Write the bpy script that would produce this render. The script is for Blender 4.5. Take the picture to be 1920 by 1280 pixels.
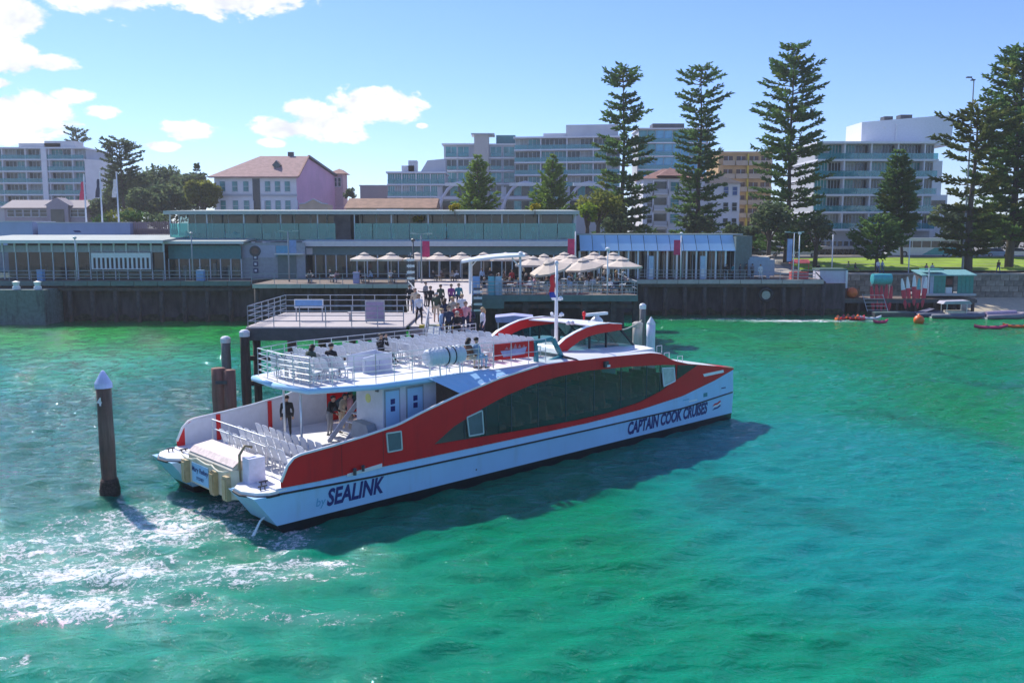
import bpy, bmesh, math, random
from mathutils import Vector, Matrix, noise
import numpy as np
for o in list(bpy.data.objects): bpy.data.objects.remove(o)
sc = bpy.context.scene
COL = sc.collection
R = math.radians
random.seed(7)

# ------------------------------------------------------------------ camera
F, HC, YH = 1700.0, 10.0, 430.0          # focal length in photo pixels, drone height, horizon row
PITCH = math.atan((640 - YH) / F)
cd = bpy.data.cameras.new('camera'); cam = bpy.data.objects.new('camera', cd); COL.objects.link(cam)
cam.location = (0, 0, HC); cam.rotation_euler = (math.pi / 2 - PITCH, 0, 0)
cd.sensor_width = 36; cd.lens = F / 1920 * 36; cd.clip_end = 6000; cd.clip_start = 0.3
sc.camera = cam

# ------------------------------------------------------------------ light
SUN_AZ, SUN_EL = -39.0, 44.0              # degrees left of the view direction, above the horizon
sd = bpy.data.lights.new('sun', 'SUN'); sd.energy = 3.3; sd.angle = R(0.53); sd.color = (1, .95, .86)
sun = bpy.data.objects.new('sun', sd); COL.objects.link(sun)
sv = Vector((math.sin(R(SUN_AZ)) * math.cos(R(SUN_EL)), math.cos(R(SUN_AZ)) * math.cos(R(SUN_EL)), math.sin(R(SUN_EL))))
sun.rotation_euler = sv.to_track_quat('Z', 'Y').to_euler()
sc.view_settings.view_transform = 'Standard'; sc.view_settings.look = 'None'
sc.view_settings.gamma = 1; sc.view_settings.use_curve_mapping = False
sc.view_settings.exposure = 0.82
sc.render.engine = 'CYCLES'
sc.cycles.max_bounces = 6; sc.cycles.diffuse_bounces = 3; sc.cycles.glossy_bounces = 3; sc.cycles.transparent_max_bounces = 12
sc.cycles.caustics_reflective = False; sc.cycles.caustics_refractive = False
SKY_STRENGTH = 0.125

def nd(nt, typ, **kw):
    n = nt.nodes.new(typ)
    for k, v in kw.items():
        if k == 'inp':
            for i, x in v.items(): n.inputs[i].default_value = x
        else: setattr(n, k, v)
    return n
def mth(nt, op, a, b=None, c=None, clamp=False):
    n = nt.nodes.new('ShaderNodeMath'); n.operation = op; n.use_clamp = clamp
    for i, x in enumerate((a, b, c)):
        if x is None: continue
        if isinstance(x, (int, float)): n.inputs[i].default_value = x
        else: nt.links.new(x, n.inputs[i])
    return n.outputs[0]
def vmth(nt, op, a, b):
    n = nt.nodes.new('ShaderNodeVectorMath'); n.operation = op
    for i, x in enumerate((a, b)):
        if isinstance(x, tuple): n.inputs[i].default_value = x
        elif x is not None: nt.links.new(x, n.inputs[i])
    return n.outputs['Value'] if op in ('LENGTH', 'DOT_PRODUCT') else n.outputs[0]
def mixc(nt, f, a, b, blend='MIX'):
    n = nt.nodes.new('ShaderNodeMix'); n.data_type = 'RGBA'; n.blend_type = blend
    for i, x in ((0, f), (6, a), (7, b)):
        if isinstance(x, (int, float)): n.inputs[i].default_value = x
        elif isinstance(x, tuple): n.inputs[i].default_value = x if len(x) == 4 else x + (1,)
        else: nt.links.new(x, n.inputs[i])
    return n.outputs[2]
def ramp(nt, x, a, b, smooth=True):
    n = nt.nodes.new('ShaderNodeMapRange'); n.interpolation_type = 'SMOOTHSTEP' if smooth else 'LINEAR'
    n.inputs[1].default_value = a; n.inputs[2].default_value = b
    nt.links.new(x, n.inputs[0]); return n.outputs[0]
def noi(nt, vec, scale, detail=3, rough=.55, dist=0.):
    n = nt.nodes.new('ShaderNodeTexNoise')
    n.inputs['Scale'].default_value = scale; n.inputs['Detail'].default_value = detail
    n.inputs['Roughness'].default_value = rough; n.inputs['Distortion'].default_value = dist
    if vec is not None: nt.links.new(vec, n.inputs['Vector'])
    return n.outputs[0]

# ------------------------------------------------------------------ sky: physical sky with clouds at their bearings
w = bpy.data.worlds.new('World'); sc.world = w; w.use_nodes = True
nt = w.node_tree; nt.nodes.clear()
out = nd(nt, 'ShaderNodeOutputWorld'); bg = nd(nt, 'ShaderNodeBackground')
bg.inputs[1].default_value = SKY_STRENGTH
nt.links.new(bg.outputs[0], out.inputs[0])
sky = nd(nt, 'ShaderNodeTexSky', sky_type='NISHITA', sun_disc=False, sun_elevation=R(SUN_EL),
         sun_rotation=R(SUN_AZ), altitude=0, air_density=1.0, dust_density=0.1, ozone_density=3.0)
tc = nd(nt, 'ShaderNodeTexCoord'); dirv = tc.outputs['Generated']
sep = nd(nt, 'ShaderNodeSeparateXYZ'); nt.links.new(dirv, sep.inputs[0])
az = mth(nt, 'ARCTAN2', sep.outputs[0], sep.outputs[1])
el = mth(nt, 'ARCSINE', sep.outputs[2])
cmb = nd(nt, 'ShaderNodeCombineXYZ'); nt.links.new(az, cmb.inputs[0]); nt.links.new(el, cmb.inputs[1])
ae = cmb.outputs[0]
def skyang(px, py): return math.atan((px - 960) / F), math.atan((YH - py) / F / math.hypot(1, (px - 960) / F))
blobs = [(700, 207, 84, 38), (625, 235, 70, 36), (560, 248, 84, 17), (585, 212, 34, 20), (655, 262, 50, 12), (515, 272, 28, 8),
         (370, 250, 50, 20), (310, 278, 40, 10), (207, 218, 30, 13), (50, 228, 95, 44), (150, 186, 44, 16), (95, 200, 44, 22),
         (25, 112, 66, 30), (132, 130, 46, 16), (45, 48, 72, 32), (215, 8, 120, 38), (465, 2, 122, 46), (765, -4, 38, 14),
         (795, 242, 12, 5), (10, 165, 30, 10)]
ang = []
for (bx, by, bw, bh) in blobs:
    a0, e0 = skyang(bx, by); ang.append((a0, e0, bw / F, bh / F))
rs = random.Random(3)
for k in range(16):                        # the same kind of fair-weather cloud goes on round the rest of the sky
    a0 = rs.uniform(-math.pi, math.pi); e0 = rs.uniform(.12, .95)
    if -.62 < a0 < .62 and e0 < .36: continue
    ang.append((a0, e0, rs.uniform(.06, .2), rs.uniform(.03, .07)))
mp = vmth(nt, 'MULTIPLY', ae, (1.0, 1.6, 1.0))
nA = noi(nt, mp, 17, 7, .62, .25); nB = noi(nt, vmth(nt, 'ADD', mp, (-.014, .02, 0)), 17, 7, .62, .25)
nL = noi(nt, mp, 55, 5, .6)
mask = None; low = None
for (a0, e0, sw, sh) in ang:
    q = vmth(nt, 'MULTIPLY', vmth(nt, 'SUBTRACT', ae, (a0, e0, 0)), (1 / sw, 1 / sh, 0))
    f = mth(nt, 'SUBTRACT', 1.0, vmth(nt, 'LENGTH', q, None))
    s_ = nd(nt, 'ShaderNodeSeparateXYZ'); nt.links.new(q, s_.inputs[0])
    mask = f if mask is None else mth(nt, 'MAXIMUM', mask, f)
m0 = mth(nt, 'MAXIMUM', mask, -1.0)
dens = mth(nt, 'ADD', mth(nt, 'MULTIPLY', m0, .62), mth(nt, 'MULTIPLY', mth(nt, 'SUBTRACT', nA, .5), 1.55))
dens = mth(nt, 'ADD', dens, mth(nt, 'MULTIPLY', mth(nt, 'SUBTRACT', nL, .5), .35))
cov = ramp(nt, dens, -.03, .19)
shade = mth(nt, 'ADD', mth(nt, 'MULTIPLY', mth(nt, 'SUBTRACT', nA, nB), 3.4), .66, clamp=True)
shade = mth(nt, 'SUBTRACT', shade, mth(nt, 'MULTIPLY', ramp(nt, dens, .35, .8), .25), clamp=True)
ccol = mixc(nt, shade, (3.9, 4.0, 4.7), (5.8, 5.75, 5.75))
skyc = mixc(nt, 1.0, sky.outputs[0], (.49, .575, .85), 'MULTIPLY')
fin = mixc(nt, mth(nt, 'MULTIPLY', cov, .95), skyc, ccol)
nt.links.new(fin, bg.inputs[0])

# ------------------------------------------------------------------ photo pixel -> point of the real place
cp, sp = math.cos(PITCH), math.sin(PITCH)
def ray(px, py):
    a = (px - 960) / F; b = (640 - py) / F
    return Vector((a, cp + b * sp, -sp + b * cp))
CAMP = Vector((0, 0, HC))
def on(px, py, h=0.0):
    d = ray(px, py); return CAMP + d * ((h - HC) / d.z)
def at(px, py, Y):
    d = ray(px, py); return CAMP + d * (Y / d.y)
def X_(px, Y, py=450): return at(px, py, Y).x
def Z_(py, Y): return at(960, py, Y).z

# ------------------------------------------------------------------ object helpers
def tag(o, label=None, cat=None, group=None, kind=None):
    if label: o['label'] = label
    if cat: o['category'] = cat
    if group: o['group'] = group
    if kind: o['kind'] = kind
    return o
def empty(name, loc=(0, 0, 0), rz=0.0, label=None, cat=None, group=None):
    o = bpy.data.objects.new(name, None); COL.objects.link(o); o.empty_display_size = .2
    o.location = loc; o.rotation_euler = (0, 0, rz)
    return tag(o, label, cat, group)
def link(name, me, parent=None, loc=(0, 0, 0), rot=(0, 0, 0), scale=None):
    o = bpy.data.objects.new(name, me); COL.objects.link(o); o.parent = parent
    o.location = loc; o.rotation_euler = rot
    if scale: o.scale = scale
    return o
KIDS = {}
def copy_tree(o, parent=None):
    c = o.copy(); COL.objects.link(c); c.parent = parent
    for ch in o.children: copy_tree(ch, c)
    return c
class MB:
    def __init__(s): s.v = []; s.f = []; s.m = []
    def add(s, vs, fs, m=0):
        b = len(s.v); s.v += [tuple(x) for x in vs]
        for f in fs: s.f.append(tuple(b + i for i in f)); s.m.append(m)
        return s
    def box(s, x0, x1, y0, y1, z0, z1, m=0):
        vs = [(x, y, z) for z in (z0, z1) for y in (y0, y1) for x in (x0, x1)]
        return s.add(vs, [(0, 2, 3, 1), (4, 5, 7, 6), (0, 1, 5, 4), (2, 6, 7, 3), (0, 4, 6, 2), (1, 3, 7, 5)], m)
    def bar(s, p, q, w, h=None, m=0):
        p, q = Vector(p), Vector(q); h = h or w; d = (q - p).normalized()
        a = d.cross(Vector((0, 0, 1)))
        a = a.normalized() if a.length > 1e-4 else Vector((1, 0, 0)); b = a.cross(d)
        vs = [e + a * i * w / 2 + b * j * h / 2 for e in (p, q) for i, j in ((-1, -1), (1, -1), (1, 1), (-1, 1))]
        return s.add(vs, [(3, 2, 1, 0), (4, 5, 6, 7), (0, 1, 5, 4), (1, 2, 6, 5), (2, 3, 7, 6), (3, 0, 4, 7)], m)
    def tube(s, pts, r, n=6, m=0, cap=True):
        pts = [Vector(p) for p in pts]; rs = r if isinstance(r, (list, tuple)) else [r] * len(pts)
        vs = []; k = len(pts)
        ref = None
        for i, p in enumerate(pts):
            d = (pts[min(i + 1, k - 1)] - pts[max(i - 1, 0)]).normalized()
            if ref is None:
                ref = d.cross(Vector((0, 0, 1)))
                if ref.length < 1e-3: ref = Vector((1, 0, 0))
            a = (ref - d * ref.dot(d)).normalized(); b = d.cross(a); ref = a
            for j in range(n):
                t = 2 * math.pi * j / n; vs.append(p + (a * math.cos(t) + b * math.sin(t)) * rs[i])
        fs = [(i * n + j, i * n + (j + 1) % n, (i + 1) * n + (j + 1) % n, (i + 1) * n + j) for i in range(k - 1) for j in range(n)]
        if cap: fs += [tuple(range(n - 1, -1, -1)), tuple((k - 1) * n + j for j in range(n))]
        return s.add(vs, fs, m)
    def prism(s, poly, d, m=0, mside=None):
        d = Vector(d); a = [Vector(p) for p in poly]; n = len(a)
        vs = a + [p + d for p in a]
        s.add(vs, [tuple(range(n - 1, -1, -1)), tuple(range(n, 2 * n))], m)
        return s.add(vs, [(i, (i + 1) % n, n + (i + 1) % n, n + i) for i in range(n)], m if mside is None else mside)
    def lathe(s, prof, n=12, c=(0, 0, 0), m=0, axis='z'):
        vs = []; c = Vector(c)
        for (r, z) in prof:
            for j in range(n):
                t = 2 * math.pi * j / n; x, y = r * math.cos(t), r * math.sin(t)
                vs.append(c + (Vector((x, y, z)) if axis == 'z' else Vector((z, x, y)) if axis == 'x' else Vector((y, z, x))))
        k = len(prof)
        fs = [(i * n + j, i * n + (j + 1) % n, (i + 1) * n + (j + 1) % n, (i + 1) * n + j) for i in range(k - 1) for j in range(n)]
        fs += [tuple(range(n - 1, -1, -1)), tuple((k - 1) * n + j for j in range(n))]
        return s.add(vs, fs, m)
    def strip(s, rows, m=0, close=False):
        n = len(rows[0]); vs = [p for r in rows for p in r]
        fs = []
        for i in range(len(rows) - 1):
            for j in range(n - 1 + (1 if close else 0)):
                fs.append((i * n + j, i * n + (j + 1) % n, (i + 1) * n + (j + 1) % n, (i + 1) * n + j))
        return s.add(vs, fs, m)
    def mesh(s, name, mats, smooth=False, recalc=False):
        me = bpy.data.meshes.new(name); me.from_pydata(s.v, [], s.f)
        for m in (mats if isinstance(mats, (list, tuple)) else [mats]): me.materials.append(m)
        me.polygons.foreach_set('material_index', s.m)
        if smooth: me.polygons.foreach_set('use_smooth', [True] * len(s.f))
        if recalc:
            bm = bmesh.new(); bm.from_mesh(me); bmesh.ops.recalc_face_normals(bm, faces=bm.faces); bm.to_mesh(me); bm.free()
        me.update(); return me
    def build(s, name, mats, parent=None, loc=(0, 0, 0), rot=(0, 0, 0), smooth=False, recalc=False):
        return link(name, s.mesh(name, mats, smooth, recalc), parent, loc, rot)

# ------------------------------------------------------------------ materials
def M(name, col, rough=.55, metal=0., var=.12, scale=3., bump=0., bscale=None, spec=.5, stretch=None, coat=0., dirt=None):
    m = bpy.data.materials.new(name); m.use_nodes = True; nt = m.node_tree
    b = nt.nodes['Principled BSDF']; b.inputs['Roughness'].default_value = rough; b.inputs['Metallic'].default_value = metal
    b.inputs['Specular IOR Level'].default_value = spec; b.inputs['Coat Weight'].default_value = coat
    tc = nd(nt, 'ShaderNodeTexCoord'); v = tc.outputs['Object']
    if stretch: v = vmth(nt, 'MULTIPLY', v, stretch)
    c = col + (1,)
    if var:
        n = noi(nt, v, scale, 4, .6)
        f = ramp(nt, n, .3, .7)
        lo = tuple(max(0, x * (1 - var)) for x in col); hi = tuple(min(1, x * (1 + var)) for x in col)
        cc = mixc(nt, f, lo, hi)
        if dirt:
            n2 = noi(nt, vmth(nt, 'MULTIPLY', tc.outputs['Object'], (1.3, 1.3, .25)), dirt[1], 5, .65)
            cc = mixc(nt, mth(nt, 'MULTIPLY', ramp(nt, n2, .5, .75), dirt[2]), cc, dirt[0])
        nt.links.new(cc, b.inputs['Base Color'])
    else: b.inputs['Base Color'].default_value = c
    if bump:
        bn = nd(nt, 'ShaderNodeBump'); bn.inputs['Strength'].default_value = bump; bn.inputs['Distance'].default_value = .05
        nt.links.new(noi(nt, v, bscale or scale * 4, 4), bn.inputs['Height']); nt.links.new(bn.outputs[0], b.inputs['Normal'])
    return m
def GLASS(name, tint, trans=.5, rough=.02, refl=.9, body=None):
    """thin pane: part clear with a tint, part mirror by angle, part dark body"""
    m = bpy.data.materials.new(name); m.use_nodes = True; nt = m.node_tree
    for n in list(nt.nodes):
        if n.type != 'OUTPUT_MATERIAL': nt.nodes.remove(n)
    o = [n for n in nt.nodes if n.type == 'OUTPUT_MATERIAL'][0]
    tr = nd(nt, 'ShaderNodeBsdfTransparent'); tr.inputs[0].default_value = tint + (1,)
    df = nd(nt, 'ShaderNodeBsdfPrincipled'); df.inputs['Base Color'].default_value = (body or tuple(x * .6 for x in tint)) + (1,); df.inputs['Roughness'].default_value = .1
    gl = nd(nt, 'ShaderNodeBsdfGlossy'); gl.inputs['Roughness'].default_value = rough; gl.inputs[0].default_value = (refl, refl, refl, 1)
    fr = nd(nt, 'ShaderNodeLayerWeight'); frv = mth(nt, 'MULTIPLY_ADD', mth(nt, 'POWER', fr.outputs['Facing'], 4.0), .75, .05)
    m1 = nd(nt, 'ShaderNodeMixShader'); m1.inputs[0].default_value = trans
    nt.links.new(df.outputs[0], m1.inputs[1]); nt.links.new(tr.outputs[0], m1.inputs[2])
    m2 = nd(nt, 'ShaderNodeMixShader'); nt.links.new(frv, m2.inputs[0])
    nt.links.new(m1.outputs[0], m2.inputs[1]); nt.links.new(gl.outputs[0], m2.inputs[2])
    nt.links.new(m2.outputs[0], o.inputs[0]); return m
def FOLIAGE(name, a, b, c=None):
    m = bpy.data.materials.new(name); m.use_nodes = True; nt = m.node_tree
    p = nt.nodes['Principled BSDF']; p.inputs['Roughness'].default_value = .7; p.inputs['Specular IOR Level'].default_value = .2
    g = nd(nt, 'ShaderNodeNewGeometry'); tc = nd(nt, 'ShaderNodeTexCoord')
    n = noi(nt, tc.outputs['Object'], .35, 2)
    f = mth(nt, 'ADD', mth(nt, 'MULTIPLY', g.outputs['Random Per Island'], .55), mth(nt, 'MULTIPLY', ramp(nt, n, .3, .7), .45))
    cc = mixc(nt, f, a, b)
    if c: cc = mixc(nt, ramp(nt, noi(nt, tc.outputs['Object'], .22, 2), .58, .72), cc, c)
    nt.links.new(cc, p.inputs['Base Color'])
    o = nt.nodes['Material Output']; tl = nd(nt, 'ShaderNodeBsdfTranslucent'); nt.links.new(cc, tl.inputs[0])
    mx = nd(nt, 'ShaderNodeMixShader'); mx.inputs[0].default_value = .6
    nt.links.new(p.outputs[0], mx.inputs[1]); nt.links.new(tl.outputs[0], mx.inputs[2]); nt.links.new(mx.outputs[0], o.inputs[0])
    return m

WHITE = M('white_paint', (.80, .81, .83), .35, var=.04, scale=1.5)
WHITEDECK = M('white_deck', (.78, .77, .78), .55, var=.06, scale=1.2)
HULLSHADE = M('hull_white_shade_blue', (.36, .60, .84), .3, var=.04, scale=.5, spec=.3, dirt=((.30, .38, .42), 1.6, .22))  # white paint; the blue of skylit shade is put into its colour
RED = M('red_paint', (.66, .014, .020), .4, var=.07, scale=.6, spec=.3, dirt=((.30, .012, .02), 1.1, .35))
NAVY = M('navy_lettering', (.012, .02, .16), .4, var=.05)
PALEBLUE = M('pale_blue_lettering', (.12, .38, .62), .4, var=.05)
BLACKP = M('black_boot', (.008, .012, .016), .35, var=.3)
RUBBER = M('black_rubber', (.015, .016, .02), .6, var=.2)
STEEL = M('steel_rail', (.62, .64, .67), .3, .4, var=.05)
GREYP = M('grey_paint', (.30, .33, .36), .5, var=.08)
DGREY = M('dark_grey', (.06, .065, .075), .5, var=.15)
CREAM = M('cream_grp', (.62, .56, .44), .5, var=.10, scale=1.4, dirt=((.32, .24, .12), 1.6, .35))
TAN = M('tan_fender', (.46, .36, .20), .6, var=.15, dirt=((.22, .13, .05), 1.5, .5))
BEIGE = M('beige_seat', (.60, .38, .26), .7, var=.1)
TEAL = M('teal_paint', (.02, .20, .26), .4, var=.08)
PLASTIC = M('white_plastic', (.62, .64, .69), .4, var=.05)
DECKGREY = M('deck_grey', (.40, .41, .43), .7, var=.1, scale=1.5)
GDARK = GLASS('tinted_glass', (.46, .39, .35), .72, body=(.01, .01, .012))
GTEAL = GLASS('teal_glass', (.22, .52, .58), .55, body=(.006, .05, .07))
GCLEAR = GLASS('clear_glass', (.86, .93, .93), .9)
YELLOW = M('yellow_paint', (.65, .50, .05), .5, var=.12)
# ------------------------------------------------------------------ water
def water():
    m = bpy.data.materials.new('sea_water'); m.use_nodes = True; nt = m.node_tree
    b = nt.nodes['Principled BSDF']; b.inputs['IOR'].default_value = 1.34
    b.inputs['Specular IOR Level'].default_value = .38
    b.inputs['Subsurface Weight'].default_value = 1.0; b.inputs['Subsurface Radius'].default_value = (.4, 1.0, .9); b.inputs['Subsurface Scale'].default_value = .75
    g = nd(nt, 'ShaderNodeNewGeometry'); P = g.outputs['Position']
    s = nd(nt, 'ShaderNodeSeparateXYZ'); nt.links.new(P, s.inputs[0]); x, y = s.outputs[0], s.outputs[1]
    big = noi(nt, P, .045, 3, .5, .4); mid = noi(nt, vmth(nt, 'MULTIPLY', P, (1, .6, 1)), .16, 3, .55, .6)
    green, teal, cyan, deep = (.0, .19, .085), (.0, .225, .135), (.0, .21, .19), (.0, .065, .040)
    # sandy shallows (cyan) off the bow, weed bed (green) to the right and along the wharf
    cy = ramp(nt, mth(nt, 'ADD', vmth(nt, 'LENGTH', vmth(nt, 'MULTIPLY', vmth(nt, 'SUBTRACT', P, (14.5, 33, 0)), (1 / 11.5, 1 / 17., 0)), None), mth(nt, 'MULTIPLY', mth(nt, 'SUBTRACT', big, .5), 1.1)), 1.15, .45)
    c = mixc(nt, ramp(nt, big, .38, .64), teal, green)
    c = mixc(nt, cy, c, cyan)
    far = ramp(nt, y, 62, 84)
    c = mixc(nt, mth(nt, 'MULTIPLY', far, mth(nt, 'ADD', mth(nt, 'MULTIPLY', ramp(nt, x, 14, -8), .45), .5)), c, mixc(nt, ramp(nt, mid, .35, .65), (.015, .16, .045), (.02, .30, .045)))
    weed = ramp(nt, mth(nt, 'ADD', vmth(nt, 'LENGTH', vmth(nt, 'MULTIPLY', vmth(nt, 'SUBTRACT', P, (27, 46, 0)), (1 / 6., 1 / 24., 0)), None), mth(nt, 'MULTIPLY', mth(nt, 'SUBTRACT', mid, .5), 1.2)), 1.1, .5)
    c = mixc(nt, mth(nt, 'MULTIPLY', weed, .85), c, (.002, .19, .06))
    c = mixc(nt, mth(nt, 'MULTIPLY', ramp(nt, mid, .56, .72), .55), c, deep)
    deepL = ramp(nt, mth(nt, 'ADD', vmth(nt, 'LENGTH', vmth(nt, 'MULTIPLY', vmth(nt, 'SUBTRACT', P, (-21, 46, 0)), (1 / 15., 1 / 20., 0)), None), mth(nt, 'MULTIPLY', mth(nt, 'SUBTRACT', big, .5), 1.0)), 1.15, .5)
    c = mixc(nt, mth(nt, 'MULTIPLY', deepL, .8), c, (.004, .085, .06))
    # wash from the screws: foam lanes trailing from the stern
    foamN = noi(nt, vmth(nt, 'MULTIPLY', P, (1, 1.5, 1)), .9, 7, .68, 1.6)
    foamF = noi(nt, P, 7.5, 5, .75, .8)
    lanes = [((-11.8, 29.8), (3.6, 2.6), 1.0), ((-8.3, 25.6), (3.5, 1.0), .8), ((-12.4, 25.6), (4.5, 2.0), .95), ((-14.0, 27.5), (4.2, 2.3), .8),
             ((-12.0, 23.2), (4.0, 1.0), 1.05), ((-9.3, 23.0), (3.0, .7), .5), ((-10.2, 32.0), (1.2, 2.2), .75), ((-7.2, 28.2), (.8, 2.2), .72), ((-6.3, 26.3), (1.7, .55), .95), ((-15.5, 24.0), (3.5, 1.8), .8), ((-5.0, 22.4), (1.8, .4), .3),
             ((-13.0, 20.0), (2.5, .5), .35), ((31.5, 99.5), (8.5, 1.6), 1.0), ((24, 101.5), (9, 1.2), .5)]
    fm = None
    warp = noi(nt, P, .35, 2)
    for (c0, sz, k) in lanes:
        q = vmth(nt, 'MULTIPLY', vmth(nt, 'SUBTRACT', P, (c0[0], c0[1], 0)), (1 / sz[0], 1 / sz[1], 0))
        f = mth(nt, 'MULTIPLY', mth(nt, 'SUBTRACT', 1.25, vmth(nt, 'LENGTH', q, None)), k, clamp=False)
        fm = f if fm is None else mth(nt, 'MAXIMUM', fm, f)
    fd = mth(nt, 'ADD', mth(nt, 'MULTIPLY', mth(nt, 'MAXIMUM', fm, -1.), .55), mth(nt, 'MULTIPLY', mth(nt, 'SUBTRACT', foamN, .55), 2.2))
    fd = mth(nt, 'ADD', fd, mth(nt, 'MULTIPLY', mth(nt, 'SUBTRACT', foamF, .5), 2.0))
    web = mth(nt, 'SUBTRACT', 1.0, mth(nt, 'ABSOLUTE', mth(nt, 'MULTIPLY', mth(nt, 'SUBTRACT', noi(nt, P, 1.9, 4, .6, 1.2), .5), 5.0)))
    fd = mth(nt, 'ADD', fd, mth(nt, 'MULTIPLY', mth(nt, 'SUBTRACT', web, .45), .55))
    foam = mth(nt, 'MULTIPLY', ramp(nt, fd, .27, .78), ramp(nt, fm, -.15, .2))
    aer = mth(nt, 'MULTIPLY', ramp(nt, fm, -.15, .8), .5)             # air in the water pales it round the foam
    c = mixc(nt, aer, c, (.16, .36, .33))
    c = mixc(nt, foam, c, (.80, .80, .82))
    nt.links.new(c, b.inputs['Base Color'])
    rg = mixc(nt, foam, (.03, .03, .03), (.6, .6, .6)); nt.links.new(rg, b.inputs['Roughness'])
    # ripples
    v1 = vmth(nt, 'MULTIPLY', P, (.55, 1.35, 1)); 
    h1 = noi(nt, v1, .5, 2, .5, .5); h2 = noi(nt, v1, 1.7, 4, .55, .7); h3 = noi(nt, P, 6., 3, .6, .4)
    h = mth(nt, 'ADD', mth(nt, 'MULTIPLY', h1, .10), mth(nt, 'ADD', mth(nt, 'MULTIPLY', h2, .22), mth(nt, 'MULTIPLY', h3, .07)))
    calm = ramp(nt, noi(nt, P, .06, 2, .5, .3), .3, .65)
    h = mth(nt, 'MULTIPLY', h, mth(nt, 'ADD', mth(nt, 'MULTIPLY', calm, .7), .45))
    h = mth(nt, 'ADD', h, mth(nt, 'MULTIPLY', foam, .05))
    bn = nd(nt, 'ShaderNodeBump'); bn.inputs['Strength'].default_value = 1.; bn.inputs['Distance'].default_value = 1.0
    nt.links.new(h, bn.inputs['Height']); nt.links.new(bn.outputs[0], b.inputs['Normal'])
    # one sheet: wavelets as real relief in the harbour basin, dying out to a flat sheet far off
    rs = np.random.RandomState(4)
    ys = [-40., 0., 9.]; y_ = 13.0
    while y_ < 112: ys.append(y_); y_ += .085 + y_ * .0042
    ys += [118., 140., 170.]
    ys = np.array(ys); uu = np.linspace(-1, 1, 420)
    wd = np.clip(.64 * ys + 5, 8, 80)
    X = np.concatenate([np.full((len(ys), 1), -260.), np.stack([-wd - 25], 1), wd[:, None] * uu[None, :], np.stack([wd + 25], 1), np.full((len(ys), 1), 260.)], 1)
    Y = np.repeat(ys[:, None], X.shape[1], 1)
    Zw = np.zeros_like(X)
    for k in range(64):
        lam = .45 * (2.9 / .45) ** rs.rand(); th = math.pi / 2 + rs.normal(0, .42) + (.25 if k % 2 else -.12)
        kk = 2 * math.pi / lam; am = .062 / kk * (.55 + .9 * rs.rand()) * (1.0 if lam > .8 else .8)
        ph = kk * (X * math.cos(th) + Y * math.sin(th)) + rs.rand() * 6.283
        gust = .55 + .45 * np.sin(X * rs.uniform(.03, .12) + Y * rs.uniform(.03, .12) + rs.rand() * 6.283)
        Zw += am * gust * (np.exp(np.sin(ph) * .8) - 1.17)
    hw = np.clip((112 - Y) / 12, 0, 1) * np.clip((Y - 10) / 3, 0, 1) * np.clip((wd[:, None] - np.abs(X)) / 2.5, 0, 1)
    cal = 1 - .12 * np.exp(-(((X - 15) / 12) ** 2 + ((Y - 30) / 14) ** 2)) - .5 * np.clip((Y - 62) / 30, 0, 1) + .25 * np.exp(-(((X + 14) / 14) ** 2 + ((Y - 42) / 18) ** 2))
    Zw *= hw * cal
    n = X.shape[1]; V = np.stack([X, Y, Zw], 2).reshape(-1, 3)
    i = np.arange(len(ys) - 1)[:, None] * n + np.arange(n - 1)[None, :]
    Q = np.stack([i, i + 1, i + n + 1, i + n], 2).reshape(-1, 4)
    me = bpy.data.meshes.new('water'); me.from_pydata(V.tolist(), [], Q.tolist()); me.materials.append(m)
    me.polygons.foreach_set('use_smooth', [True] * len(Q)); me.update()
    tag(link('water', me), kind='structure')
water()
# land: one sheet that runs to the horizon, a little above the wharf
GROUND = M('ground', (.20, .19, .17), .9, var=.2, scale=.3)
mb = MB()
def gz(x, y):
    if y < 117: return -1.6
    base = 4.2 + max(0, min(1, (y - 117) / 33.)) * 1.2
    return base + max(0, min(1, (y - 165) / 120.)) * 1.5
xs = [-500, -300, -200, -90, -50, -20, 0, 20, 40, 60, 80, 120, 250, 350, 500]
ys = [116.9, 117.1, 120, 126, 135, 148, 165, 190, 230, 285, 400, 600, 900]
mb.strip([[(x, y, gz(x, y)) for x in xs] for y in ys])
tag(mb.build('ground', GROUND), kind='structure')
# ------------------------------------------------------------------ ferry
A0 = on(521, 1003); B0 = on(1370, 785)
U_ = (B0 - A0).normalized(); V_ = Vector((-U_.y, U_.x, 0))
FERRY_RZ = math.atan2(U_.y, U_.x)
def S(px, py, t=0.0):                     # photo pixel -> (s, h) on the lengthwise plane t of the ferry
    d = ray(px, py); O = CAMP - A0 - V_ * t
    k = -(O.dot(V_)) / d.dot(V_); Q = O + d * k
    return Q.dot(U_), Q.z
def D(px, py, h):                         # photo pixel -> (s, t) on the level h of the ferry
    P = on(px, py, h) - A0; return P.dot(U_), P.dot(V_)
def FW(s, t, h): return A0 + U_ * s + V_ * t + Vector((0, 0, h))
BEAM = 8.1; DK = 4.33; LD = 1.55; TC = BEAM / 2
ferry = empty('ferry', A0, FERRY_RZ, 'red and white catamaran passenger ferry with open upper deck', 'ferry')
def interp(tbl, x):
    if x <= tbl[0][0]: return tbl[0][1]
    for (a, fa), (b, fb) in zip(tbl, tbl[1:]):
        if x <= b: return fa + (fb - fa) * (x - a) / (b - a)
    return tbl[-1][1]
top_t = [S(*p) for p in ((528, 905), (534, 885), (545, 865), (556, 856), (572, 851), (620, 838), (680, 820), (748, 797), (790, 775), (860, 742), (935, 711), (975, 698), (1010, 687), (1060, 679), (1135, 670), (1220, 662), (1240, 663), (1262, 676), (1290, 682), (1340, 686), (1376, 690))]
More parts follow.
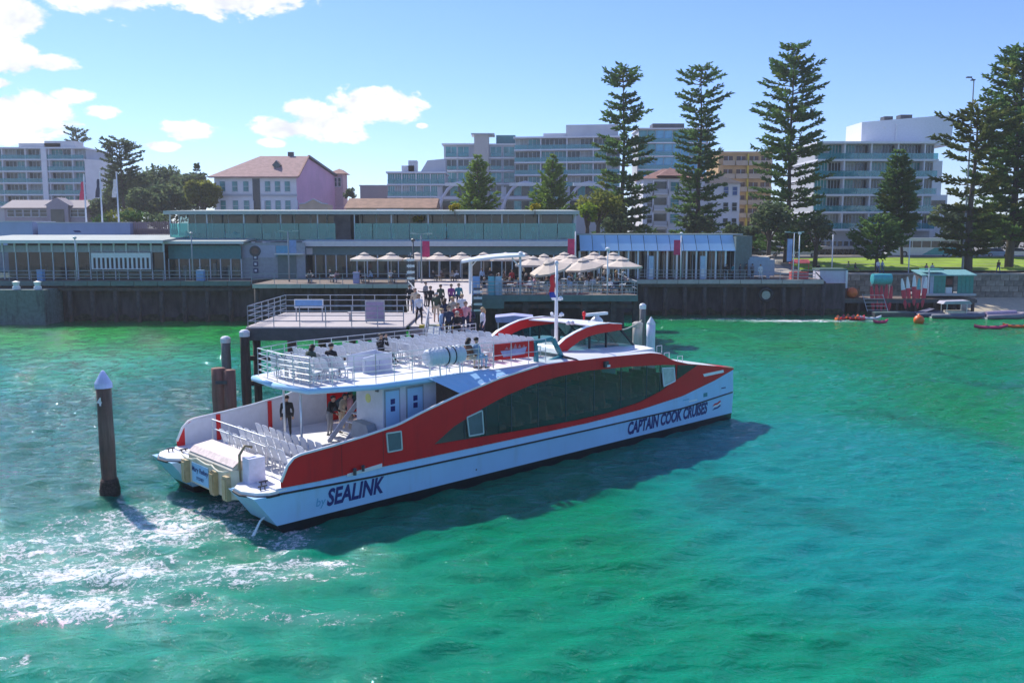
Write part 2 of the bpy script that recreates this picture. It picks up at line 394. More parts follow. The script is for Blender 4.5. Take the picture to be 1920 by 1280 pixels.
bot_t = [S(*p) for p in ((527, 915), (600, 901), (720, 874), (900, 836), (1100, 793), (1200, 768), (1280, 742), (1340, 713), (1376, 692))]
wt_t = [S(*p) for p in ((815, 832), (850, 800), (905, 765), (950, 741), (1000, 720), (1050, 705), (1100, 695), (1180, 687), (1240, 684), (1268, 684))]
wb_t = [S(*p) for p in ((815, 833), (870, 824), (950, 811), (1010, 801), (1080, 788), (1140, 774), (1200, 754), (1240, 733), (1268, 712))]
rail_t = [S(*p) for p in ((523, 926), (700, 893), (900, 850), (1100, 806), (1280, 765), (1378, 733))]
SB = B0 and (B0 - A0).length
def mirror(ob, name=None):                # the port-side twin of a starboard part
    c = ob.copy(); c.data = ob.data.copy(); COL.objects.link(c); c.parent = ferry
    for v in c.data.vertices: v.co.y = BEAM - v.co.y
    c.data.flip_normals(); return c
def ends(tb): return tb[0][0], tb[-1][0]
# hulls: flat outer side, curved inner side, raked transom with an overhanging step
HW = 1.75
def hull():
    mb = MB(); rows = []
    zs = [(-.5, 0), (-.02, 0), (.32, 1), (1.0, 1), (1.36, 1)]
    ss = [0, 1, 3, 6, 10, 14, 18, 21, 23.2, 24.6, 25.6, 26.3, SB]
    for s in ss:
        q = max(0, (s - 15) / (SB - 15)); wdt = HW * (1 - q ** 2.2) + .03
        rk = interp(rail_t, s)
        row = []
        for (z, _) in zs:
            zz = z if z < 1 else (rk * .6 if z == 1.0 else rk)
            fl = .0 if z >= .3 else -.0
            xx = s
            if s == 0: xx = -.75 * max(0, (zz - .3)) / 1.0 if zz > .3 else .25
            if s == SB: xx = SB + (.05 + .10 * max(0, zz))
            row.append((xx, fl + (.06 if zz < .3 else 0), zz))
        for (z, _) in reversed(zs):
            zz = z if z < 1 else (rk * .6 if z == 1.0 else rk)
            xx = s
            if s == 0: xx = -.75 * max(0, (zz - .3)) / 1.0 if zz > .3 else .25
            if s == SB: xx = SB + (.05 + .10 * max(0, zz))
            row.append((xx, wdt * (.72 if zz < 0.3 else 1), zz))
        rows.append(row)
    n = len(rows[0])
    for i in range(len(rows) - 1):
        for j in range(n):
            k = (j + 1) % n
            lowz = max(rows[i][j][2], rows[i][k][2], rows[i + 1][j][2])
            mb.add([rows[i][j], rows[i + 1][j], rows[i + 1][k], rows[i][k]], [(0, 1, 2, 3)], 1 if lowz < .40 else 0)
    r = rows[0]
    mb.add(r, [(0, 1, 8, 9)], 1); mb.add(r, [(1, 2, 7, 8)], 1); mb.add(r, [(2, 3, 4, 5, 6, 7)], 0)
    return mb.build('hull', [HULLSHADE, BLACKP], ferry)
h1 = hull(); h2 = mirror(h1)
# rubbing strake along the sheer
mb = MB(); pts = [(s, -.03, interp(rail_t, s)) for s in np.linspace(0.05, SB + .05, 30)]
mb.tube(pts, .035, 6); o = mb.build('rubbing_strake', RUBBER, ferry, smooth=True); mirror(o)
# white gunwale band between strake and red side
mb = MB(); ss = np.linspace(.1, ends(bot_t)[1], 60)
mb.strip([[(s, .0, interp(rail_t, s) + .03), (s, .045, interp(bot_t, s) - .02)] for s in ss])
o = mb.build('gunwale', HULLSHADE, ferry, recalc=True); mirror(o)
# stern steps
def step_plate():
    mb = MB(); z = 1.36
    poly = [(.4, .02, z), (-.25, .0, z), (-.6, .25, z), (-.85, .8, z), (-.8, 1.35, z), (-.45, 1.78, z), (.4, 1.8, z)]
    mb.prism(poly, (0, 0, .13)); return mb.build('stern_step', WHITEDECK, ferry, recalc=True)
o = step_plate(); mirror(o)
mb = MB(); z = 1.36
mb.tube([(.1, -.02, z), (-.28, -.03, z), (-.63, .22, z), (-.89, .8, z), (-.83, 1.38, z), (-.45, 1.82, z)], .04, 6)
o = mb.build('step_fender', RUBBER, ferry, smooth=True); mirror(o)
for (cx, cy) in ((-.25, .45), (.05, .95)):
    mb = MB(); mb.tube([(cx - .16, cy, 1.62), (cx + .16, cy, 1.62)], .03, 6); mb.tube([(cx - .08, cy, 1.48), (cx - .08, cy, 1.62)], .025, 6); mb.tube([(cx + .08, cy, 1.48), (cx + .08, cy, 1.62)], .025, 6)
    o = mb.build('cleat', DGREY, ferry); mirror(o)
# exhaust outlet and transom flap
mb = MB(); mb.lathe([(.13, -.02), (.15, 0), (.15, .05), (.10, .05), (.09, -.02)], 14, (-.22, .55, .75), axis='x'); o = mb.build('exhaust_outlet', DGREY, ferry); mirror(o)
mb = MB(); mb.bar((-.62, .75, 1.3), (.1, .95, .35), .06, .05); mb.bar((-.55, 1.3, 1.3), (.1, 1.2, .35), .06, .05); o = mb.build('transom_strut', DGREY, ferry); mirror(o)
# red side with the long window opening
mb = MB(); s0, s1 = ends(top_t)[0], ends(top_t)[1]
w0, w1 = ends(wt_t)
ss = sorted(set([round(x, 3) for x in np.linspace(s0, s1, 120)] + [w0, w1, w0 + .001, w1 - .001]))
TH = .06
for a, b in zip(ss, ss[1:]):
    ba, bb = max(interp(bot_t, a), 0), interp(bot_t, b); ta, tb = interp(top_t, a), interp(top_t, b)
    def quad(sa, sb, za, zb, ya, yb):
        if za - ya < .004 and zb - yb < .004: return
        mb.add([(sa, 0, ya), (sb, 0, yb), (sb, 0, zb), (sa, 0, za), (sa, TH, ya), (sb, TH, yb), (sb, TH, zb), (sa, TH, za)],
               [(0, 1, 2, 3), (7, 6, 5, 4)], 0)
    if w0 <= a and b <= w1:
        quad(a, b, interp(wb_t, a), interp(wb_t, b), ba, bb); quad(a, b, ta, tb, interp(wt_t, a), interp(wt_t, b))
    else: quad(a, b, ta, tb, ba, bb)
redside = mb.build('side_panel', RED, ferry); mirror(redside)
# panel joints: thin recess lines as proud seams
for s in (S(640, 830)[0], S(718, 800)[0]):
    mb = MB(); mb.box(s - .012, s + .012, -.006, .0, interp(bot_t, s) + .02, interp(top_t, s) - .02); o = mb.build('panel_joint', M('seam', (.30, .01, .015), .5), ferry); mirror(o)
# pale capping along the top edge
mb = MB(); mb.tube([(s, .03, interp(top_t, s) + .02) for s in np.linspace(s0, S(1010, 687)[0], 50)], .05, 6)
o = mb.build('capping_rail', WHITE, ferry, smooth=True); mirror(o)
# long window in panes
cuts = [w0, S(872, 790)[0], S(912, 765)[0]] + [S(x, 740)[0] for x in (960, 1010, 1062, 1115, 1165, 1213, 1238)] + [w1]
for a, b in zip(cuts, cuts[1:]):
    mb = MB(); q = np.linspace(a + .015, b - .015, 8)
    mb.strip([[(s, .03, interp(wb_t, s)), (s, .03, max(interp(wt_t, s), interp(wb_t, s) + .003))] for s in q])
    o = mb.build('window_pane', GDARK, ferry); mirror(o)
    if b < w1:
        mb = MB(); mb.box(b - .02, b + .02, .02, .06, interp(wb_t, b), interp(wt_t, b)); o = mb.build('mullion', DGREY, ferry); mirror(o)
mb = MB(); pr = [S(*p) for p in ((1270, 684), (1308, 684), (1268, 712))]
mb.prism([(s, -.012, h) for s, h in pr], (0, .01, 0)); o = mb.build('bow_window', M('bow_glass', (.02, .022, .025), .1, var=.1), ferry, recalc=True); mirror(o)
# framed opening lights
def framed(p4, name='opening_window', fill=GDARK, fr=STEEL, y=-.02):
    q = [S(*p) for p in p4]; c = (sum(a for a, _ in q) / 4, sum(b for _, b in q) / 4)
    mb = MB()
    for i in range(4):
        a, b = q[i], q[(i + 1) % 4]; mb.bar((a[0], y, a[1]), (b[0], y, b[1]), .05, .05)
    o = mb.build(name, fr, ferry); 
    mb = MB(); mb.prism([(a, y + .004, b) for a, b in q], (0, .012, 0)); p = mb.build('pane', fill, o, recalc=True)
    return o
VENT = M('vent_panel', (.10, .15, .17), .4, var=.1)
framed(((724, 812), (751, 808), (753, 842), (727, 847)), 'side_vent', VENT)
framed(((875, 782), (903, 769), (906, 812), (879, 817)), 'opening_window', VENT)
framed(((1241, 690), (1263, 689), (1265, 714), (1244, 724)), 'opening_window', M('pale_frame_glass', (.45, .5, .48), .2, var=.15), WHITE)  # pale opaque pane in a white frame
# name plate strip and marks on the bow
mb = MB(); q = [S(*p) for p in ((1318, 701), (1356, 693), (1357, 698), (1320, 706))]; mb.prism([(a, -.014, b) for a, b in q], (0, .01, 0)); mb.build('bow_strip', WHITE, ferry, recalc=True)
# boarding recess in the red side near the stern
mb = MB(); q = [S(*p) for p in ((651, 888), (716, 868), (716, 876), (651, 893))]; mb.prism([(a, -.02, b) for a, b in q], (0, .02, 0)); mb.build('boarding_sill', WHITEDECK, ferry, recalc=True)
s_, h_ = S(662, 884); mb = MB(); mb.lathe([(.06, 0), (.06, .18), (.09, .2), (.03, .26)], 8, (s_, .03 - .14, h_ - .1)); mb.lathe([(.05, 0), (.05, .15), (.08, .17), (.03, .22)], 8, (s_ + .35, .03 - .14, h_ - .02)); mb.build('bollard', DGREY, ferry)
s_, h_ = S(893, 880); mb = MB(); mb.lathe([(.035, -.012), (.035, .0)], 8, (s_, 0, h_), axis='y'); mb.build('discharge_port', DGREY, ferry)

# ---- decks and cabin
mb = MB(); mb.box(.0, 25.4, .05, BEAM - .05, 1.40, LD); mb.build('main_deck', WHITEDECK, ferry)
mb = MB(); mb.prism([(1, 1.6, .75), (20, 1.6, .85), (24, 2.0, 1.39), (24, BEAM - 2.0, 1.39), (20, BEAM - 1.6, .85), (1, BEAM - 1.6, .75)], (0, 0, .001)); mb.box(.6, 22, 1.5, BEAM - 1.5, .85, 1.38); mb.build('bridge_deck', HULLSHADE, ferry, recalc=True)
# upper deck slab with tapering stern
UD = [(2.1, 6.15), (2.5, 2.05), (4.8, 1.12), (9.5, .98), (12.2, .45), (12.9, .3), (20.4, .3), (20.8, 1.2), (20.8, BEAM - 1.2), (20.4, BEAM - .3), (12.9, BEAM - .3), (12.2, BEAM - .45), (9.5, BEAM - .98), (4.8, BEAM - 1.12), (2.5, BEAM - 2.05 + .0)]
UD[0] = (2.25, 4.05); 
mb = MB(); mb.prism([(s, t, DK - .2) for s, t in UD], (0, 0, .2)); mb.build('upper_deck', WHITEDECK, ferry, recalc=True)
mb = MB(); mb.tube([(s, t, DK - .1) for s, t in [UD[0], UD[1], UD[2], UD[3], (10.2, .9)]], [.115] * 5, 8); o = mb.build('deck_fascia', HULLSHADE, ferry, smooth=True); mirror(o)
# sloping shoulder panel between red side and upper deck
mb = MB(); a0 = S(866, 740)[0]; sh = []
for s in np.linspace(a0, 12.6, 14):
    k = (s - a0) / (12.6 - a0)
    s2 = s - .0; ttop = .95 - .6 * k ** 1.5
    sh.append([(s, .03, interp(top_t, s) + .02), (s - (1 - k) * .9, ttop, DK - .02)])
mb.strip(sh); o = mb.build('shoulder_panel', HULLSHADE, ferry, recalc=True); mirror(o)
# forward house roof (in front of and beside the wheelhouse)
mb = MB(); rows = []
for s in np.linspace(12.2, 25.8, 28):
    z = interp(top_t, s); e = max(0, (s - 20.3) / 5.5)
    rows.append([(s, .0, z + .01), (s, .18, z + .07 * (1 - e)), (s, 1.2, z + .16 - .10 * e), (s, TC, z + .22 - .14 * e), (s, BEAM - 1.2, z + .16 - .10 * e), (s, BEAM - .18, z + .07 * (1 - e)), (s, BEAM, z + .01)])
rows = [r for r in rows if r[0][0] > 14.6]
mb.strip(rows); mb.build('house_roof', WHITE, ferry, smooth=True, recalc=True)
mb = MB(); mb.strip([[(25.7, 0, interp(top_t, 25.7)), (25.7, BEAM, interp(top_t, 25.7))], [(27.0, .05, 2.75), (27.0, BEAM - .05, 2.75)]]); mb.build('foredeck', RED, ferry)
# foredeck hand rails
for px_ in ((1236, 655), (1250, 668), (1275, 674)):
    s, h = S(px_[0], px_[1] + 6); mb = MB()
    mb.tube([(s, .15, h), (s, .15, h + .3), (s + .4, .15, h + .3), (s + .4, .15, h - .05)], .018, 5); mb.build('hand_rail', STEEL, ferry)
# fore cabin front and aft bulkhead
CABW = M('cabin_lining', (.34, .31, .29), .7, var=.1)
mb = MB(); mb.box(10.0, 10.08, .1, BEAM - .1, LD, DK - .2); mb.build('aft_bulkhead', DGREY, ferry)
mb = MB(); mb.box(9.9, 24.5, .15, BEAM - .15, LD, LD + .02); mb.build('cabin_carpet', M('carpet', (.04, .04, .08), .9), ferry)
# rows of cabin seats seen through the glass
mb = MB(); mb.box(-.25, .25, -.45, .45, .0, .14); mb.prism([(-.25, -.45, .1), (-.13, -.45, .1), (-.28, -.45, .85), (-.38, -.45, .85)], (0, .9, 0)); seatm = mb.mesh('cabin_seat', BEIGE)
for i in range(14):
    for t in (.75, 2.2, 5.9, 7.35): link('cabin_seat', seatm, ferry, (9.2 + i * .95 + 1.2, t, LD + .35 + (.22 if i > 7 else 0)))
# toilet block under the upper deck, two doors with signs
LILAC = M('block_panel', (.66, .66, .72), .5, var=.05)
WX0, WX1, WT = S(718, 740, 1.4)[0], S(818, 716, 1.4)[0], 1.42
mb = MB(); mb.box(WX0, WX1, WT, WT + 1.75, LD, DK - .2); mb.build('toilet_block', LILAC, ferry)
for k, (xa, xb, ya) in enumerate(((722, 747, 727), (763, 791, 722))):
    sa, sb = S(xa, ya, WT)[0], S(xb, ya, WT)[0]
    mb = MB(); mb.box(sa - .06, sb + .06, WT - .02, WT, LD + .02, DK - .32, 0); mb.box(sa, sb, WT - .045, WT - .018, LD + .03, DK - .4, 1)
    d = mb.build('door', [GREYP, HULLSHADE], ferry)
    mb = MB(); c = (sa + sb) / 2
    for z, ww in ((DK - .9, .10), (DK - 1.18, .10)): mb.box(c - ww, c + ww, WT - .056, WT - .043, z, z + .2)
    for z in (DK - .93,): mb.box(c - .09, c - .03, WT - .06, WT - .05, z + .02, z + .05)
    mb.build('door_sign', NAVY, d)
    mb = MB(); mb.box(sb - .1, sb - .05, WT - .09, WT - .045, LD + .95, LD + 1.1); mb.build('handle', STEEL, d)
mb = MB(); mb.lathe([(.18, 0), (.18, .01)], 14, (WX0 - .012, WT + .95, DK - .75), axis='x'); o = mb.build('round_notice', M('notice_yellow', (.70, .68, .25), .5, var=.1), ferry)
mb = MB(); mb.box(WX0 - .05, WX0, WT + .25, WT + .42, DK - .42, DK - .32); mb.build('exit_lamp', DGREY, ferry)
mb = MB(); mb.prism([(WX0 - .03, WT + .2, LD + .5), (WX0 - .03, WT + 1.6, LD + .5), (WX0 - .03, WT + 1.4, LD + 1.15), (WX0 - .03, WT + .5, LD + 1.1)], (-.4, 0, 0)); mb.build('locker', GREYP, ferry, recalc=True)
# stair up to the open deck
mb = MB()
for i in range(9): mb.box(6.3 + i * .0 + .30 * i - 1.2, 6.62 + .30 * i - 1.2, 3.6, 4.6, LD + .30 * i + .1, LD + .30 * i + .15)
for t in (3.58, 4.62): mb.bar((4.9, t, LD), (7.6, t, DK - .1), .06, .2)
mb.build('stair', LILAC, ferry)
# deck posts under the overhang
for (px_, t) in ((590, 3.0), (610, 5.2)):
    s = 2.75 if px_ != 610 else 3.3
    mb = MB(); mb.tube([(s, t, LD), (s, t, DK - .15)], .045, 8); mb.build('deck_post', STEEL, ferry, smooth=True)
# stern box (transom locker) with fender pads, rope and name board
mb = MB(); BE = 5.75
P4 = [(-.15, 1.75), (-.55, 2.1), (-.55, BE - .4), (-.15, BE), (.45, BE), (.45, 1.75)]
mb.prism([(s, t, .85) for s, t in P4], (0, 0, 1.03))
mb.prism([(-.55, 2.0, 1.88), (-.3, 2.0, 2.11), (.4, 2.0, 2.2), (.4, 2.0, 1.88)], (0, BE - 2.3, 0))
mb.build('stern_locker', CREAM, ferry, recalc=True)
mb = MB(); mb.strip([[(-.5, 2.0, 1.98), (-.5, BE - .3, 1.98)], [(-.28, 2.0, 2.15), (-.28, BE - .3, 2.15)], [(.42, 2.0, 2.24), (.42, BE - .3, 2.24)]]); mb.build('locker_lid', M('lid_pink', (.70, .56, .52), .6, var=.18, scale=6), ferry)
for t in (2.25, 3.2, 5.45):
    mb = MB(); mb.box(-.72, -.555, t - .16, t + .16, .82, 1.66); mb.box(-.76, -.72, t - .12, t + .12, .9, 1.58); mb.build('fender_pad', TAN, ferry)
mb = MB(); pts = []
for i in range(13):
    k = i / 12; t = 2.0 + (BE - 2.1) * k; pts.append((-.68 - .06 * math.sin(k * 9), t, 1.88 - .10 * abs(math.sin(k * math.pi * 3))))
mb.tube(pts, .035, 6); mb.build('stern_rope', M('pale_rope', (.70, .66, .52), .8, var=.1), ferry, smooth=True)
mb = MB(); mb.box(-.585, -.56, 3.75, 5.05, .93, 1.64); nb = mb.build('name_board', M('board_blue', (.30, .55, .80), .4, var=.05), ferry)
def text(body, size, mat, parent, mapf, shear=0., bold=0., extr=.0, name='lettering', align='CENTER'):
    cu = bpy.data.curves.new('t', 'FONT'); cu.body = body; cu.size = size; cu.shear = shear; cu.offset = bold; cu.align_x = align; cu.align_y = 'CENTER'; cu.resolution_u = 3
    to = bpy.data.objects.new('t', cu); COL.objects.link(to)
    bpy.context.view_layer.update()
    me = bpy.data.meshes.new_from_object(to.evaluated_get(bpy.context.evaluated_depsgraph_get()))
    bpy.data.objects.remove(to)
    for v in me.vertices: v.co = Vector(mapf(v.co.x, v.co.y))
    me.materials.clear(); me.materials.append(mat)
    return link(name, me, parent)
text('Mary Reibey', .26, NAVY, nb, lambda x, y: (-.592, 4.4 - x, 1.41 + y), .15, .006)
text('SYDNEY', .16, NAVY, nb, lambda x, y: (-.592, 4.4 - x, 1.1 + y), 0, .003)
mb = MB(); mb.box(-.25, .35, 1.35, 1.8, 1.45, 2.35); mb.build('engine_vent', M('vent_lilac', (.62, .62, .74), .5), ferry)
mb = MB(); mb.tube([(-.28, 1.9, 1.5), (-.30, 1.9, 2.4), (-.1, 1.88, 2.7), (.15, 1.85, 2.62)], .05, 7); mb.build('vent_pipe', M('pipe_bronze', (.25, .2, .12), .5, .3), ferry, smooth=True)
# inner bulwark faces and stern rails
mb = MB(); mb.strip([[(s, BEAM - .075, LD), (s, BEAM - .075, interp(top_t, s) - .01)] for s in np.linspace(.5, 7, 20)]); mb.build('bulwark_lining', LILAC, ferry)
mb = MB(); mb.strip([[(s, .075, LD), (s, .075, interp(top_t, s) - .01)] for s in np.linspace(.5, 9, 20)]); mb.build('bulwark_lining', LILAC, ferry)
for s in (1.9, 4.2):
    mb = MB(); mb.box(s - .08, s + .08, BEAM - .14, BEAM - .075, LD, interp(top_t, s)); mb.build('bulwark_stanchion', RED, ferry)
def rail(pts, hts=(.35, .7, 1.05), post=1.3, r=.02, name='railing', mat=STEEL, par=None, base=None):
    mb = MB(); pts = [Vector(p) for p in pts]
    for hh in hts: mb.tube([p + Vector((0, 0, hh)) for p in pts], r, 5)
    for a, b in zip(pts, pts[1:]):
        n = max(1, round((b - a).length / post))
        for i in range(n + 1):
            p = a + (b - a) * i / n; mb.tube([p, p + Vector((0, 0, hts[-1]))], r, 5)
    return mb.build(name, mat, par)
rail([(0.75, 2.0, 1.9), (.75, BEAM - 2.0, 1.9)], (.6, .95), 1.2, par=ferry)
# upper deck rails
e = .12
rail([(10.6, 1.0, DK), (4.9, 1.25, DK), (2.65, 2.15, DK), (2.4, TC, DK), (2.65, BEAM - 2.15, DK), (4.9, BEAM - 1.25, DK), (10, BEAM - 1.1, DK), (15, BEAM - 1.0, DK)], (.24, .46, .68, .88, 1.08), .8, .017, par=ferry)
rail([(2.95, 2.35, DK), (2.75, TC, DK), (2.95, BEAM - 2.35, DK)], (.25, .5, .75, 1.0), .7, .016, par=ferry)
rail([(10.6, 1.05, DK), (13.4, .75, DK)], (.5, 1.0), .9, .018, par=ferry)
rail([(5.4, 5.0, DK), (8.0, 5.0, DK), (8.0, 3.3, DK)], (.35, .7, 1.0), .9, .016, par=ferry)
# stair head cover
mb = MB(); mb.prism([(5.9, 3.5, DK), (7.3, 3.5, DK), (7.3, 3.5, DK + .74), (6.6, 3.5, DK + .70), (5.9, 3.5, DK + .62)], (0, .07, 0)); mb.prism([(5.9, 4.6, DK), (7.3, 4.6, DK), (7.3, 4.6, DK + .74), (5.9, 4.6, DK + .62)], (0, .07, 0)); mb.box(7.24, 7.3, 3.57, 4.6, DK, DK + .7); mb.build('stair_hatch', M('hatch_pale', (.58, .62, .72), .4, var=.06), ferry, recalc=True)
for xa, xb in ((5.98, 6.55), (6.65, 7.2)): mb = MB(); mb.box(xa, xb, 3.47, 3.5, DK + .1, DK + .5); mb.build('hatch_panel', M('hatch_lilac', (.42, .46, .62), .3, var=.1), ferry)
# open deck seats
mb = MB()
mb.prism([(-.2, -.21, .40), (.22, -.21, .44), (.22, -.21, .475), (-.2, -.21, .435)], (0, .42, 0))
mb.prism([(-.20, -.21, .44), (-.165, -.21, .44), (-.30, -.21, .86), (-.335, -.21, .86)], (0, .42, 0))
mb.prism([(-.30, -.17, .86), (-.335, -.17, .86), (-.34, -.10, .90), (-.305, -.10, .90)], (0, .30, 0))
for y in (-.17, .17):
    mb.bar((-.15, y, 0), (-.17, y, .44), .03, .03); mb.bar((.18, y, 0), (.16, y, .44), .03, .03)
dsm = mb.mesh('deck_seat', PLASTIC)
cnt = 0
for i in range(8):                       # forward block
    s = 8.9 + i * .78
    for j in range(10):
        t = 2.35 + j * .47 + (.45 if j > 4 else 0)
        if s < 10.4 and t < 3.1: continue
        if t > BEAM - 1.35: continue
        link('deck_seat', dsm, ferry, (s, t, DK)); cnt += 1
for i in range(5):                       # port rows beside the stair head
    for j in range(3): link('deck_seat', dsm, ferry, (4.9 + i * .8, 5.5 + j * .47, DK))
for i in range(3):                       # stern rows
    for j in range(6): link('deck_seat', dsm, ferry, (3.2 + i * .7, 2.75 + j * .5, DK))
# lower deck seats at the stern
for i in range(3):
    for j in range(9): link('deck_seat', dsm, ferry, (1.35 + i * .75, 1.5 + j * .55, LD))
for i in range(2):
    for j in range(2): link('deck_seat', dsm, ferry, (4.3 + i * .75, .7 + j * .5, LD))
# red sign board on the rail
q = [S(*p, 1.1) for p in ((923, 646), (1000, 638), (1001, 668), (925, 676))]
mb = MB(); mb.prism([(a, 1.1 - .02, b) for a, b in q], (0, .03, 0)); sb = mb.build('sign_board', RED, ferry, recalc=True)
sx, sz = sum(a for a, _ in q) / 4, sum(b for _, b in q) / 4
mb = MB(); mb.prism([(sx - .62, 1.065, sz - .22), (sx + .62, 1.065, sz - .2), (sx + .75, 1.065, sz + .1), (sx + .3, 1.065, sz + .05), (sx, 1.065, sz + .08), (sx - .3, 1.065, sz + .04), (sx - .78, 1.065, sz + .05)], (0, .012, 0)); mb.build('emblem_ribbon', M('ribbon_lilac', (.45, .40, .62), .5), sb, recalc=True)
mb = MB()
for k in range(5): mb.prism([(sx - .55 + k * .25, 1.066, sz + .08), (sx - .32 + k * .25, 1.066, sz + .08), (sx - .42 + k * .25, 1.066, sz + .3 - .05 * abs(k - 2))], (0, .01, 0))
mb.build('emblem_crown', M('crown_pink', (.60, .22, .26), .5), sb, recalc=True)
# teal windscreen frame ahead of the sign
q = [S(*p, 1.1) for p in ((1003, 641), (1036, 634), (1053, 668), (1006, 688))]
mb = MB()
for i in range(4): a, b = q[i], q[(i + 1) % 4]; mb.bar((a[0], 1.1, a[1]), (b[0], 1.1, b[1]), .16, .16)
wf = mb.build('windbreak', TEAL, ferry); mb = MB(); mb.prism([(a, 1.1, b) for a, b in q], (0, .012, 0)); mb.build('pane', GCLEAR, wf, recalc=True)
mb = MB(); mb.box(q[0][0] - .4, q[2][0], 1.0, 1.2, DK - .05, q[3][1] + .05); mb.build('windbreak_sill', TEAL, ferry)

# ---- wheelhouse
TN, TF = 1.75, BEAM - 1.75
arch = [S(*p, TN) for p in ((1043, 652), (1060, 636), (1080, 624), (1100, 614.5), (1120, 609.5), (1145, 606.5), (1166, 608))]
arch_i = [S(*p, TN) for p in ((1056, 665), (1070, 652), (1087, 639), (1104, 630.5), (1122, 625.5), (1146, 621.5), (1166, 618))]
def arch_part(t0, d):
    mb = MB(); rows = []
    for (a, b), (c, e_) in zip(arch, arch_i):
        rows.append([(a, t0, b), (a, t0 + d, b), (c, t0 + d, e_), (c, t0, e_)])
    mb.strip(rows, 0, True); mb.add(rows[0], [(0, 1, 2, 3)]); mb.add(rows[-1], [(3, 2, 1, 0)])
    return mb.build('roof_arch', RED, ferry, recalc=True)
arch_part(TN, .16); arch_part(TF - .16, .16)
for t in (TN - .02, TF - .16): mb = MB(); mb.strip([[(a, t, b + .015), (a, t + .18, b + .015)] for a, b in arch]); mb.strip([[(a, t, b + .05), (a, t + .18, b + .05)] for a, b in arch]); mb.strip([[(a, t, b + .015), (a, t, b + .05)] for a, b in arch]); mb.build('arch_capping', WHITE, ferry, recalc=True)
mb = MB(); rows = []
for (a, b) in [(x, interp(arch, x)) for x in np.linspace(arch[3][0] + .6, arch[-1][0] + .1, 7)]: rows.append([(a, TN + .12, b - .02), (a, TN + .9, b + .0), (a, TC, b + .03), (a, TF - .9, b + .0), (a, TF - .12, b - .02)])
k = len(rows); mb.strip(rows); rows2 = [[(x, y, z - .05) for x, y, z in r] for r in rows]; mb.strip(rows2)
for j in (0, 4): mb.strip([[r[j], r2[j]] for r, r2 in zip(rows, rows2)])
mb.strip([list(rows[0]), list(rows2[0])]); mb.strip([list(rows[-1]), list(rows2[-1])])
mb.build('wheelhouse_roof', WHITE, ferry, recalc=True)
fb = S(1196, 657, TN); zb = S(1110, 661, TN)[1] + .02
base_s = arch_i[0][0]
# windscreen and side glass, pillars between
WS_T, WS_B = (arch_i[-1][0] - .02, arch_i[-1][1]), (fb[0], fb[1] + .05)
sidepts = [(1108, 628), (1140, 622)]
for t, fl in ((TN + .06, 1), (TF - .06, -1)):
    segs = [S(1107, 630, TN)[0], S(1138, 630, TN)[0]]
    def topz(s): return interp(arch_i, s)
    a, b = segs; zlow = zb + .0
    for (x0, x1) in ((base_s + .4, a - .05), (a + .02, b - .04)):
        mb = MB(); mb.strip([[(s, t, zlow), (s, t, topz(s))] for s in np.linspace(x0, x1, 6)]); mb.build('side_window', GTEAL, ferry)
    mb = MB(); mb.add([(b, t, zlow), (WS_B[0], t, WS_B[1]), (WS_T[0], t, WS_T[1]), (b, t, topz(b))], [(0, 1, 2, 3)]); mb.build('side_window', GTEAL, ferry)
    for x in (a, b): mb = MB(); mb.bar((x, t, zlow), (x, t, topz(x)), .09, .07); mb.build('window_pillar', RUBBER, ferry)
    mb = MB(); mb.bar((WS_B[0], t, WS_B[1]), (WS_T[0], t, WS_T[1]), .08, .08); mb.build('window_pillar', RUBBER, ferry)
    mb = MB(); mb.bar((base_s, t, zlow - .02), (WS_B[0], t, WS_B[1] - .02), .08, .05); mb.build('window_sill', RUBBER, ferry)
    mb = MB(); mb.add([(base_s, t - .02 * fl, zlow - .6), (WS_B[0] + .1, t - .02 * fl, zlow - .7), (WS_B[0] + .05, t - .02 * fl, WS_B[1] - .04), (base_s, t - .02 * fl, zlow - .04)], [(0, 1, 2, 3)]); mb.build('wheelhouse_side', HULLSHADE, ferry)
for k in range(4):
    t0 = TN + .06 + (TF - TN - .12) * k / 4; t1 = TN + .06 + (TF - TN - .12) * (k + 1) / 4
    mb = MB(); mb.add([(WS_B[0], t0 + .03, WS_B[1]), (WS_B[0], t1 - .03, WS_B[1]), (WS_T[0], t1 - .03, WS_T[1]), (WS_T[0], t0 + .03, WS_T[1])], [(0, 1, 2, 3)]); mb.build('windscreen_pane', GTEAL, ferry)
    if k: mb = MB(); mb.bar((WS_B[0], t0, WS_B[1]), (WS_T[0], t0, WS_T[1]), .06, .06); mb.build('window_pillar', RUBBER, ferry)
mb = MB(); mb.strip([[(WS_B[0], TN, WS_B[1] - .02), (WS_B[0], TF, WS_B[1] - .02)], [(WS_B[0] + 1.2, TN - .2, WS_B[1] - .45), (WS_B[0] + 1.2, TF + .2, WS_B[1] - .45)]]); mb.build('windscreen_cowl', HULLSHADE, ferry)
mb = MB(); mb.box(base_s + .3, WS_B[0] - .8, TN + .3, TF - .3, DK - .2, DK - .15, 0); mb.box(WS_B[0] - 1.6, WS_B[0] - .9, TN + .5, TF - .5, DK - .1, zb + .12, 1); mb.build('helm_console', [CABW, DGREY], ferry)
for t in (3.2, 4.9): mb = MB(); mb.box(WS_B[0] - 2.6, WS_B[0] - 2.1, t - .25, t + .25, DK - .1, zb + .15); mb.box(WS_B[0] - 2.7, WS_B[0] - 2.55, t - .25, t + .25, zb + .1, zb + .75); mb.build('helm_chair', DGREY, ferry)
mb = MB(); mb.add([(base_s + .05, TN + .1, DK - .1), (base_s + .05, TF - .1, DK - .1), (base_s + .5, TF - .1, arch_i[1][1]), (base_s + .5, TN + .1, arch_i[1][1])], [(0, 1, 2, 3)]); mb.build('wheelhouse_back', WHITE, ferry)
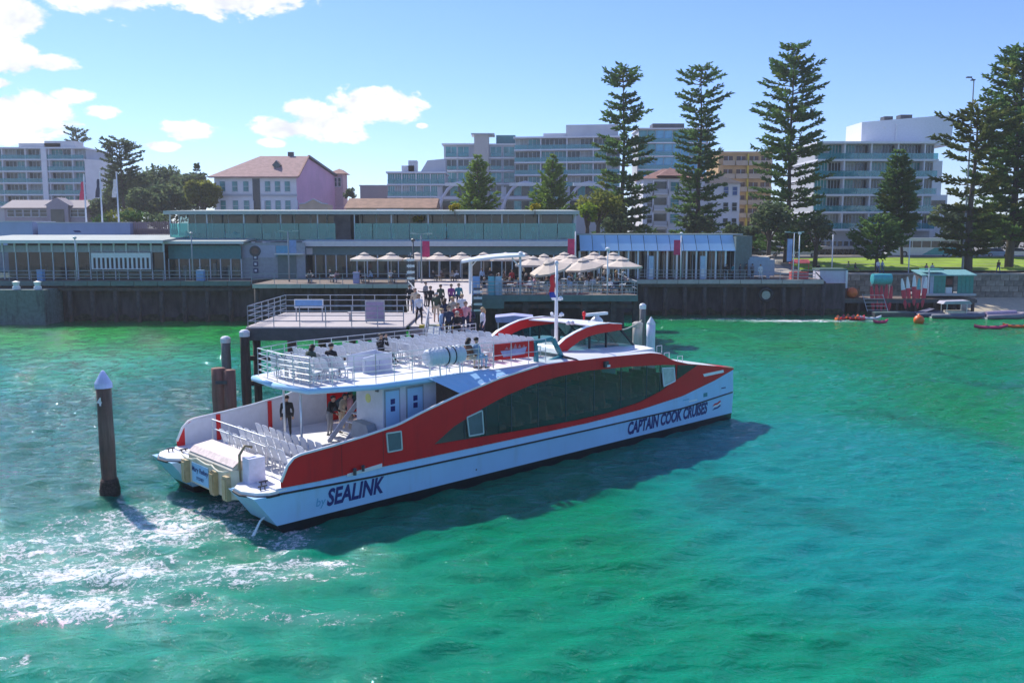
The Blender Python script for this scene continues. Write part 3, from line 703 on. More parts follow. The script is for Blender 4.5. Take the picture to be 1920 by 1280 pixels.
# roof gear: mast, radar, lamps
sm, hm = S(1043, 606, TC); zt = S(1043, 497, TC)[1]
mb = MB(); mb.tube([(sm, TC, DK), (sm, TC, hm + .1), (sm, TC, zt)], [.10, .09, .06], 10); mast = mb.build('mast', WHITE, ferry, smooth=True)
mb = MB(); mb.lathe([(.02, 0), (.09, .03), (.10, .12), (.06, .2), (.01, .22)], 10, (sm, TC, zt)); mb.build('mast_lamp', PLASTIC, mast, smooth=True)
for zz, dt in ((S(1043, 592, TC)[1], .35), (S(1043, 562, TC)[1], .28)):
    mb = MB(); mb.bar((sm, TC - dt, zz), (sm, TC + dt, zz), .05, .05); mb.lathe([(.01, 0), (.12, .02), (.12, .12), (.03, .2)], 10, (sm, TC - dt, zz)); mb.lathe([(.01, 0), (.08, .02), (.08, .12), (.03, .16)], 10, (sm + .05, TC + dt, zz)); mb.build('mast_arm', WHITE, mast)
sr, hr = S(1119, 603, TC + .5)
mb = MB(); mb.lathe([(.30, 0), (.34, .12), (.22, .26), (.14, .30), (.12, .38)], 12, (sr, TC + .5, hr - .05)); rd = mb.build('radar', WHITE, ferry, smooth=True)
mb = MB(); mb.box(sr - .85, sr + .75, TC + .38, TC + .62, hr + .33, hr + .47); mb.build('radar_bar', WHITE, rd)
sr, hr = S(1095, 604, TC + .2)
mb = MB(); mb.tube([(sr, TC + .2, hr - .15), (sr, TC + .2, hr + .5)], .05, 8); mb.lathe([(.02, 0), (.09, .03), (.09, .2), (.02, .26)], 10, (sr, TC + .2, hr + .3)); mb.build('navigation_lamp', RED, ferry, smooth=True)
for px_ in (1065, 1073, 1103): s_, h_ = S(px_, 607, TC - 1); mb = MB(); mb.lathe([(.02, 0), (.1, .02), (.1, .14), (.03, .2)], 8, (s_, TC - 1, h_ - .05)); mb.build('roof_lamp', PLASTIC, ferry, smooth=True)
s_, h_ = S(1134, 681); mb = MB(); mb.box(s_ - .12, s_ + .12, -.14, -.02, h_ - .16, h_ + .1, 0); mb.box(s_ + .0, s_ + .2, -.16, -.14, h_ - .16, h_ - .06, 1); mb.build('side_lamp', [DGREY, WHITE], ferry)
# lettering on the hull side
def hull_text(body, c, size, slope, mat, shear=.18, bold=.01, cond=1.0):
    s0, h0 = S(*c)
    def mp(x, y):
        s = s0 + x * cond; return (s, -.012, h0 + y + slope * (s - s0))
    return text(body, size, mat, ferry, mp, shear, bold)
rsl = 0.006
hull_text('SEALINK', (665, 922), .80, .005, NAVY, .25, .028, .76)
hull_text('by', (600, 941), .40, .005, PALEBLUE, .2, .004)
hull_text('CAPTAIN COOK CRUISES', (1254, 784), .78, .02, NAVY, .22, .036, .72)
s0_, h0_ = S(1344, 760)
for k, (mt, dz) in enumerate(((RED, .14), (WHITE, .04), (NAVY, -.08))):
    mb = MB(); z = h0_ + dz; mb.prism([(s0_ - .42, -.014, z - .12), (s0_ - .2, -.014, z), (s0_ + .02, -.014, z + .0), (s0_ + .3, -.014, z + .1), (s0_ + .34, -.014, z + .02), (s0_ + .08, -.014, z - .08), (s0_ - .15, -.014, z - .09)], (0, .006, 0)); mb.build('flag_mark', mt, ferry, recalc=True)
for (cx, cy, ww, hh, mt) in ((1323, 740, .34, .2, TEAL), (1300, 751, .7, .07, WHITE), (1287, 749, .5, .05, PALEBLUE), (1357, 727, .4, .06, NAVY)):
    s0_, h0_ = S(cx, cy); mb = MB(); mb.box(s0_ - ww / 2, s0_ + ww / 2, -.012 + .02, -.006 + .02, h0_ - hh / 2, h0_ + hh / 2); mb.build('bow_mark', mt, ferry)
# far-side fenders none; life raft canister in its cradle on the deck edge
s0_, t0_ = D(845, 703, DK)
raft = empty('life_raft', FW(s0_, t0_ + .35, DK), FERRY_RZ, 'white ribbed life raft canister in a cradle at the ferry deck edge', 'life raft')
prof = [(.02, -.95), (.26, -.93), (.34, -.85)]
for k in range(8): x = -.8 + k * .2; prof += [(.34, x), (.37, x + .05), (.37, x + .12), (.34, x + .17)]
prof += [(.34, .85), (.26, .93), (.02, .95)]
mb = MB(); mb.lathe(prof, 18, (0, 0, .72), axis='x'); mb.build('canister', PLASTIC, raft, smooth=False)
for x in (-.05, .3): mb = MB(); mb.lathe([(.385, -.025), (.385, .025)], 18, (x, 0, .72), axis='x'); mb.build('strap', RUBBER, raft)
mb = MB()
for x in (-.5, .5):
    for y in (-.28, .28): mb.bar((x, y * 1.2, 0), (x, y, .5), .05, .05)
    mb.bar((x, -.33, .42), (x, .33, .42), .05, .05)
mb.build('cradle', STEEL, raft)
# flag on the mast
s0_ = sm; FLG = M('flag_red', (.55, .02, .03), .7); FLB = M('flag_blue', (.03, .06, .35), .7)
z1 = S(1038, 515, TC)[1]; z0 = S(1038, 558, TC)[1]
mb = MB(); rows = []
for i in range(9):
    k = i / 8; zz = z1 + (z0 - z1) * k
    rows.append([(-.09 - .05 * math.sin(i * 1.3) - j * (.09 + .05 * k), .05 * math.sin(j * 2.2 + i * .5), zz) for j in range(4)])
mb.strip(rows[:7], 0); mb.strip(rows[6:], 1)
fl = mb.build('flag', [FLG, FLB], None, FW(sm, TC, 0), (0, 0, FERRY_RZ), smooth=True)
tag(fl, 'red and blue ensign hanging limp from the white ferry mast', 'flag')
# cooling water jet
mb = MB(); mb.tube([(.0, .55, .62), (-.35, .5, .45), (-.6, .48, .05), (-.66, .48, -.05)], [.03, .035, .05, .07], 6); o = mb.build('water_jet', M('jet_white', (.8, .84, .86), .3, var=.1), None, A0, (0, 0, FERRY_RZ), smooth=True); tag(o, kind='stuff')
# ------------------------------------------------------------------ timber piles and fixed boarding stage
TIMBER = M('pile_timber', (.075, .055, .045), .85, var=.45, scale=3, stretch=(1, 1, .12), bump=.6, bscale=14, dirt=((.20, .085, .045), 1.2, .6))
TIMGREY = M('pile_grey', (.17, .165, .165), .85, var=.3, scale=4, stretch=(1, 1, .12), bump=.5, bscale=14)
TIMRED = M('pile_redbrown', (.24, .115, .085), .85, var=.3, scale=4, stretch=(1, 1, .12), bump=.5, bscale=14)
TIMPALE = M('pile_pale', (.45, .42, .38), .85, var=.2, scale=4, stretch=(1, 1, .15), bump=.4)
MUSSEL = M('barnacles', (.035, .028, .025), .95, var=.6, scale=14, bump=1., bscale=20)
CAPBLUE = M('cap_blue', (.42, .50, .74), .45, var=.08)
CONC = M('concrete', (.30, .29, .27), .85, var=.15, scale=1.5, bump=.2)
PALEDECK = M('boardwalk', (.52, .46, .44), .8, var=.12, scale=2.5, stretch=(1, 6, 1))
GALV = M('galvanised', (.42, .43, .46), .5, .2, var=.08)
SIGNBLUE = M('sign_blue', (.16, .34, .62), .5, var=.1)
SIGNWHITE = M('sign_white', (.72, .74, .76), .5, var=.05)
SIGNLILAC = M('sign_lilac', (.34, .27, .40), .6, var=.12, scale=5)
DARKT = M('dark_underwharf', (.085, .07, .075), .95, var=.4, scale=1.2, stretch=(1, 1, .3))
def pile(px, ybase, ytop, r, mat, label, cap=None, base=None, tilt=0, mus=True, z=None, num=None, name='mooring_pile', split=False):
    b = Vector((X_(px, z, 640), z, 0)) if z else on(px, ybase, 0)
    h = at(px, ytop, b.y).z
    root = empty(name, b, 0, label, 'mooring pile')
    mb = MB(); zz = [-1.5, -.2, .6, 1.2, h * .5, h * .8, h]
    mb.tube([(tilt * k / h, 0, k) for k in zz], [r * (1 + .04 * math.sin(i * 2.1)) for i in range(7)], 14); mb.build('shaft', mat, root, smooth=True)
    if split:
        mb = MB(); mb.tube([(r * 1.5, .05, -1), (r * 1.5, .05, h * .96)], r * .95, 12); mb.build('shaft', TIMRED, root, smooth=True)
        mb = MB(); mb.box(-.05, r * 1.5, -r - .03, -r + .03, h * .72, h * .78); mb.build('bolt_plate', DGREY, root)
    if mus:
        rr = random.Random(int(px)); mb = MB(); prof = []
        for i in range(9): k = i / 8; prof.append((r * (1.05 + .32 * math.sin(k * math.pi) + rr.uniform(-.05, .05)), -.4 + 1.1 * k))
        mb.lathe(prof, 14); mb.build('mussel_band', MUSSEL, root, smooth=True)
    if cap == 'cone':
        mb = MB(); mb.lathe([(r * 1.12, h - .05), (r * 1.12, h + .12), (r * .25, h + .56), (.02, h + .6)], 16, (tilt, 0, 0)); mb.build('cap', CAPBLUE, root, smooth=False)
    if cap == 'flat':
        mb = MB(); mb.lathe([(r * 1.06, h - .25), (r * 1.1, h), (r * .7, h + .1), (.02, h + .13)], 14, (tilt, 0, 0)); mb.build('cap', SIGNWHITE if mat != TIMPALE else TIMPALE, root)
    if num:
        def mp(x, y): a = x / r; return (tilt * .9 + r * 1.06 * math.sin(a - .25), -r * 1.06 * math.cos(a - .25), h - .55 + y)
        text(num, .42, SIGNWHITE, root, mp, 0, .01)
    return root
pile(207, 930, 724, .275, TIMBER, 'lone dark timber mooring pile with pale blue cone cap and number', 'cone', tilt=-.03, num='4')
pile(423, 0, 634, .26, TIMGREY, 'tall slim weathered grey pile behind the ferry stern', 'flat', mus=False, z=50)
pile(407, 0, 690, .36, TIMRED, 'short pair of bolted red brown fender piles behind the ferry stern', None, mus=False, z=47, split=True)
pile(459, 0, 622, .26, TIMBER, 'dark pile with grey top at the corner of the boarding stage', 'flat', mus=False, z=48.6)
pile(1204, 0, 572, .21, TIMGREY, 'tall grey round pile beside the ferry wheelhouse', 'flat', mus=False, z=60)
p_ = pile(1195, 0, 606, .33, TIMPALE, 'short pale square-topped pile beside the ferry wheelhouse', 'flat', mus=False, z=59)
p_ = pile(1220, 0, 608, .29, M('white_pile', (.70, .70, .80), .5, var=.05), 'white pointed fibreglass pile off the ferry bow', None, mus=False, z=58)
hz = at(1220, 608, 58).z
mb = MB(); mb.lathe([(.29, hz), (.27, hz + .12), (.02, hz + .5)], 12); mb.build('pointed_cap', SIGNWHITE, p_)
# mooring line from the bow to the tall grey pile
a = Vector((X_(1204, 60, 620), 60, at(1204, 600, 60).z)); b = FW(22.5, 6.0, 4.9)
mb = MB(); mb.tube([a.lerp(b, k / 8) - Vector((0, 0, .5 * math.sin(k / 8 * math.pi))) for k in range(9)], .045, 6)
tag(mb.build('mooring_rope', M('rope', (.5, .47, .4), .9), smooth=True), 'pale mooring rope sagging between tall grey pile and ferry bow', 'rope')

SX0, SX1, SY0, SY1, SH = -14.45, -5.8, 49.0, 57.6, 4.75
stage = empty('boarding_stage', (SX0, SY0, 0), 0, 'raised timber boarding stage with railings beside the ferry', 'landing stage')
L_, W_ = SX1 - SX0, SY1 - SY0
n = 22
mb = MB(); mb.box(0, 1.0, 0, W_ / n - .04, 0, .09); pl = None
bm_ = MB(); bm_.box(0, L_, 0, W_ / n - .035, -.09, 0); plank = bm_.mesh('plank', PALEDECK)
for i in range(n): link('plank', plank, stage, (0, i * W_ / n, SH + (.006 if i % 3 else -.004)))
mb = MB(); mb.box(-.05, L_ + .05, -.06, 0, SH - .75, SH - .1); mb.box(-.06, 0, 0, W_, SH - .75, SH - .1); mb.box(0, L_, W_, W_ + .06, SH - .75, SH - .1); mb.build('fascia_beam', DGREY, stage)
for i in range(5):
    for y in (.5, W_ - .5): mb = MB(); mb.tube([(.4 + i * (L_ - .8) / 4, y, -1.5), (.4 + i * (L_ - .8) / 4, y, SH - .1)], .22, 10); mb.build('leg', TIMBER, stage, smooth=True)
for zz in (1.6, 3.0): mb = MB(); mb.bar((0, .25, zz), (L_, .25, zz), .2, .25); mb.build('brace', TIMBER, stage)
def srail(pts, par, hts=(.3, .6, .85, 1.12), post=1.35, r=.028, mat=GALV): return rail(pts, hts, post, r, 'railing', mat, par)
srail([(.08, .08, SH), (L_ - .1, .08, SH)], stage); srail([(.08, .08, SH), (.08, W_ - .1, SH)], stage); srail([(.08, W_ - .1, SH), (L_ - .1, W_ - .1, SH)], stage, (.45, .8, 1.12))
mb = MB(); mb.box(.9, 2.6, W_ * .5, W_ * .5 + .4, SH + .42, SH + .48); 
for x in (1.0, 2.4): mb.box(x, x + .08, W_ * .5, W_ * .5 + .4, SH, SH + .42)
bn = mb.build('bench', PALEDECK, None, (SX0 + 4, SY0 - 1, 0)); tag(bn, 'low pale timber bench in the middle of boarding stage', 'bench')
def board(px0, px1, y0, y1, Y, mat, frame, label, cat='sign', name='information_board', legs=True, floor=SH):
    a = at(px0, y1, Y); b = at(px1, y0, Y); c = (a.x + b.x) / 2
    root = empty(name, (c, Y, floor), 0, label, cat)
    hw = (b.x - a.x) / 2; z0, z1 = a.z - floor, b.z - floor
    mb = MB(); mb.box(-hw, hw, -.03, .03, z0, z1); mb.build('frame', frame, root)
    mb = MB(); mb.box(-hw + .06, hw - .06, -.045, -.028, z0 + .12, z1 - .06); mb.build('panel', mat, root)
    if legs:
        for x in (-hw * .9, hw * .9): mb = MB(); mb.bar((x, .06, 0), (x, .06, z1), .06, .06); mb.build('leg', GALV, root)
    return root
board(552, 606, 561, 577, 52.2, SIGNBLUE, SIGNWHITE, 'wide blue and white information board on the boarding stage')
board(685, 721, 564, 601, 51.0, SIGNLILAC, GALV, 'square lilac notice panel on the boarding stage')
# walkway that links the stage with the wharf
WH = 4.6
wk = empty('walkway', (0, 0, 0), 0, 'broad pale boardwalk leading from the boarding stage up to the wharf', 'walkway')
wp = [(-5.75, 50.6), (-2.3, 50.6), (-3.4, 76), (-4.0, 99), (-10.3, 99), (-8.9, 76)]
mb = MB(); mb.prism([(x, y, WH - .5) for x, y in wp], (0, 0, .5)); mb.build('deck', PALEDECK, wk, recalc=True)
for (x, y) in ((-5.3, 52), (-2.8, 52), (-6.4, 62), (-3.2, 62), (-8, 74), (-3.7, 74)): mb = MB(); mb.tube([(x, y, -1.5), (x, y, WH - .45)], .2, 8); mb.build('leg', TIMBER, wk)
srail([(-2.35, 52.5, WH), (-3.35, 75.8, WH)], wk, (.55, 1.1), 2.0); srail([(-5.8, 58.2, WH), (-8.7, 76, WH)], wk, (.55, 1.1), 2.0)
g0 = FW(12.6, BEAM - 1.0, DK + .05)
gw = empty('gangway', (-4.1, 51.0, WH + .05), 0, 'aluminium gangway with yellow lip between stage and ferry upper deck', 'gangway')
dv = g0 - Vector((-4.1, 51.0, WH + .05)); sd_ = Vector((-dv.y, dv.x, 0)).normalized() * .6
mb = MB(); mb.prism([tuple(-sd_ * 1.6 + Vector((0, .5, 0))), tuple(-sd_), tuple(dv - sd_), tuple(dv + sd_), tuple(sd_), tuple(sd_ * 1.6 + Vector((0, .5, 0)))], (0, 0, -.12)); mb.build('ramp_deck', GREYP, gw, recalc=True)
mb = MB(); mb.box(-1.1, .95, -.45, -.2, -.16, .02); mb.build('lip', YELLOW, gw)
for sgn in (-1, 1):
    srail([tuple(sd_ * sgn), tuple(dv + sd_ * sgn)], gw, (.5, 1.0), 1.6)

# ------------------------------------------------------------------ main wharf
WFL = 4.45
WOOD = M('wharf_timber', (.16, .12, .10), .85, var=.25, scale=2, stretch=(.3, 1, 1))
BAND = M('wharf_edge', (.44, .40, .38), .8, var=.12, scale=1.2)
BANDG = M('wharf_edge_green', (.10, .17, .16), .7, var=.15, scale=1.2)
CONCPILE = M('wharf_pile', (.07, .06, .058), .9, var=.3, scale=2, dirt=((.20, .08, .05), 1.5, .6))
wharf = empty('wharf', (0, 98, 0), 0, 'long wharf deck on dark piles carrying the pavilions', 'wharf')
def wdeck(x0, x1, y0, y1, h=WFL, par=None, edge=BANDG, band=.5, nm='deck'):
    mb = MB(); mb.box(x0, x1, y0 + .02 - 98, y1 - 98, h - band, h, 0); mb.build(nm, WOOD, par or wharf)
    k = max(1, int(abs(x1 - x0) / 2.4)); em = MB(); w_ = (x1 - x0) / k
    em.box(0, w_ - .07, 0, .1, -band, .02); me = em.mesh('edge_panel', edge)
    for i in range(k): link('edge_panel', me, par or wharf, (x0 + i * w_ + .03, y0 - 98 - .08, h))
xl = X_(-30, 98); 
wdeck(-66, X_(470, 98, 520), 98, 125)
wdeck(X_(470, 92, 530), X_(880, 92, 530), 92.5, 125, WFL, None, BAND, .4)
wdeck(X_(880, 105, 520), X_(1545, 105, 520), 105, 118, 4.2, None, BAND, .45)
# back wall under the deck and rows of piles
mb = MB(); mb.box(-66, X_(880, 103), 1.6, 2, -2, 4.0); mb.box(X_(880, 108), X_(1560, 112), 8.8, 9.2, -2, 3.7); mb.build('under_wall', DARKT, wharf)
WEED = M('weed', (.05, .055, .03), .95, var=.5, scale=2.5, bump=.6)
for (xa, xb, yy) in ((-66, X_(880, 103), 1.45), (X_(880, 108), X_(1560, 112), 8.65)):
    mb = MB(); zs_ = np.linspace(xa, xb, 90); mb.strip([[(x, yy + .1, -.4), (x, yy, .1), (x, yy + .12, .55 + .22 * math.sin(x * 1.7) + .15 * math.sin(x * 4.1))] for x in zs_]); mb.build('weed_band', WEED, wharf)
pm = MB(); pm.tube([(0, 0, -1.5), (0, 0, 4.0)], .28, 8); pmesh = pm.mesh('pile', CONCPILE, smooth=True)
for px_ in range(-40, 470, 43): link('pile', pmesh, wharf, (X_(px_, 98.6, 560), .5, 0))
for px_ in range(480, 880, 50): link('pile', pmesh, wharf, (X_(px_, 93, 560), -4.6, 0))
for px_ in range(1210, 1545, 37): link('pile', pmesh, wharf, (X_(px_, 105.4, 560), 7.5, 0))
for (xa, xb, yy) in ((-64, X_(470, 98, 560), .35), (X_(1200, 105), X_(1545, 105), 7.3)):
    mb = MB(); mb.bar((xa, yy, 3.55), (xb, yy, 3.55), .3, .35); mb.build('crosshead', CONCPILE, wharf)
srail([(-64, .3, WFL), (X_(470, 98, 520), .3, WFL)], wharf, (.35, .7, 1.1), 2.4, .035, GREYP)
srail([(X_(470, 92.5, 525), -5.2, WFL), (X_(770, 92.5, 525), -5.2, WFL)], wharf, (.5, 1.05), 2.2, .03, GREYP)
srail([(X_(1200, 105, 520), 7.3, 4.2), (X_(1530, 105, 520), 7.3, 4.2)], wharf, (.35, .7, 1.1), 2.1, .03, GALV)
# concrete berth block at far left with two bollards
cb = empty('berth_block', (0, 95, 0), 0, 'squat green grey concrete berth block in front of wharf at far left', 'dolphin')
mb = MB(); mb.box(X_(-60, 95), X_(83, 95, 570), 0, 4, -1.5, 3.7); mb.build('block', M('block_green', (.12, .17, .165), .85, var=.2, dirt=((.03, .03, .03), .9, .8)), cb)
for px_ in (33, 73): mb = MB(); mb.lathe([(.4, 3.7), (.4, 3.95), (.28, 4.1), (.4, 4.5), (.05, 4.6)], 10, (X_(px_, 96, 545), .8, 0)); mb.build('bollard', SIGNWHITE, cb)
# terrace in front of the wharf
TX0, TX1, TY0, TY1, TH_ = X_(884, 76, 550), X_(1196, 76, 550), 76.0, 97.0, 4.5
terr = empty('dining_terrace', (0, TY0, 0), 0, 'crowded dining terrace on timber piles behind the ferry', 'terrace')
mb = MB(); mb.box(TX0, TX1, 0, TY1 - TY0, TH_ - .3, TH_); mb.build('deck', WOOD, terr)
mb = MB(); mb.box(TX0, TX1, -.08, 0, TH_ - .5, TH_ + .03); mb.build('edge_beam', BANDG, terr)
mb = MB(); mb.box(TX0 + .3, X_(945, 76, 560), -.14, -.08, TH_ - 1.1, TH_ - .2); mb.build('sign_panel', M('panel_green', (.09, .16, .15), .6), terr)
for px_ in (890, 935, 985, 1040, 1095, 1150, 1192):
    mb = MB(); x = X_(px_, 76.3, 580); mb.box(x - .25, x + .25, .2, .7, -1.5, TH_ - .35); mb.build('leg', CONCPILE, terr)
mb = MB(); mb.box(X_(945, 76.3), TX1, .3, .6, TH_ - 1.1, TH_ - .75); mb.build('crosshead', CONCPILE, terr)
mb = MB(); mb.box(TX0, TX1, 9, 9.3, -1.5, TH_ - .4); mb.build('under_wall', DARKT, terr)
srail([(TX0 + .05, .1, TH_), (TX1 - .05, .1, TH_)], terr, (.3, .6, .85, 1.15), 1.25, .03, GALV); srail([(TX1 - .05, .1, TH_), (TX1 - .05, 18, TH_)], terr, (.55, 1.15), 1.6, .03, GALV)
mb = MB(); mb.strip([[(TX0 + 2.3, .16, TH_ + .1), (TX0 + 2.3, .16, TH_ + 1.05)], [(TX1 - 3, .16, TH_ + .1), (TX1 - 3, .16, TH_ + 1.05)]]); mb.build('balustrade_glass', GCLEAR, terr)
for px_, mm in ((893, SIGNBLUE), (922, M('locker_teal', (.12, .42, .50), .5)), (934, M('locker_pale', (.30, .50, .62), .5))):
    x = X_(px_, 76.5, 540); mb = MB(); mb.box(x - .3, x + .3, .4, .9, TH_, TH_ + 1.5); mb.box(x - .33, x + .33, .38, .92, TH_ + 1.5, TH_ + 1.56)
    tag(mb.build('vending_cabinet', mm, None, (0, TY0, 0)), {893: 'flat mid blue cabinet beside the stacked sign post', 922: 'teal cabinet just behind the terrace railing', 934: 'pale blue cabinet right of the teal cabinet on the terrace'}[px_], 'cabinet')
# white membrane awning
aw = empty('awning', (X_(925, 78), 78, TH_), 0, 'white curved membrane awning over the terrace entrance', 'awning')
mb = MB(); rows = []; a = at(867, 486, 78) - Vector((X_(925, 78), 78, TH_)); b = at(984, 474, 78) - Vector((X_(925, 78), 78, TH_))
for i in range(13):
    k = i / 12; x = a.x + (b.x - a.x) * k; z = a.z + (b.z - a.z) * k; rows.append([(x, y, z + .2 * math.sin(k * math.pi) * (1 - (y / 1.9) ** 2 * .6) - .1 * abs(y) * .5) for y in (-1.9, -1.2, -.4, .4, 1.2, 1.9)])
mb.strip(rows); r2 = [[(x, y, z - .28 + .1 * abs(y) / 2) for x, y, z in r] for r in rows]; mb.strip(r2)
mb.strip([[r[0], q[0]] for r, q in zip(rows, r2)]); mb.strip([[r[-1], q[-1]] for r, q in zip(rows, r2)]); mb.strip([rows[0], r2[0]]); mb.strip([rows[-1], r2[-1]])
mb.build('membrane', WHITE, aw, smooth=False, recalc=True)
for x in (a.x + .7, b.x - .4):
    for y in (-1.5, 1.5): mb = MB(); mb.tube([(x, y, 0), (x, y, a.z + (b.z - a.z) * ((x - a.x) / (b.x - a.x)) + .0)], .1, 8); mb.bar((x, y, a.z - .7), (x + (.7 if x < 0 else -.7), y, a.z + .1), .08, .08); mb.build('post', SIGNWHITE, aw)

# ------------------------------------------------------------------ pavilions on the wharf
EAVE = M('eave_sage', (.36, .44, .42), .6, var=.06); EAVEW = M('eave_white', (.62, .64, .64), .5, var=.05)
SHADEW = M('shop_grey', (.30, .34, .37), .6, var=.12); TEALD = M('teal_dark_panel', (.05, .20, .22), .5, var=.12)
ROOFG = M('roof_grey_green', (.34, .38, .36), .8, var=.1, scale=.6)
FRAMEW = M('frame_white', (.55, .60, .64), .5, var=.05)
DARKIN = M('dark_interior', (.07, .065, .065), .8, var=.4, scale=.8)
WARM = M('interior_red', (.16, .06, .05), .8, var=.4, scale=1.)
GPAV = GLASS('pavilion_glass', (.30, .48, .52), .7, refl=.7, body=(.02, .05, .06)); GBAL = GLASS('balustrade_teal', (.40, .88, .86), .6, refl=.6, body=(.03, .42, .42))
def pav(name, label, px0, px1, Y, depth, yroof, floor, pxy=480):
    x0, x1 = X_(px0, Y, pxy), X_(px1, Y, pxy)
    root = empty(name, (x0, Y, floor), 0, label, 'pavilion')
    return root, x1 - x0, Z_(yroof, Y) - floor
def bays(root, W, z0, z1, n, y=0, glass=GPAV, frame=FRAMEW, w=.1, nm='window'):
    bw = W / n; gm = MB(); gm.add([(w / 2, 0, z0), (bw - w / 2, 0, z0), (bw - w / 2, 0, z1), (w / 2, 0, z1)], [(0, 1, 2, 3)]); g = gm.mesh(nm, glass)
    cm = MB(); cm.box(-w / 2, w / 2, -.06, .06, z0, z1); c = cm.mesh('mullion', frame)
    for i in range(n + 1):
        link('mullion', c, root, (i * bw, y, 0))
        if i < n: link(nm, g, root, (i * bw, y, 0))
# left pavilion
r, W, H_ = pav('pavilion', 'low glass wharf pavilion at far left with a long pale eave', -40, 308, 101.5, 12, 450, WFL)
mb = MB(); mb.box(-2, W + .4, -1.3, -1.15, H_ - .35, H_, 0); mb.build('eave', EAVEW, r)
mb = MB(); mb.prism([(-2, -1.15, H_), (-2, 11, H_ + .5), (-2, 11, H_ + .3), (-2, -1.15, H_ - .2)], (W + 2.4, 0, 0)); mb.build('roof', ROOFG, r, recalc=True)
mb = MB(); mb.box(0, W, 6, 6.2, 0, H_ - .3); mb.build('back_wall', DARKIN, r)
mb = MB(); mb.box(0, W, -.05, .1, H_ - 1.35, H_ - .6, 0); mb.build('lintel', SHADEW, r)
bays(r, W, 0, H_ - 1.35, 15, 0); 
mb = MB(); mb.box(-.09, .09, -.2, -.06, H_ - 1.3, H_ - .35); bk = mb.mesh('eave_bracket', FRAMEW)
for i in range(16): link('eave_bracket', bk, r, (i * W / 15, 0, 0))
for i in range(5): mb = MB(); mb.box(2 + i * 2.4, 3.4 + i * 2.4, 3, 3.4, .5 + .2 * (i % 2), 1.5); mb.build('display', WARM, r)
# white slatted sign screen in front of it
a, b = X_(169, 101), X_(281, 101)
scn = empty('slatted_screen', (a, 101.0, WFL), 0, 'white slatted screen with dark gaps in front of the left pavilion', 'screen')
zz0, zz1 = Z_(505, 101) - WFL, Z_(474, 101) - WFL
mb = MB(); mb.box(0, b - a, 0, .06, zz1 - .55, zz1); mb.box(0, b - a, 0, .06, zz0, zz0 + .1); mb.box(0, b - a, .1, .14, zz0, zz1, 1); mb.build('frame', [SIGNWHITE, DARKIN], scn)
sm_ = MB(); sm_.box(0, .22, -.02, .05, zz0, zz1 - .5); sl = sm_.mesh('slat', SIGNWHITE)
for i in range(14): link('slat', sl, scn, (i * (b - a - .22) / 13, 0, 0))
# second pavilion
r, W, H_ = pav('pavilion', 'small teal glazed pavilion beside the round black sign', 316, 452, 103, 10, 452, WFL)
mb = MB(); mb.box(-.4, W + .6, -1.0, -.85, H_ - .3, H_); mb.build('eave', EAVEW, r)
mb = MB(); mb.prism([(-.4, -.85, H_), (-.4, 6, H_ + .35), (-.4, 6, H_ + .15), (-.4, -.85, H_ - .2)], (W + 1, 0, 0)); mb.build('roof', ROOFG, r, recalc=True)
mb = MB(); mb.box(0, W, 4, 4.2, 0, H_); mb.build('back_wall', TEALD, r)
mb = MB(); mb.box(0, W, -.02, .1, H_ - 2.0, H_ - .5); mb.build('sign_band', TEALD, r)
bays(r, W, 0, H_ - 2.0, 7, 0)
for i in range(9): mb = MB(); mb.box(.5 + i * .85, .9 + i * .85, .6, .8, .3, 1.3 + .2 * (i % 3)); mb.build('poster', SIGNWHITE if i % 2 else BEIGE, r)
# shop front with round sign between pavilions
r, W, H_ = pav('shop_front', 'plain grey shop front behind the round black sign', 450, 572, 104, 8, 455, WFL)
mb = MB(); mb.box(0, W, 0, .3, 0, H_, 0); mb.box(.3, W * .55, -.06, 0, H_ - 1.7, H_ - .3, 1); mb.box(W * .56, W * .85, -.07, 0, H_ - 1.6, H_ - .35, 2); mb.build('wall', [SHADEW, M('pale_fascia', (.36, .40, .50), .6, var=.06), M('cyan_fascia', (.10, .34, .48), .5, var=.1)], r)
mb = MB(); mb.box(W * .58, W * .86, -.1, -.02, 0, 2.6, 0); mb.build('roller_door', M('roller_teal', (.12, .18, .18), .6, var=.08), r)
mb = MB(); mb.box(W * .56, W * 1.0, -.9, 0, 2.7, 2.85); mb.build('canopy', EAVEW, r)
mb = MB(); mb.lathe([(.62, -.2), (.62, -.08)], 20, (W * .24, 0, H_ - .95), axis='y'); mb.lathe([(.4, -.22), (.4, -.2)], 16, (W * .24, 0, H_ - .95), m=1, axis='y'); mb.build('round_sign', [DGREY, M('sign_brown', (.16, .1, .08), .6)], r)
for i in range(3): mb = MB(); mb.box(W * .24 - .25, W * .24 + .25, -.16, -.05, .6 + i * .75, 1.15 + i * .75, 0); mb.box(W * .24 - .13, W * .24 + .13, -.18, -.16, .75 + i * .75, 1.0 + i * .75, 1); mb.build('blade_sign', [M('navy_sign', (.02, .04, .12), .5), SIGNWHITE], r)
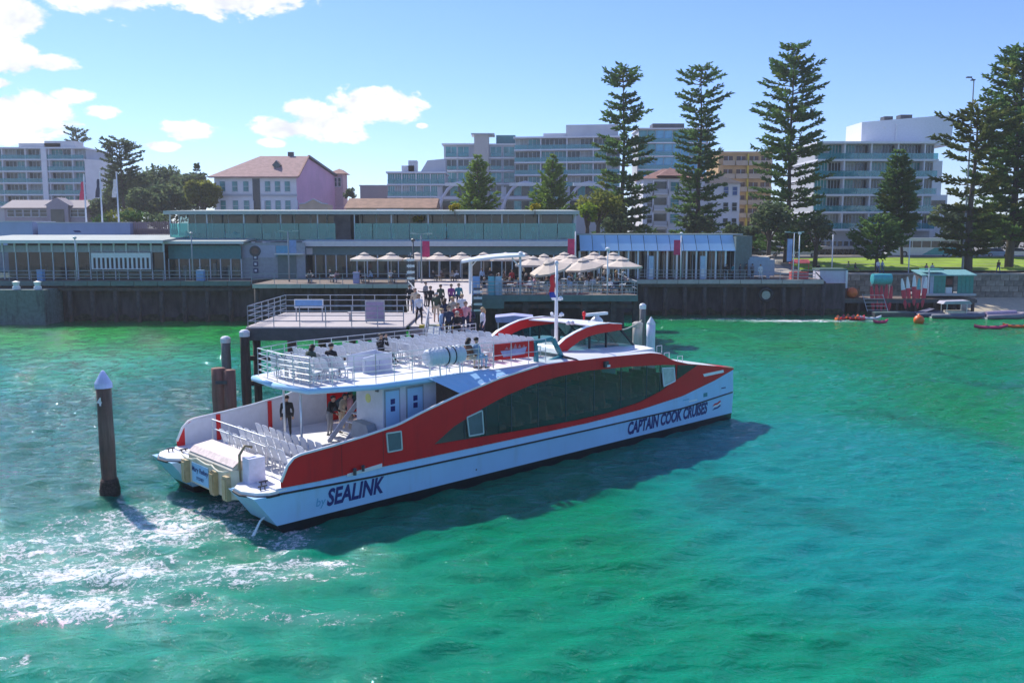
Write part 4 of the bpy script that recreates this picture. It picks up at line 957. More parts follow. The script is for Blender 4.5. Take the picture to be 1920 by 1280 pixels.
# two storey hall
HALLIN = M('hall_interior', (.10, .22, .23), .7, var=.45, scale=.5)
r, W, H_ = pav('wharf_hall', 'two storey wharf hall with long sage green roof edge and glass balcony', 332, 1077, 109, 16, 396, WFL)
Z1 = Z_(449, 109) - WFL; ZB = Z_(419, 109) - WFL
mb = MB(); mb.box(-.6, W + .4, -2.2, -2.05, H_ - .42, H_, 0); mb.build('eave', EAVE, r)
mb = MB(); mb.prism([(-.6, -2.05, H_), (-.6, 14, H_ + .45), (-.6, 14, H_ + .2), (-.6, -2.05, H_ - .3)], (W + 1, 0, 0)); mb.build('roof', ROOFG, r, recalc=True)
mb = MB(); mb.box(0, W, -2.0, 12, Z1 - .25, Z1); mb.build('upper_floor', SHADEW, r)
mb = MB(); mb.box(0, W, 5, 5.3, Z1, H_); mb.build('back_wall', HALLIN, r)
mb = MB(); mb.box(W * .405, W * .445, -1.9, 2, 0, H_ - .1); mb.build('stair_core', DARKIN, r)
bays(r, W, Z1, H_ - .1, 24, 1.2)
nb_ = 22; bw = W / nb_; gm = MB(); gm.box(.04, bw - .04, 0, .04, Z1 - .1, ZB); g = gm.mesh('balustrade_panel', GBAL)
for i in range(nb_):
    if not (W * .40 < i * bw + bw / 2 < W * .45): link('balustrade_panel', g, r, (i * bw, -2.0, 0))
pm_ = MB(); pm_.box(-.07, .07, -.07, .07, Z1, H_ - .2); pme = pm_.mesh('column', FRAMEW)
for i in range(0, nb_ + 1, 2): link('column', pme, r, (i * bw, -1.7, 0))
rr = random.Random(5)
for i in range(26): mb = MB(); x = rr.uniform(1, W - 1); mb.box(x - .35, x + .35, .0, .5, Z1, Z1 + .75); mb.box(x - .5, x - .42, .1, .5, Z1, Z1 + .95); mb.build('balcony_table', SIGNWHITE if i % 3 else WARM, r)
# ground floor of the hall
xg0, xg1 = X_(572, 106, 480) - X_(332, 109, 480), X_(1077, 106, 480) - X_(332, 109, 480)
mb = MB(); mb.box(xg0, xg1, -4.2, -4.05, Z1 - .75, Z1 - .15); mb.prism([(xg0, -4.05, Z1 - .2), (xg0, -2, Z1 + .02), (xg0, -2, Z1 - .2), (xg0, -4.05, Z1 - .4)], (xg1 - xg0, 0, 0)); mb.build('lower_eave', EAVEW, r, recalc=True)
mb = MB(); mb.box(xg0, xg1, -3.1, -3.0, Z1 - 1.75, Z1 - .85); mb.build('fascia_band', M('fascia_teal', (.12, .22, .24), .6, var=.08), r)
mb = MB(); mb.box(xg0 + .2, xg0 + .9, -3.16, -3.1, Z1 - 1.7, Z1 - .95, 0); mb.build('fascia_sign', SIGNWHITE, r)
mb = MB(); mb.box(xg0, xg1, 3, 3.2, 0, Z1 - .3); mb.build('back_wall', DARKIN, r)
sub = empty('x', (0, 0, 0)); bpy.data.objects.remove(sub)
bw = (xg1 - xg0) / 26; gm = MB(); gm.add([(.06, 0, 0), (bw - .06, 0, 0), (bw - .06, 0, Z1 - 1.8), (.06, 0, Z1 - 1.8)], [(0, 1, 2, 3)]); g = gm.mesh('shop_window', GPAV); cm = MB(); cm.box(-.06, .06, -.08, .05, 0, Z1 - 1.75); c = cm.mesh('mullion', FRAMEW)
for i in range(27):
    link('mullion', c, r, (xg0 + i * bw, -3.0, 0))
    if i < 26: link('shop_window', g, r, (xg0 + i * bw, -3.0, 0))
mb = MB(); mb.box(X_(510, 108) - X_(332, 109) , xg0, -1.5, 3, 0, Z1 - .3); mb.build('service_wall', TEALD, r)
# right wing with pale blue sloping awning panels
r, W, H_ = pav('awning_wing', 'single storey wing with a row of pale blue sloping awning panels', 1085, 1372, 109, 8, 441, 4.2)
zl = Z_(470, 108) - 4.2
mb = MB(); mb.box(-.3, W + 1.2, -.3, 7, H_, H_ + .18); mb.build('roof', ROOFG, r)
aw_m = M('awning_blue', (.38, .60, .78), .5, var=.07, scale=.6); k = 12; w_ = W / k
pm_ = MB(); pm_.prism([(.03, -2.0, zl), (w_ - .03, -2.0, zl), (w_ - .03, -.3, H_), (.03, -.3, H_)], (0, .03, .05)); ap = pm_.mesh('awning_panel', aw_m, recalc=True)
for i in range(k): link('awning_panel', ap, r, (i * w_, 0, 0))
mb = MB(); mb.box(0, W, 4, 4.2, 0, H_); mb.build('back_wall', DARKIN, r)
bays(r, W, 0, zl - .1, 16, .5)
cm = MB(); cm.box(-.1, .1, -.1, .1, 0, zl); c = cm.mesh('column', SIGNWHITE)
for i in range(0, 17): link('column', c, r, (i * W / 16, -1.7, 0))
for px_ in (1221, 1318): x = X_(px_, 107) - X_(1085, 109); mb = MB(); mb.box(x - .28, x + .28, -2.3, -1.9, 0, 2.7, 0); mb.box(x - .2, x + .2, -2.33, -2.3, .3, 1.2, 1); mb.build('kiosk_pillar', [M('pillar_blue', (.40, .54, .70), .5), SIGNWHITE], r)
mb = MB(); mb.prism([(W, -2.0, 0), (W + 2.4, 0, 0), (W + 2.4, 4, 0), (W, 4, 0)], (0, 0, H_ - .1)); mb.build('end_room', M('end_teal', (.10, .15, .15), .6, var=.15), r, recalc=True)
# ------------------------------------------------------------------ buildings on the shore
STUCCO = M('stucco_white', (.76, .76, .78), .7, var=.06, scale=.4); SLAB = M('slab_white', (.74, .75, .79), .6, var=.05)
BLD_GL = GLASS('balcony_glass', (.45, .85, .88), .5, refl=.6, body=(.06, .36, .40))
WINT = M('window_teal', (.06, .27, .29), .12, var=.35, scale=.5); WIND = M('window_dark', (.03, .045, .055), .1, var=.4, scale=.5)
TERRA = M('terracotta', (.30, .15, .12), .8, var=.15, scale=1.5); PINKROOF = M('roof_tiles_pink', (.40, .24, .22), .85, var=.14, scale=1.2)
CURT = M('window_curtain', (.34, .36, .36), .3, var=.3, scale=.8)
PINK = M('pink_render', (.66, .36, .52), .8, var=.07, scale=.3); CREAMB = M('cream_brick', (.50, .40, .30), .8, var=.08, scale=.5)
GREYB = M('grey_render', (.46, .48, .52), .7, var=.06, scale=.3); TANB = M('tan_brick', (.55, .36, .18), .8, var=.1, scale=.6)
def bld(name, label, px0, px1, ytop, Y, cat='building', floor=None, rz=0):
    fl = gz(0, Y) - .2 if floor is None else floor
    x0 = X_(px0, Y, 350); x1 = X_(px1, Y, 350)
    return empty(name, (x0, Y, fl), rz, label, cat), x1 - x0, Z_(ytop, Y) - fl
def floors(root, W, tops, fh, depth, nb, slab=SLAB, glass=BLD_GL, win=WIND, over=1.0, x0=0.0, end=True, bal=1.05, y0=0., mull=3):
    """balconied storeys: wall of windows, deep slab edges, glass balustrades; tops = slab levels from the ground up"""
    bw = W / nb
    wm = MB()
    for j in range(mull):
        a = .08 + j * (bw - .16) / mull; wm.box(a + .04, a + (bw - .16) / mull - .04, -.02, .06, .1, fh - .55, 0)
    for j in range(mull + 1): a = .08 + j * (bw - .16) / mull; wm.box(a - .045, a + .045, -.06, .05, .05, fh - .5, 1)
    win_m = wm.mesh('window', [win, FRAMEW]); win2 = wm.mesh('window', [WINT, FRAMEW]); win3 = wm.mesh('window', [CURT, FRAMEW])
    gm = MB(); gm.box(.03, bw - .03, 0, .05, 0, bal); gl = gm.mesh('balustrade', glass)
    dv = MB(); dv.box(-.12, .12, 0, over, 0, fh - .3); dvm = dv.mesh('party_fin', slab)
    rr = random.Random(int(W * 10))
    for k, z in enumerate(tops):
        mb = MB(); mb.box(x0 - .1, x0 + W + .1, y0 - over, y0 + depth, z - .34, z); mb.build('slab', slab, root)
        for i in range(nb):
            link('window', rr.choice((win_m, win_m, win_m, win2, win2, win3)), root, (x0 + i * bw, y0 + .06, z))
            link('balustrade', gl, root, (x0 + i * bw, y0 - over + .06, z))
            if i and i % 2 == 0: link('party_fin', dvm, root, (x0 + i * bw, y0 - over + .1, z))
    mb = MB(); mb.box(x0, x0 + W, y0 + .13, y0 + depth - .1, -1, tops[-1] + fh - .4); mb.build('wall', GREYB, root)
    mb = MB(); mb.box(x0 - .3, x0 + W + .3, y0 - over - .2, y0 + depth, tops[-1] + fh - .4, tops[-1] + fh); mb.build('roof', slab, root)
def winrow(root, xs, z0, z1, w, y=0., mat=WIND, frame=FRAMEW, name='window', sill=True):
    wm = MB(); wm.box(-w / 2, w / 2, -.02, .05, z0, z1, 0); f = .09
    wm.box(-w / 2 - f, -w / 2, -.08, .05, z0 - f, z1 + f, 1); wm.box(w / 2, w / 2 + f, -.08, .05, z0 - f, z1 + f, 1); wm.box(-w / 2, w / 2, -.08, .05, z1, z1 + f, 1); wm.box(-w / 2 - f, w / 2 + f, -.14, .05, z0 - f * 1.6, z0, 1); wm.box(-w / 2, w / 2, -.05, .04, (z0 + z1) / 2 - .04, (z0 + z1) / 2 + .04, 1)
    me = wm.mesh(name, [mat, frame])
    for x in xs: link(name, me, root, (x, y - .02, 0))
def roofgear(root, lst, mat=GREYB):
    for (x, y, w, d, z, h) in lst: mb = MB(); mb.box(x, x + w, y, y + d, z, z + h); mb.build('roof_plant', mat, root)

# apartments far left
r, W, H_ = bld('apartment_block', 'pale balconied apartment block at far left behind the flagpoles', -30, 165, 277, 240)
fh = 3.0; tops = [H_ - fh * (5 - i) + .0 for i in range(5)]
floors(r, W, tops, fh, 14, 9, over=1.6)
mb = MB(); mb.box(-1, W, 12, 14, -2, tops[0]); mb.build('wall', GREYB, r); mb = MB(); mb.box(W * .60, W * .65, -1.9, 0, -2, H_ - .4); mb.build('stair_tower', STUCCO, r)
mb = MB(); mb.prism([(W, -1.2, -2), (W + 2.2, 2.2, -2), (W + 2.2, 12, -2), (W, 12, -2)], (0, 0, H_ - 1)); mb.build('end_bay', STUCCO, r, recalc=True)
roofgear(r, [(W * .3, 3, 11, 6, H_, 1.4), (W * .55, 3, 8, 5, H_, 2.0)])
# low gabled house in front of it
r, W, H_ = bld('gabled_house', 'low mauve house with small central gable below the far left apartments', 5, 158, 384, 205)
MAUVE = M('mauve_wall', (.33, .29, .33), .8, var=.1)
mb = MB(); mb.box(0, W, 0, 9, -2, H_ - .6); mb.build('wall', MAUVE, r)
mb = MB(); mb.prism([(-.5, -.8, H_ - .7), (-.5, 4.5, H_ + 1.2), (-.5, 9.5, H_ - .7)], (W + 1, 0, 0)); mb.build('roof', M('roof_mauve', (.25, .21, .24), .8, var=.1), r, recalc=True)
gx = W * .68; mb = MB(); mb.prism([(gx - 2.4, -1.0, -1), (gx + 2.4, -1.0, -1), (gx + 2.4, -1.0, H_ - .2), (gx + 2.9, -1.0, H_ - .2), (gx, -1.0, H_ + 1.6), (gx - 2.9, -1.0, H_ - .2), (gx - 2.4, -1.0, H_ - .2)], (0, 4, 0)); mb.build('gable', MAUVE, r, recalc=True)
mb = MB(); mb.box(gx - 1.5, gx + 1.5, -1.06, -1, -.6, H_ - 1); mb.build('doorway', WIND, r)
winrow(r, [W * k for k in (.08, .18, .28, .38, .48, .86, .95)], H_ - 2.6, H_ - 1.1, 1.5)
# blue grey sheds behind the left pavilion
SHED = M('shed_blue', (.34, .42, .62), .6, var=.06, scale=.5)
for (p0, p1, yt, lab) in ((66, 240, 418, 'long windowless blue grey shed behind the left pavilion'), (-30, 56, 416, 'pale lilac blue shed wall cut by the left edge of the photo')):
    r, W, H_ = bld('shed', lab, p0, p1, yt, 122, 'shed')
    mb = MB(); mb.box(0, W, 0, 6, -1, H_); mb.build('wall', SHED, r); mb = MB(); mb.box(-.1, W + .1, -.1, 6.1, H_, H_ + .1); mb.build('roof', EAVEW, r)
    if p0 > 0: mb = MB(); mb.prism([(W * .38, -.02, H_ - 1.0), (W * .45, -.02, H_ - 1.0), (W * .47, -.02, H_ - 1.25), (W * .40, -.02, H_ - 1.25)], (0, .02, 0)); mb.build('wall_mark', NAVY, r, recalc=True)
mb = MB(); x = X_(61, 121); mb.lathe([(.3, 0), (.3, 2.6), (.45, 2.7), (.45, 4.6), (.1, 4.8)], 12); tag(mb.build('vent_stack', M('stack_cream', (.6, .58, .42), .6), None, (x, 121, 4.3)), 'cream round vent stack between the two blue sheds', 'vent')
r = empty('picket_fence', (X_(246, 123), 123, gz(0, 123)), 0, 'weathered pink brown paling fence left of the wharf hall', 'fence')
W = X_(334, 123) - X_(246, 123); zt = Z_(415, 123) - gz(0, 123); pm_ = MB(); pm_.box(0, .2, 0, .05, 0, zt); pk = pm_.mesh('paling', M('paling', (.33, .22, .21), .85, var=.2)); n = 24
for i in range(n): link('paling', pk, r, (i * W / n, 0, random.uniform(-.12, .05)))
mb = MB(); mb.box(0, W, .06, .12, zt * .3, zt * .4); mb.box(0, W, .06, .12, zt * .75, zt * .85); mb.build('fence_rail', TIMGREY, r)
# white and pink guesthouse with hipped roof
r, W, H_ = bld('guesthouse', 'white guesthouse with hipped pink tiled roof and pink side wall', 402, 556, 328, 190)
zroof = Z_(292, 198) - r.location.z; Dp = 34.0
XR = X_(645, 190 + Dp, 350) - X_(402, 190, 350)
mb = MB(); mb.box(0, W, 0, .4, -2, H_ - .3); mb.build('wall', STUCCO, r)
xw = lambda k: W + (X_(628, 190 + Dp, 350) - X_(402, 190, 350) - W) * k
zb_ = Z_(331, 190 + Dp) - r.location.z; zr2 = zroof - .35
mb = MB(); mb.prism([(W, 0, -2), (xw(1), Dp, -2), (xw(1), Dp, zb_), (xw(.27), 9.2, zr2), (W, 0, H_ - .3)], (-5, 2, 0)); mb.build('side_wall', PINK, r, recalc=True)
mb = MB(); mb.add([(-1.0, -1.0, H_ - .4), (W + .7, -1.0, H_ - .4), (xw(.27) + .3, 9.2, zroof), (7.2, 9.2, zroof), (-1, 18, H_ - .4), (xw(1) + .4, Dp, zb_ + .3), (xw(1) - 9, Dp, H_ - 3)], [(0, 1, 2, 3), (0, 3, 4), (3, 2, 5, 6), (3, 6, 4)]); mb.add([(-1.0, -1.0, H_ - .6), (W + .7, -1.0, H_ - .6), (W + .7, .2, H_ - .6), (-1, .2, H_ - .6)], [(0, 1, 2, 3)]); mb.add([(-1.0, -1.0, H_ - .6), (W + .7, -1.0, H_ - .6), (W + .7, -1.0, H_ - .38), (-1, -1.0, H_ - .38)], [(0, 1, 2, 3)]); roof_ = mb.build('roof', PINKROOF, r)
mb = MB(); mb.bar((xw(.27) + .3, 9.2, zroof + .0), (xw(1) + .4, Dp, zb_ + .3), .5, .4); mb.build('verge', DGREY, roof_); mb = MB(); mb.bar((W + .7, -1, H_ - .35), (xw(.27) + .3, 9.2, zroof), .3, .25); mb.build('ridge_cap', TERRA, roof_)
mb = MB(); c = 12.1; mb.prism([(c - .9, 3.2, H_ + 2.2), (c, 3.2, H_ + 3.2), (c + .9, 3.2, H_ + 2.2), (c, 3.2, H_ + 1.4)], (0, 2, 0)); mb.build('roof_vent', WIND, roof_, recalc=True)
mb = MB(); mb.box(W * .77, W * .84, 9.4, 10.2, zroof - .2, zroof + .9); mb.build('chimney', DGREY, roof_)
f2 = H_ - .35
w1 = [W * k for k in (.10, .25, .385)]; w2 = [W * k for k in (.65, .77, .89)]
winrow(r, w1 + w2, f2 - 3.0, f2 - 1.0, 1.05, 0, WINT); winrow(r, w1 + w2, f2 - 7.0, f2 - 4.9, 1.05, 0, WINT)
mb = MB(); mb.box(-.2, W * .455, -.25, 0, f2 - 4.0, f2 - 3.55); mb.box(W * .565, W + .1, -.25, 0, f2 - 4.0, f2 - 3.55); mb.build('string_course', GREYB, r)
mb = MB(); mb.box(W * .465, W * .555, -.06, 0, -2, f2 - .4); mb.build('stair_window', M('stair_glass', (.02, .03, .05), .15, var=.2), r)
mb = MB(); mb.box(-.1, W * .455, -.35, 0, -2, f2 - 7.6); mb.box(W * .565, W + .1, -.35, 0, -2, f2 - 7.6); mb.build('plinth', GREYB, r)
for k in (0, .44, .575, .975): mb = MB(); mb.box(W * k, W * k + .6, -.5, 0, -2, f2 - 4.9); mb.build('pilaster', STUCCO, r)
r2, W2, H2 = bld('pink_annexe', 'small pink annexe with low brown roof right of the guesthouse', 622, 643, 326, 224)
mb = MB(); mb.box(0, W2, 0, 6, -2, H2); mb.build('wall', M('pink_annexe', (.55, .36, .40), .8), r2); mb = MB(); mb.prism([(-1, -.8, H2), (W2 + 1, -.8, H2), (W2 / 2, 3, H2 + 1.4)], (0, 6, 0)); mb.build('roof', TERRA, r2, recalc=True); winrow(r2, [W2 * .35, W2 * .7], H2 - 3, H2 - 1, .6)
r2, W2, H2 = bld('parapet_shop', 'cream curved parapet shopfront beside the guesthouse', 560, 614, 378, 186)
mb = MB(); mb.prism([(0, 0, -2), (W2, 0, -2), (W2, 0, H2 - .6), (W2 * .8, 0, H2 - .5), (W2 * .5, 0, H2 + .4), (W2 * .2, 0, H2 - .5), (0, 0, H2 - .6)], (0, 5, 0)); mb.build('wall', CREAMB, r2, recalc=True)
mb = MB(); mb.tube([(0, -.1, H2 - .5), (W2 * .2, -.1, H2 - .4), (W2 * .5, -.1, H2 + .5), (W2 * .8, -.1, H2 - .4), (W2, -.1, H2 - .5)], .16, 6); mb.build('coping', GREYB, r2)
r2, W2, H2 = bld('small_house', 'plain mauve box house right of the guesthouse', 675, 728, 349, 226)
mb = MB(); mb.box(0, W2, 0, 8, -2, H2); mb.build('wall', M('mauve_box', (.38, .32, .34), .8, var=.05), r2); mb = MB(); mb.box(-.2, W2 + .2, -.2, 8.2, H2, H2 + .25); mb.build('parapet', GREYB, r2)
r2, W2, H2 = bld('shop_roof', 'long low shop with rust brown roof above the wharf hall', 648, 815, 390, 160)
mb = MB(); mb.box(0, W2, 0, 8, -2, H2); mb.build('wall', CREAMB, r2); mb = MB(); mb.prism([(-.3, -.4, H2), (-.3, 5, Z_(372, 165) - r2.location.z), (-.3, 9, H2)], (W2 + .6, 0, 0)); mb.build('roof', M('rust_roof', (.30, .17, .11), .85, var=.2, scale=1), r2, recalc=True)
mb = MB(); mb.box(W2 * .35, W2 * .65, -.6, -.5, H2 - .9, H2 - .2); mb.build('fascia', SIGNWHITE, r2)
# teal glass block
r, W, H_ = bld('glass_block', 'low teal glass block left of the stepped apartments', 727, 834, 322, 215)
fh = (Z_(325, 215) - Z_(348, 215)); tops = [H_ - fh * 3, H_ - fh * 2, H_ - fh]
floors(r, W, tops, fh, 12, 8, win=WINT, over=.5, slab=SLAB)
mb = MB(); mb.prism([(W * .55, 3, H_), (W, 3, H_), (W, 3, H_ + 3.2), (W * .68, 3, H_ + 2.8)], (0, 5, 0)); mb.build('roof_plant', GREYB, r, recalc=True); roofgear(r, [(W * .22, 3, 3, 4, H_, 1.6), (W * .34, 3, 2, 3, H_, 2.8)])
# stepped apartments in the centre
r, W, H_ = bld('stepped_apartments', 'grey stepped apartments with roof tower left of the long balconies', 833, 968, 272, 232)
mb = MB(); mb.box(0, W, 0, 12, -2, H_); mb.build('wall', GREYB, r)
mb = MB(); mb.box(-.5, W * .5, -.8, 12, H_, H_ + .35); mb.box(W * .5, W, -.4, 12, H_, H_ + .3); mb.build('roof', SLAB, r)
mb = MB(); mb.box(W * .42, W * .62, -1.0, 5, -2, H_ + 2.4); mb.build('tower', M('tower_cream', (.50, .47, .44), .7, var=.05), r); mb = MB(); mb.box(W * .38, W * .70, -1.6, 5.5, H_ + 2.4, H_ + 2.75); mb.build('tower_roof', GREYB, r)
roofgear(r, [(W * .72, 2, W * .27, 6, H_ + .3, 2.3)], TEALD)
for f in range(4):
    z0 = H_ - 3.2 * (f + 1) + .4
    for x in (W * .10, W * .27, W * .72, W * .90): 
        mb = MB(); mb.box(x - 1.35, x + 1.35, -.12, .0, z0, z0 + 2.3, 0); mb.box(x - 1.5, x - 1.35, -.3, 0, z0 - .2, z0 + 2.4, 1); mb.box(x + 1.35, x + 1.5, -.3, 0, z0 - .2, z0 + 2.4, 1); mb.box(x - .05, x + .05, -.2, 0, z0, z0 + 2.3, 1); mb.box(x - 1.35, x + 1.35, -.5, -.45, z0 - .1, z0 + .8, 2); mb.build('window', [WIND if f % 2 else WINT, FRAMEW, BLD_GL], r)
    mb = MB(); mb.box(0, W * .42, -.6, 0, z0 - .6, z0 - .25); mb.box(W * .62, W, -.6, 0, z0 - .6, z0 - .25); mb.build('slab', SLAB, r)
# long balconies
r, W, H_ = bld('balcony_apartments', 'long white apartments with four continuous balconies behind the pines', 966, 1160, 258, 228)
fh = 3.02; tops = [H_ - fh * (5 - i) for i in range(5)]
floors(r, W, tops, fh, 14, 8, over=1.5, win=WIND)
r.rotation_euler = (0, 0, R(-7))
roofgear(r, [(W * .48, 3, W * .5, 7, H_, 3.2), (W * .26, 3, 6, 5, H_, 1.2)])
# barrel vaulted hall
r, W, H_ = bld('vaulted_hall', 'low hall with three white barrel vault roofs behind the small pines', 815, 1180, 342, 185)
vw = W / 3.6; VA = M('vault_white', (.58, .58, .66), .5, var=.05)
for i in range(3):
    x0 = i * vw * 1.18
    mb = MB(); rows = []
    for j in range(13): a = math.pi * j / 12; rows.append([(x0 + vw / 2 - vw / 2 * math.cos(a), y, -2 + (H_ + 2) * math.sin(a) ** .6) for y in (0, 14)])
    mb.strip(rows); mb.build('vault', VA, r, smooth=True)
    mb = MB(); pts = [(x0 + vw / 2 - vw / 2 * math.cos(math.pi * j / 12), -.1, -2 + (H_ + 2) * math.sin(math.pi * j / 12) ** .6) for j in range(13)]; mb.tube(pts, .35, 6); mb.build('arch_rim', VA, r)
    zt_ = H_ - .6; k = 5
    for j in range(k):
        for z0 in (H_ - 2.6, H_ - 5.6): mb = MB(); w_ = vw * .72 / k; x = x0 + vw * .14 + j * w_; mb.box(x + .06, x + w_ - .06, .3, .4, z0, z0 + 1.9); mb.build('window', WINT if j % 2 else WIND, r)
    mb = MB(); mb.box(x0 + vw * .04, x0 + vw * .96, -.3, .5, H_ - 3.4, H_ - 2.8); mb.build('slab', VA, r)
    mb = MB(); mb.box(x0 + vw * .2, x0 + vw * .8, -.5, .3, H_ - .75, H_ - .1); mb.build('hood', SIGNWHITE, r)
    mb = MB(); mb.box(x0 + vw * .05, x0 + vw * .95, .45, .6, -2, H_ - .9); mb.build('wall', GREYB, r)
# blue glass block
r, W, H_ = bld('blue_glass_block', 'tall blue glass apartment block between the first two tall pines', 1196, 1322, 243, 232)
BG = M('curtain_blue', (.10, .38, .58), .12, var=.3, scale=.4)
nb_, nf = 8, 6; bw = W / nb_; fh = 3.3
mb = MB(); mb.box(0, W, .1, 12, -2, H_); mb.build('wall', GREYB, r)
pm_ = MB(); pm_.box(.06, bw - .06, -.03, .08, .1, fh - .25); ga, gb = pm_.mesh('window_pane', BG), pm_.mesh('window_pane', WINT)
rr = random.Random(2)
for f in range(nf):
    for i in range(nb_): link('window_pane', ga if rr.random() < .6 else gb, r, (i * bw, 0, H_ - (f + 1) * fh))
    mb = MB(); mb.box(-.2, W * (.55 if f % 2 else .98), -.9, 0, H_ - (f + 1) * fh - .2, H_ - (f + 1) * fh + .1); mb.build('slab', SLAB, r)
    mb = MB(); mb.box(0, W * .5, -.9, -.85, H_ - (f + 1) * fh + .1, H_ - (f + 1) * fh + 1.1); mb.build('balustrade', BLD_GL, r)
mb = MB(); mb.box(-.4, W + .4, -.9, 12, H_, H_ + .3); mb.build('roof', SLAB, r); roofgear(r, [(W * .22, 2, 8, 5, H_ + .3, 1.4)], DGREY)
mb = MB(); mb.prism([(W, 0, H_ - 9), (W + 3.2, 0, H_ - 9), (W, 0, H_ - 2)], (0, 8, 0)); mb.build('side_terrace', GREYB, r, recalc=True)
# white villa with terracotta roof
r, W, H_ = bld('white_villa', 'white four storey villa with terracotta hipped roof between the tall pines', 1206, 1392, 335, 180)
mb = MB(); mb.box(0, W * .62, 0, 10, -2, H_); mb.box(W * .62, W, 2.0, 10, -2, H_ - .8); mb.build('wall', M('villa_white', (.76, .76, .80), .75, var=.05, scale=.4), r)
def hip(x0, x1, y0, y1, z, h, mat=TERRA, o=.6):
    cx0, cx1 = x0 + (y1 - y0) * .45, x1 - (y1 - y0) * .45
    if cx0 > cx1: cx0 = cx1 = (x0 + x1) / 2
    cy = (y0 + y1) / 2; mb = MB(); mb.add([(x0 - o, y0 - o, z), (x1 + o, y0 - o, z), (x1 + o, y1 + o, z), (x0 - o, y1 + o, z), (cx0, cy, z + h), (cx1, cy, z + h)], [(0, 1, 5, 4), (1, 2, 5), (2, 3, 4, 5), (3, 0, 4), (3, 2, 1, 0)]); return mb
hip(0, W * .62, 0, 10, H_, 2.2).build('roof', TERRA, r); hip(W * .62, W, 2, 10, H_ - .8, 2.0).build('roof', M('roof_charcoal', (.06, .055, .06), .8), r)
hip(W * .16, W * .40, -1.2, 4, H_ + .5, 1.7).build('roof', TERRA, r)
for f in range(4):
    z0 = H_ - 3.1 * (f + 1) + .7
    winrow(r, [W * .07], z0, z0 + 1.5, 1.0); winrow(r, [W * .32], z0, z0 + 1.7, 1.6, 0, WINT)
    for x in (W * .17, W * .50): mb = MB(); mb.box(x - 1.25, x + 1.25, -.03, .06, z0 - .5, z0 + 1.8, 0); mb.box(x - 1.5, x + 1.5, -1.2, -.03, z0 - .75, z0 - .55, 1); mb.box(x - 1.5, x + 1.5, -1.2, -1.12, z0 - .55, z0 + .35, 2); mb.box(x - 1.5, x - 1.35, -1.2, -.03, z0 - .75, z0 + 2, 1); mb.box(x + 1.35, x + 1.5, -1.2, -.03, z0 - .75, z0 + 2, 1); mb.build('balcony', [WIND, STUCCO, GREYB], r)
    winrow(r, [W * .70, W * .86, W * .95], z0 - .7, z0 + .9, .9, 2.0, M('window_blue', (.05, .12, .30), .15) if f == 0 else WIND)
# tan brick apartments
r, W, H_ = bld('tan_apartments', 'tan brick apartment block left of the tallest pine', 1346, 1446, 289, 196)
mb = MB(); mb.box(0, W, 0, 12, -2, H_); mb.build('wall', TANB, r); mb = MB(); mb.box(-.2, W + .2, -.3, 12, H_, H_ + .5); mb.build('parapet', TANB, r)
for f in range(7):
    z0 = H_ - 2.75 * (f + 1) + .7
    for x in (W * .18, W * .42, W * .66, W * .88): mb = MB(); mb.box(x - .95, x + .95, -.03, .06, z0, z0 + 1.6, 0); mb.box(x - 1.25, x + 1.25, -.9, -.03, z0 - .35, z0 - .15, 1); mb.box(x - 1.25, x + 1.25, -.9, -.82, z0 - .15, z0 + .65, 1); mb.box(x - .05, x + .05, -.06, 0, z0, z0 + 1.6, 2); mb.build('balcony', [M('window_brown', (.09, .045, .035), .3, var=.3), CREAMB, FRAMEW], r)
mb = MB(); mb.box(W * .53, W * .56, -.4, 0, -2, H_); mb.build('downpipe', YELLOW, r)
# hotel on the right
r, W, H_ = bld('hotel', 'six storey white hotel with glass balconies behind the slim pine', 1526, 1748, 266, 168)
fh = 3.12; tops = [H_ - .1 - fh * (6 - i) for i in range(1, 6)]
floors(r, W, tops, fh, 16, 9, over=1.8, win=WIND, mull=4)
mb = MB(); mb.box(0, W, .1, 16, -3, tops[0]); mb.build('wall', GREYB, r)
mb = MB(); mb.box(-2, W * .5, -4, 0, tops[0] - 3.6, tops[0] - 3.1); mb.build('porch_roof', M('porch_cream', (.5, .46, .4), .7), r)
winrow(r, [W * k for k in (.04, .09, .14, .19, .24, .29, .34, .39)], 0.2, 2.6, .8, -.1)
pz = Z_(222, 172) - r.location.z
mb = MB(); mb.prism([(X_(1606, 172) - r.location.x, 4, H_ - .3), (X_(1772, 172) - r.location.x, 4, H_ - .3), (X_(1776, 172) - r.location.x, 4, pz + .55), (X_(1740, 172) - r.location.x, 4, pz + .4), (X_(1606, 172) - r.location.x, 4, pz - .7)], (0, 8, 0)); ph = mb.build('penthouse', M('penthouse_white', (.72, .74, .80), .5, var=.04), r, recalc=True)
mb = MB(); x = X_(1670, 172) - r.location.x; mb.tube([(x, 3.9, H_ - .2), (x, 3.9, pz - 1)], .22, 8); mb.box(x - 5.3, x - 4.9, 3.95, 4, pz - 1.9, pz - 1.6); mb.box(x - 2.4, x - 1.9, 3.95, 4, pz - 1.9, pz - 1.5); mb.build('flue', SIGNWHITE, ph)
roofgear(r, [(X_(1655, 172) - r.location.x, 6, 1.6, 2, pz - .3, .9), (X_(1685, 172) - r.location.x, 6, 2.2, 2, pz - .1, 1.0)], DGREY)
xa = W + .2; mb = MB(); mb.box(xa, xa + 3.4, 1.5, 14, -3, tops[2]); mb.box(xa, xa + 2.6, 2.5, 14, tops[2], tops[4]); mb.build('side_wing', STUCCO, r)
for z in (tops[1] + .6, tops[0] + .6): mb = MB(); mb.box(xa + .4, xa + 3.0, 1.4, 1.5, z, z + 1.5); mb.build('window', WIND, r)
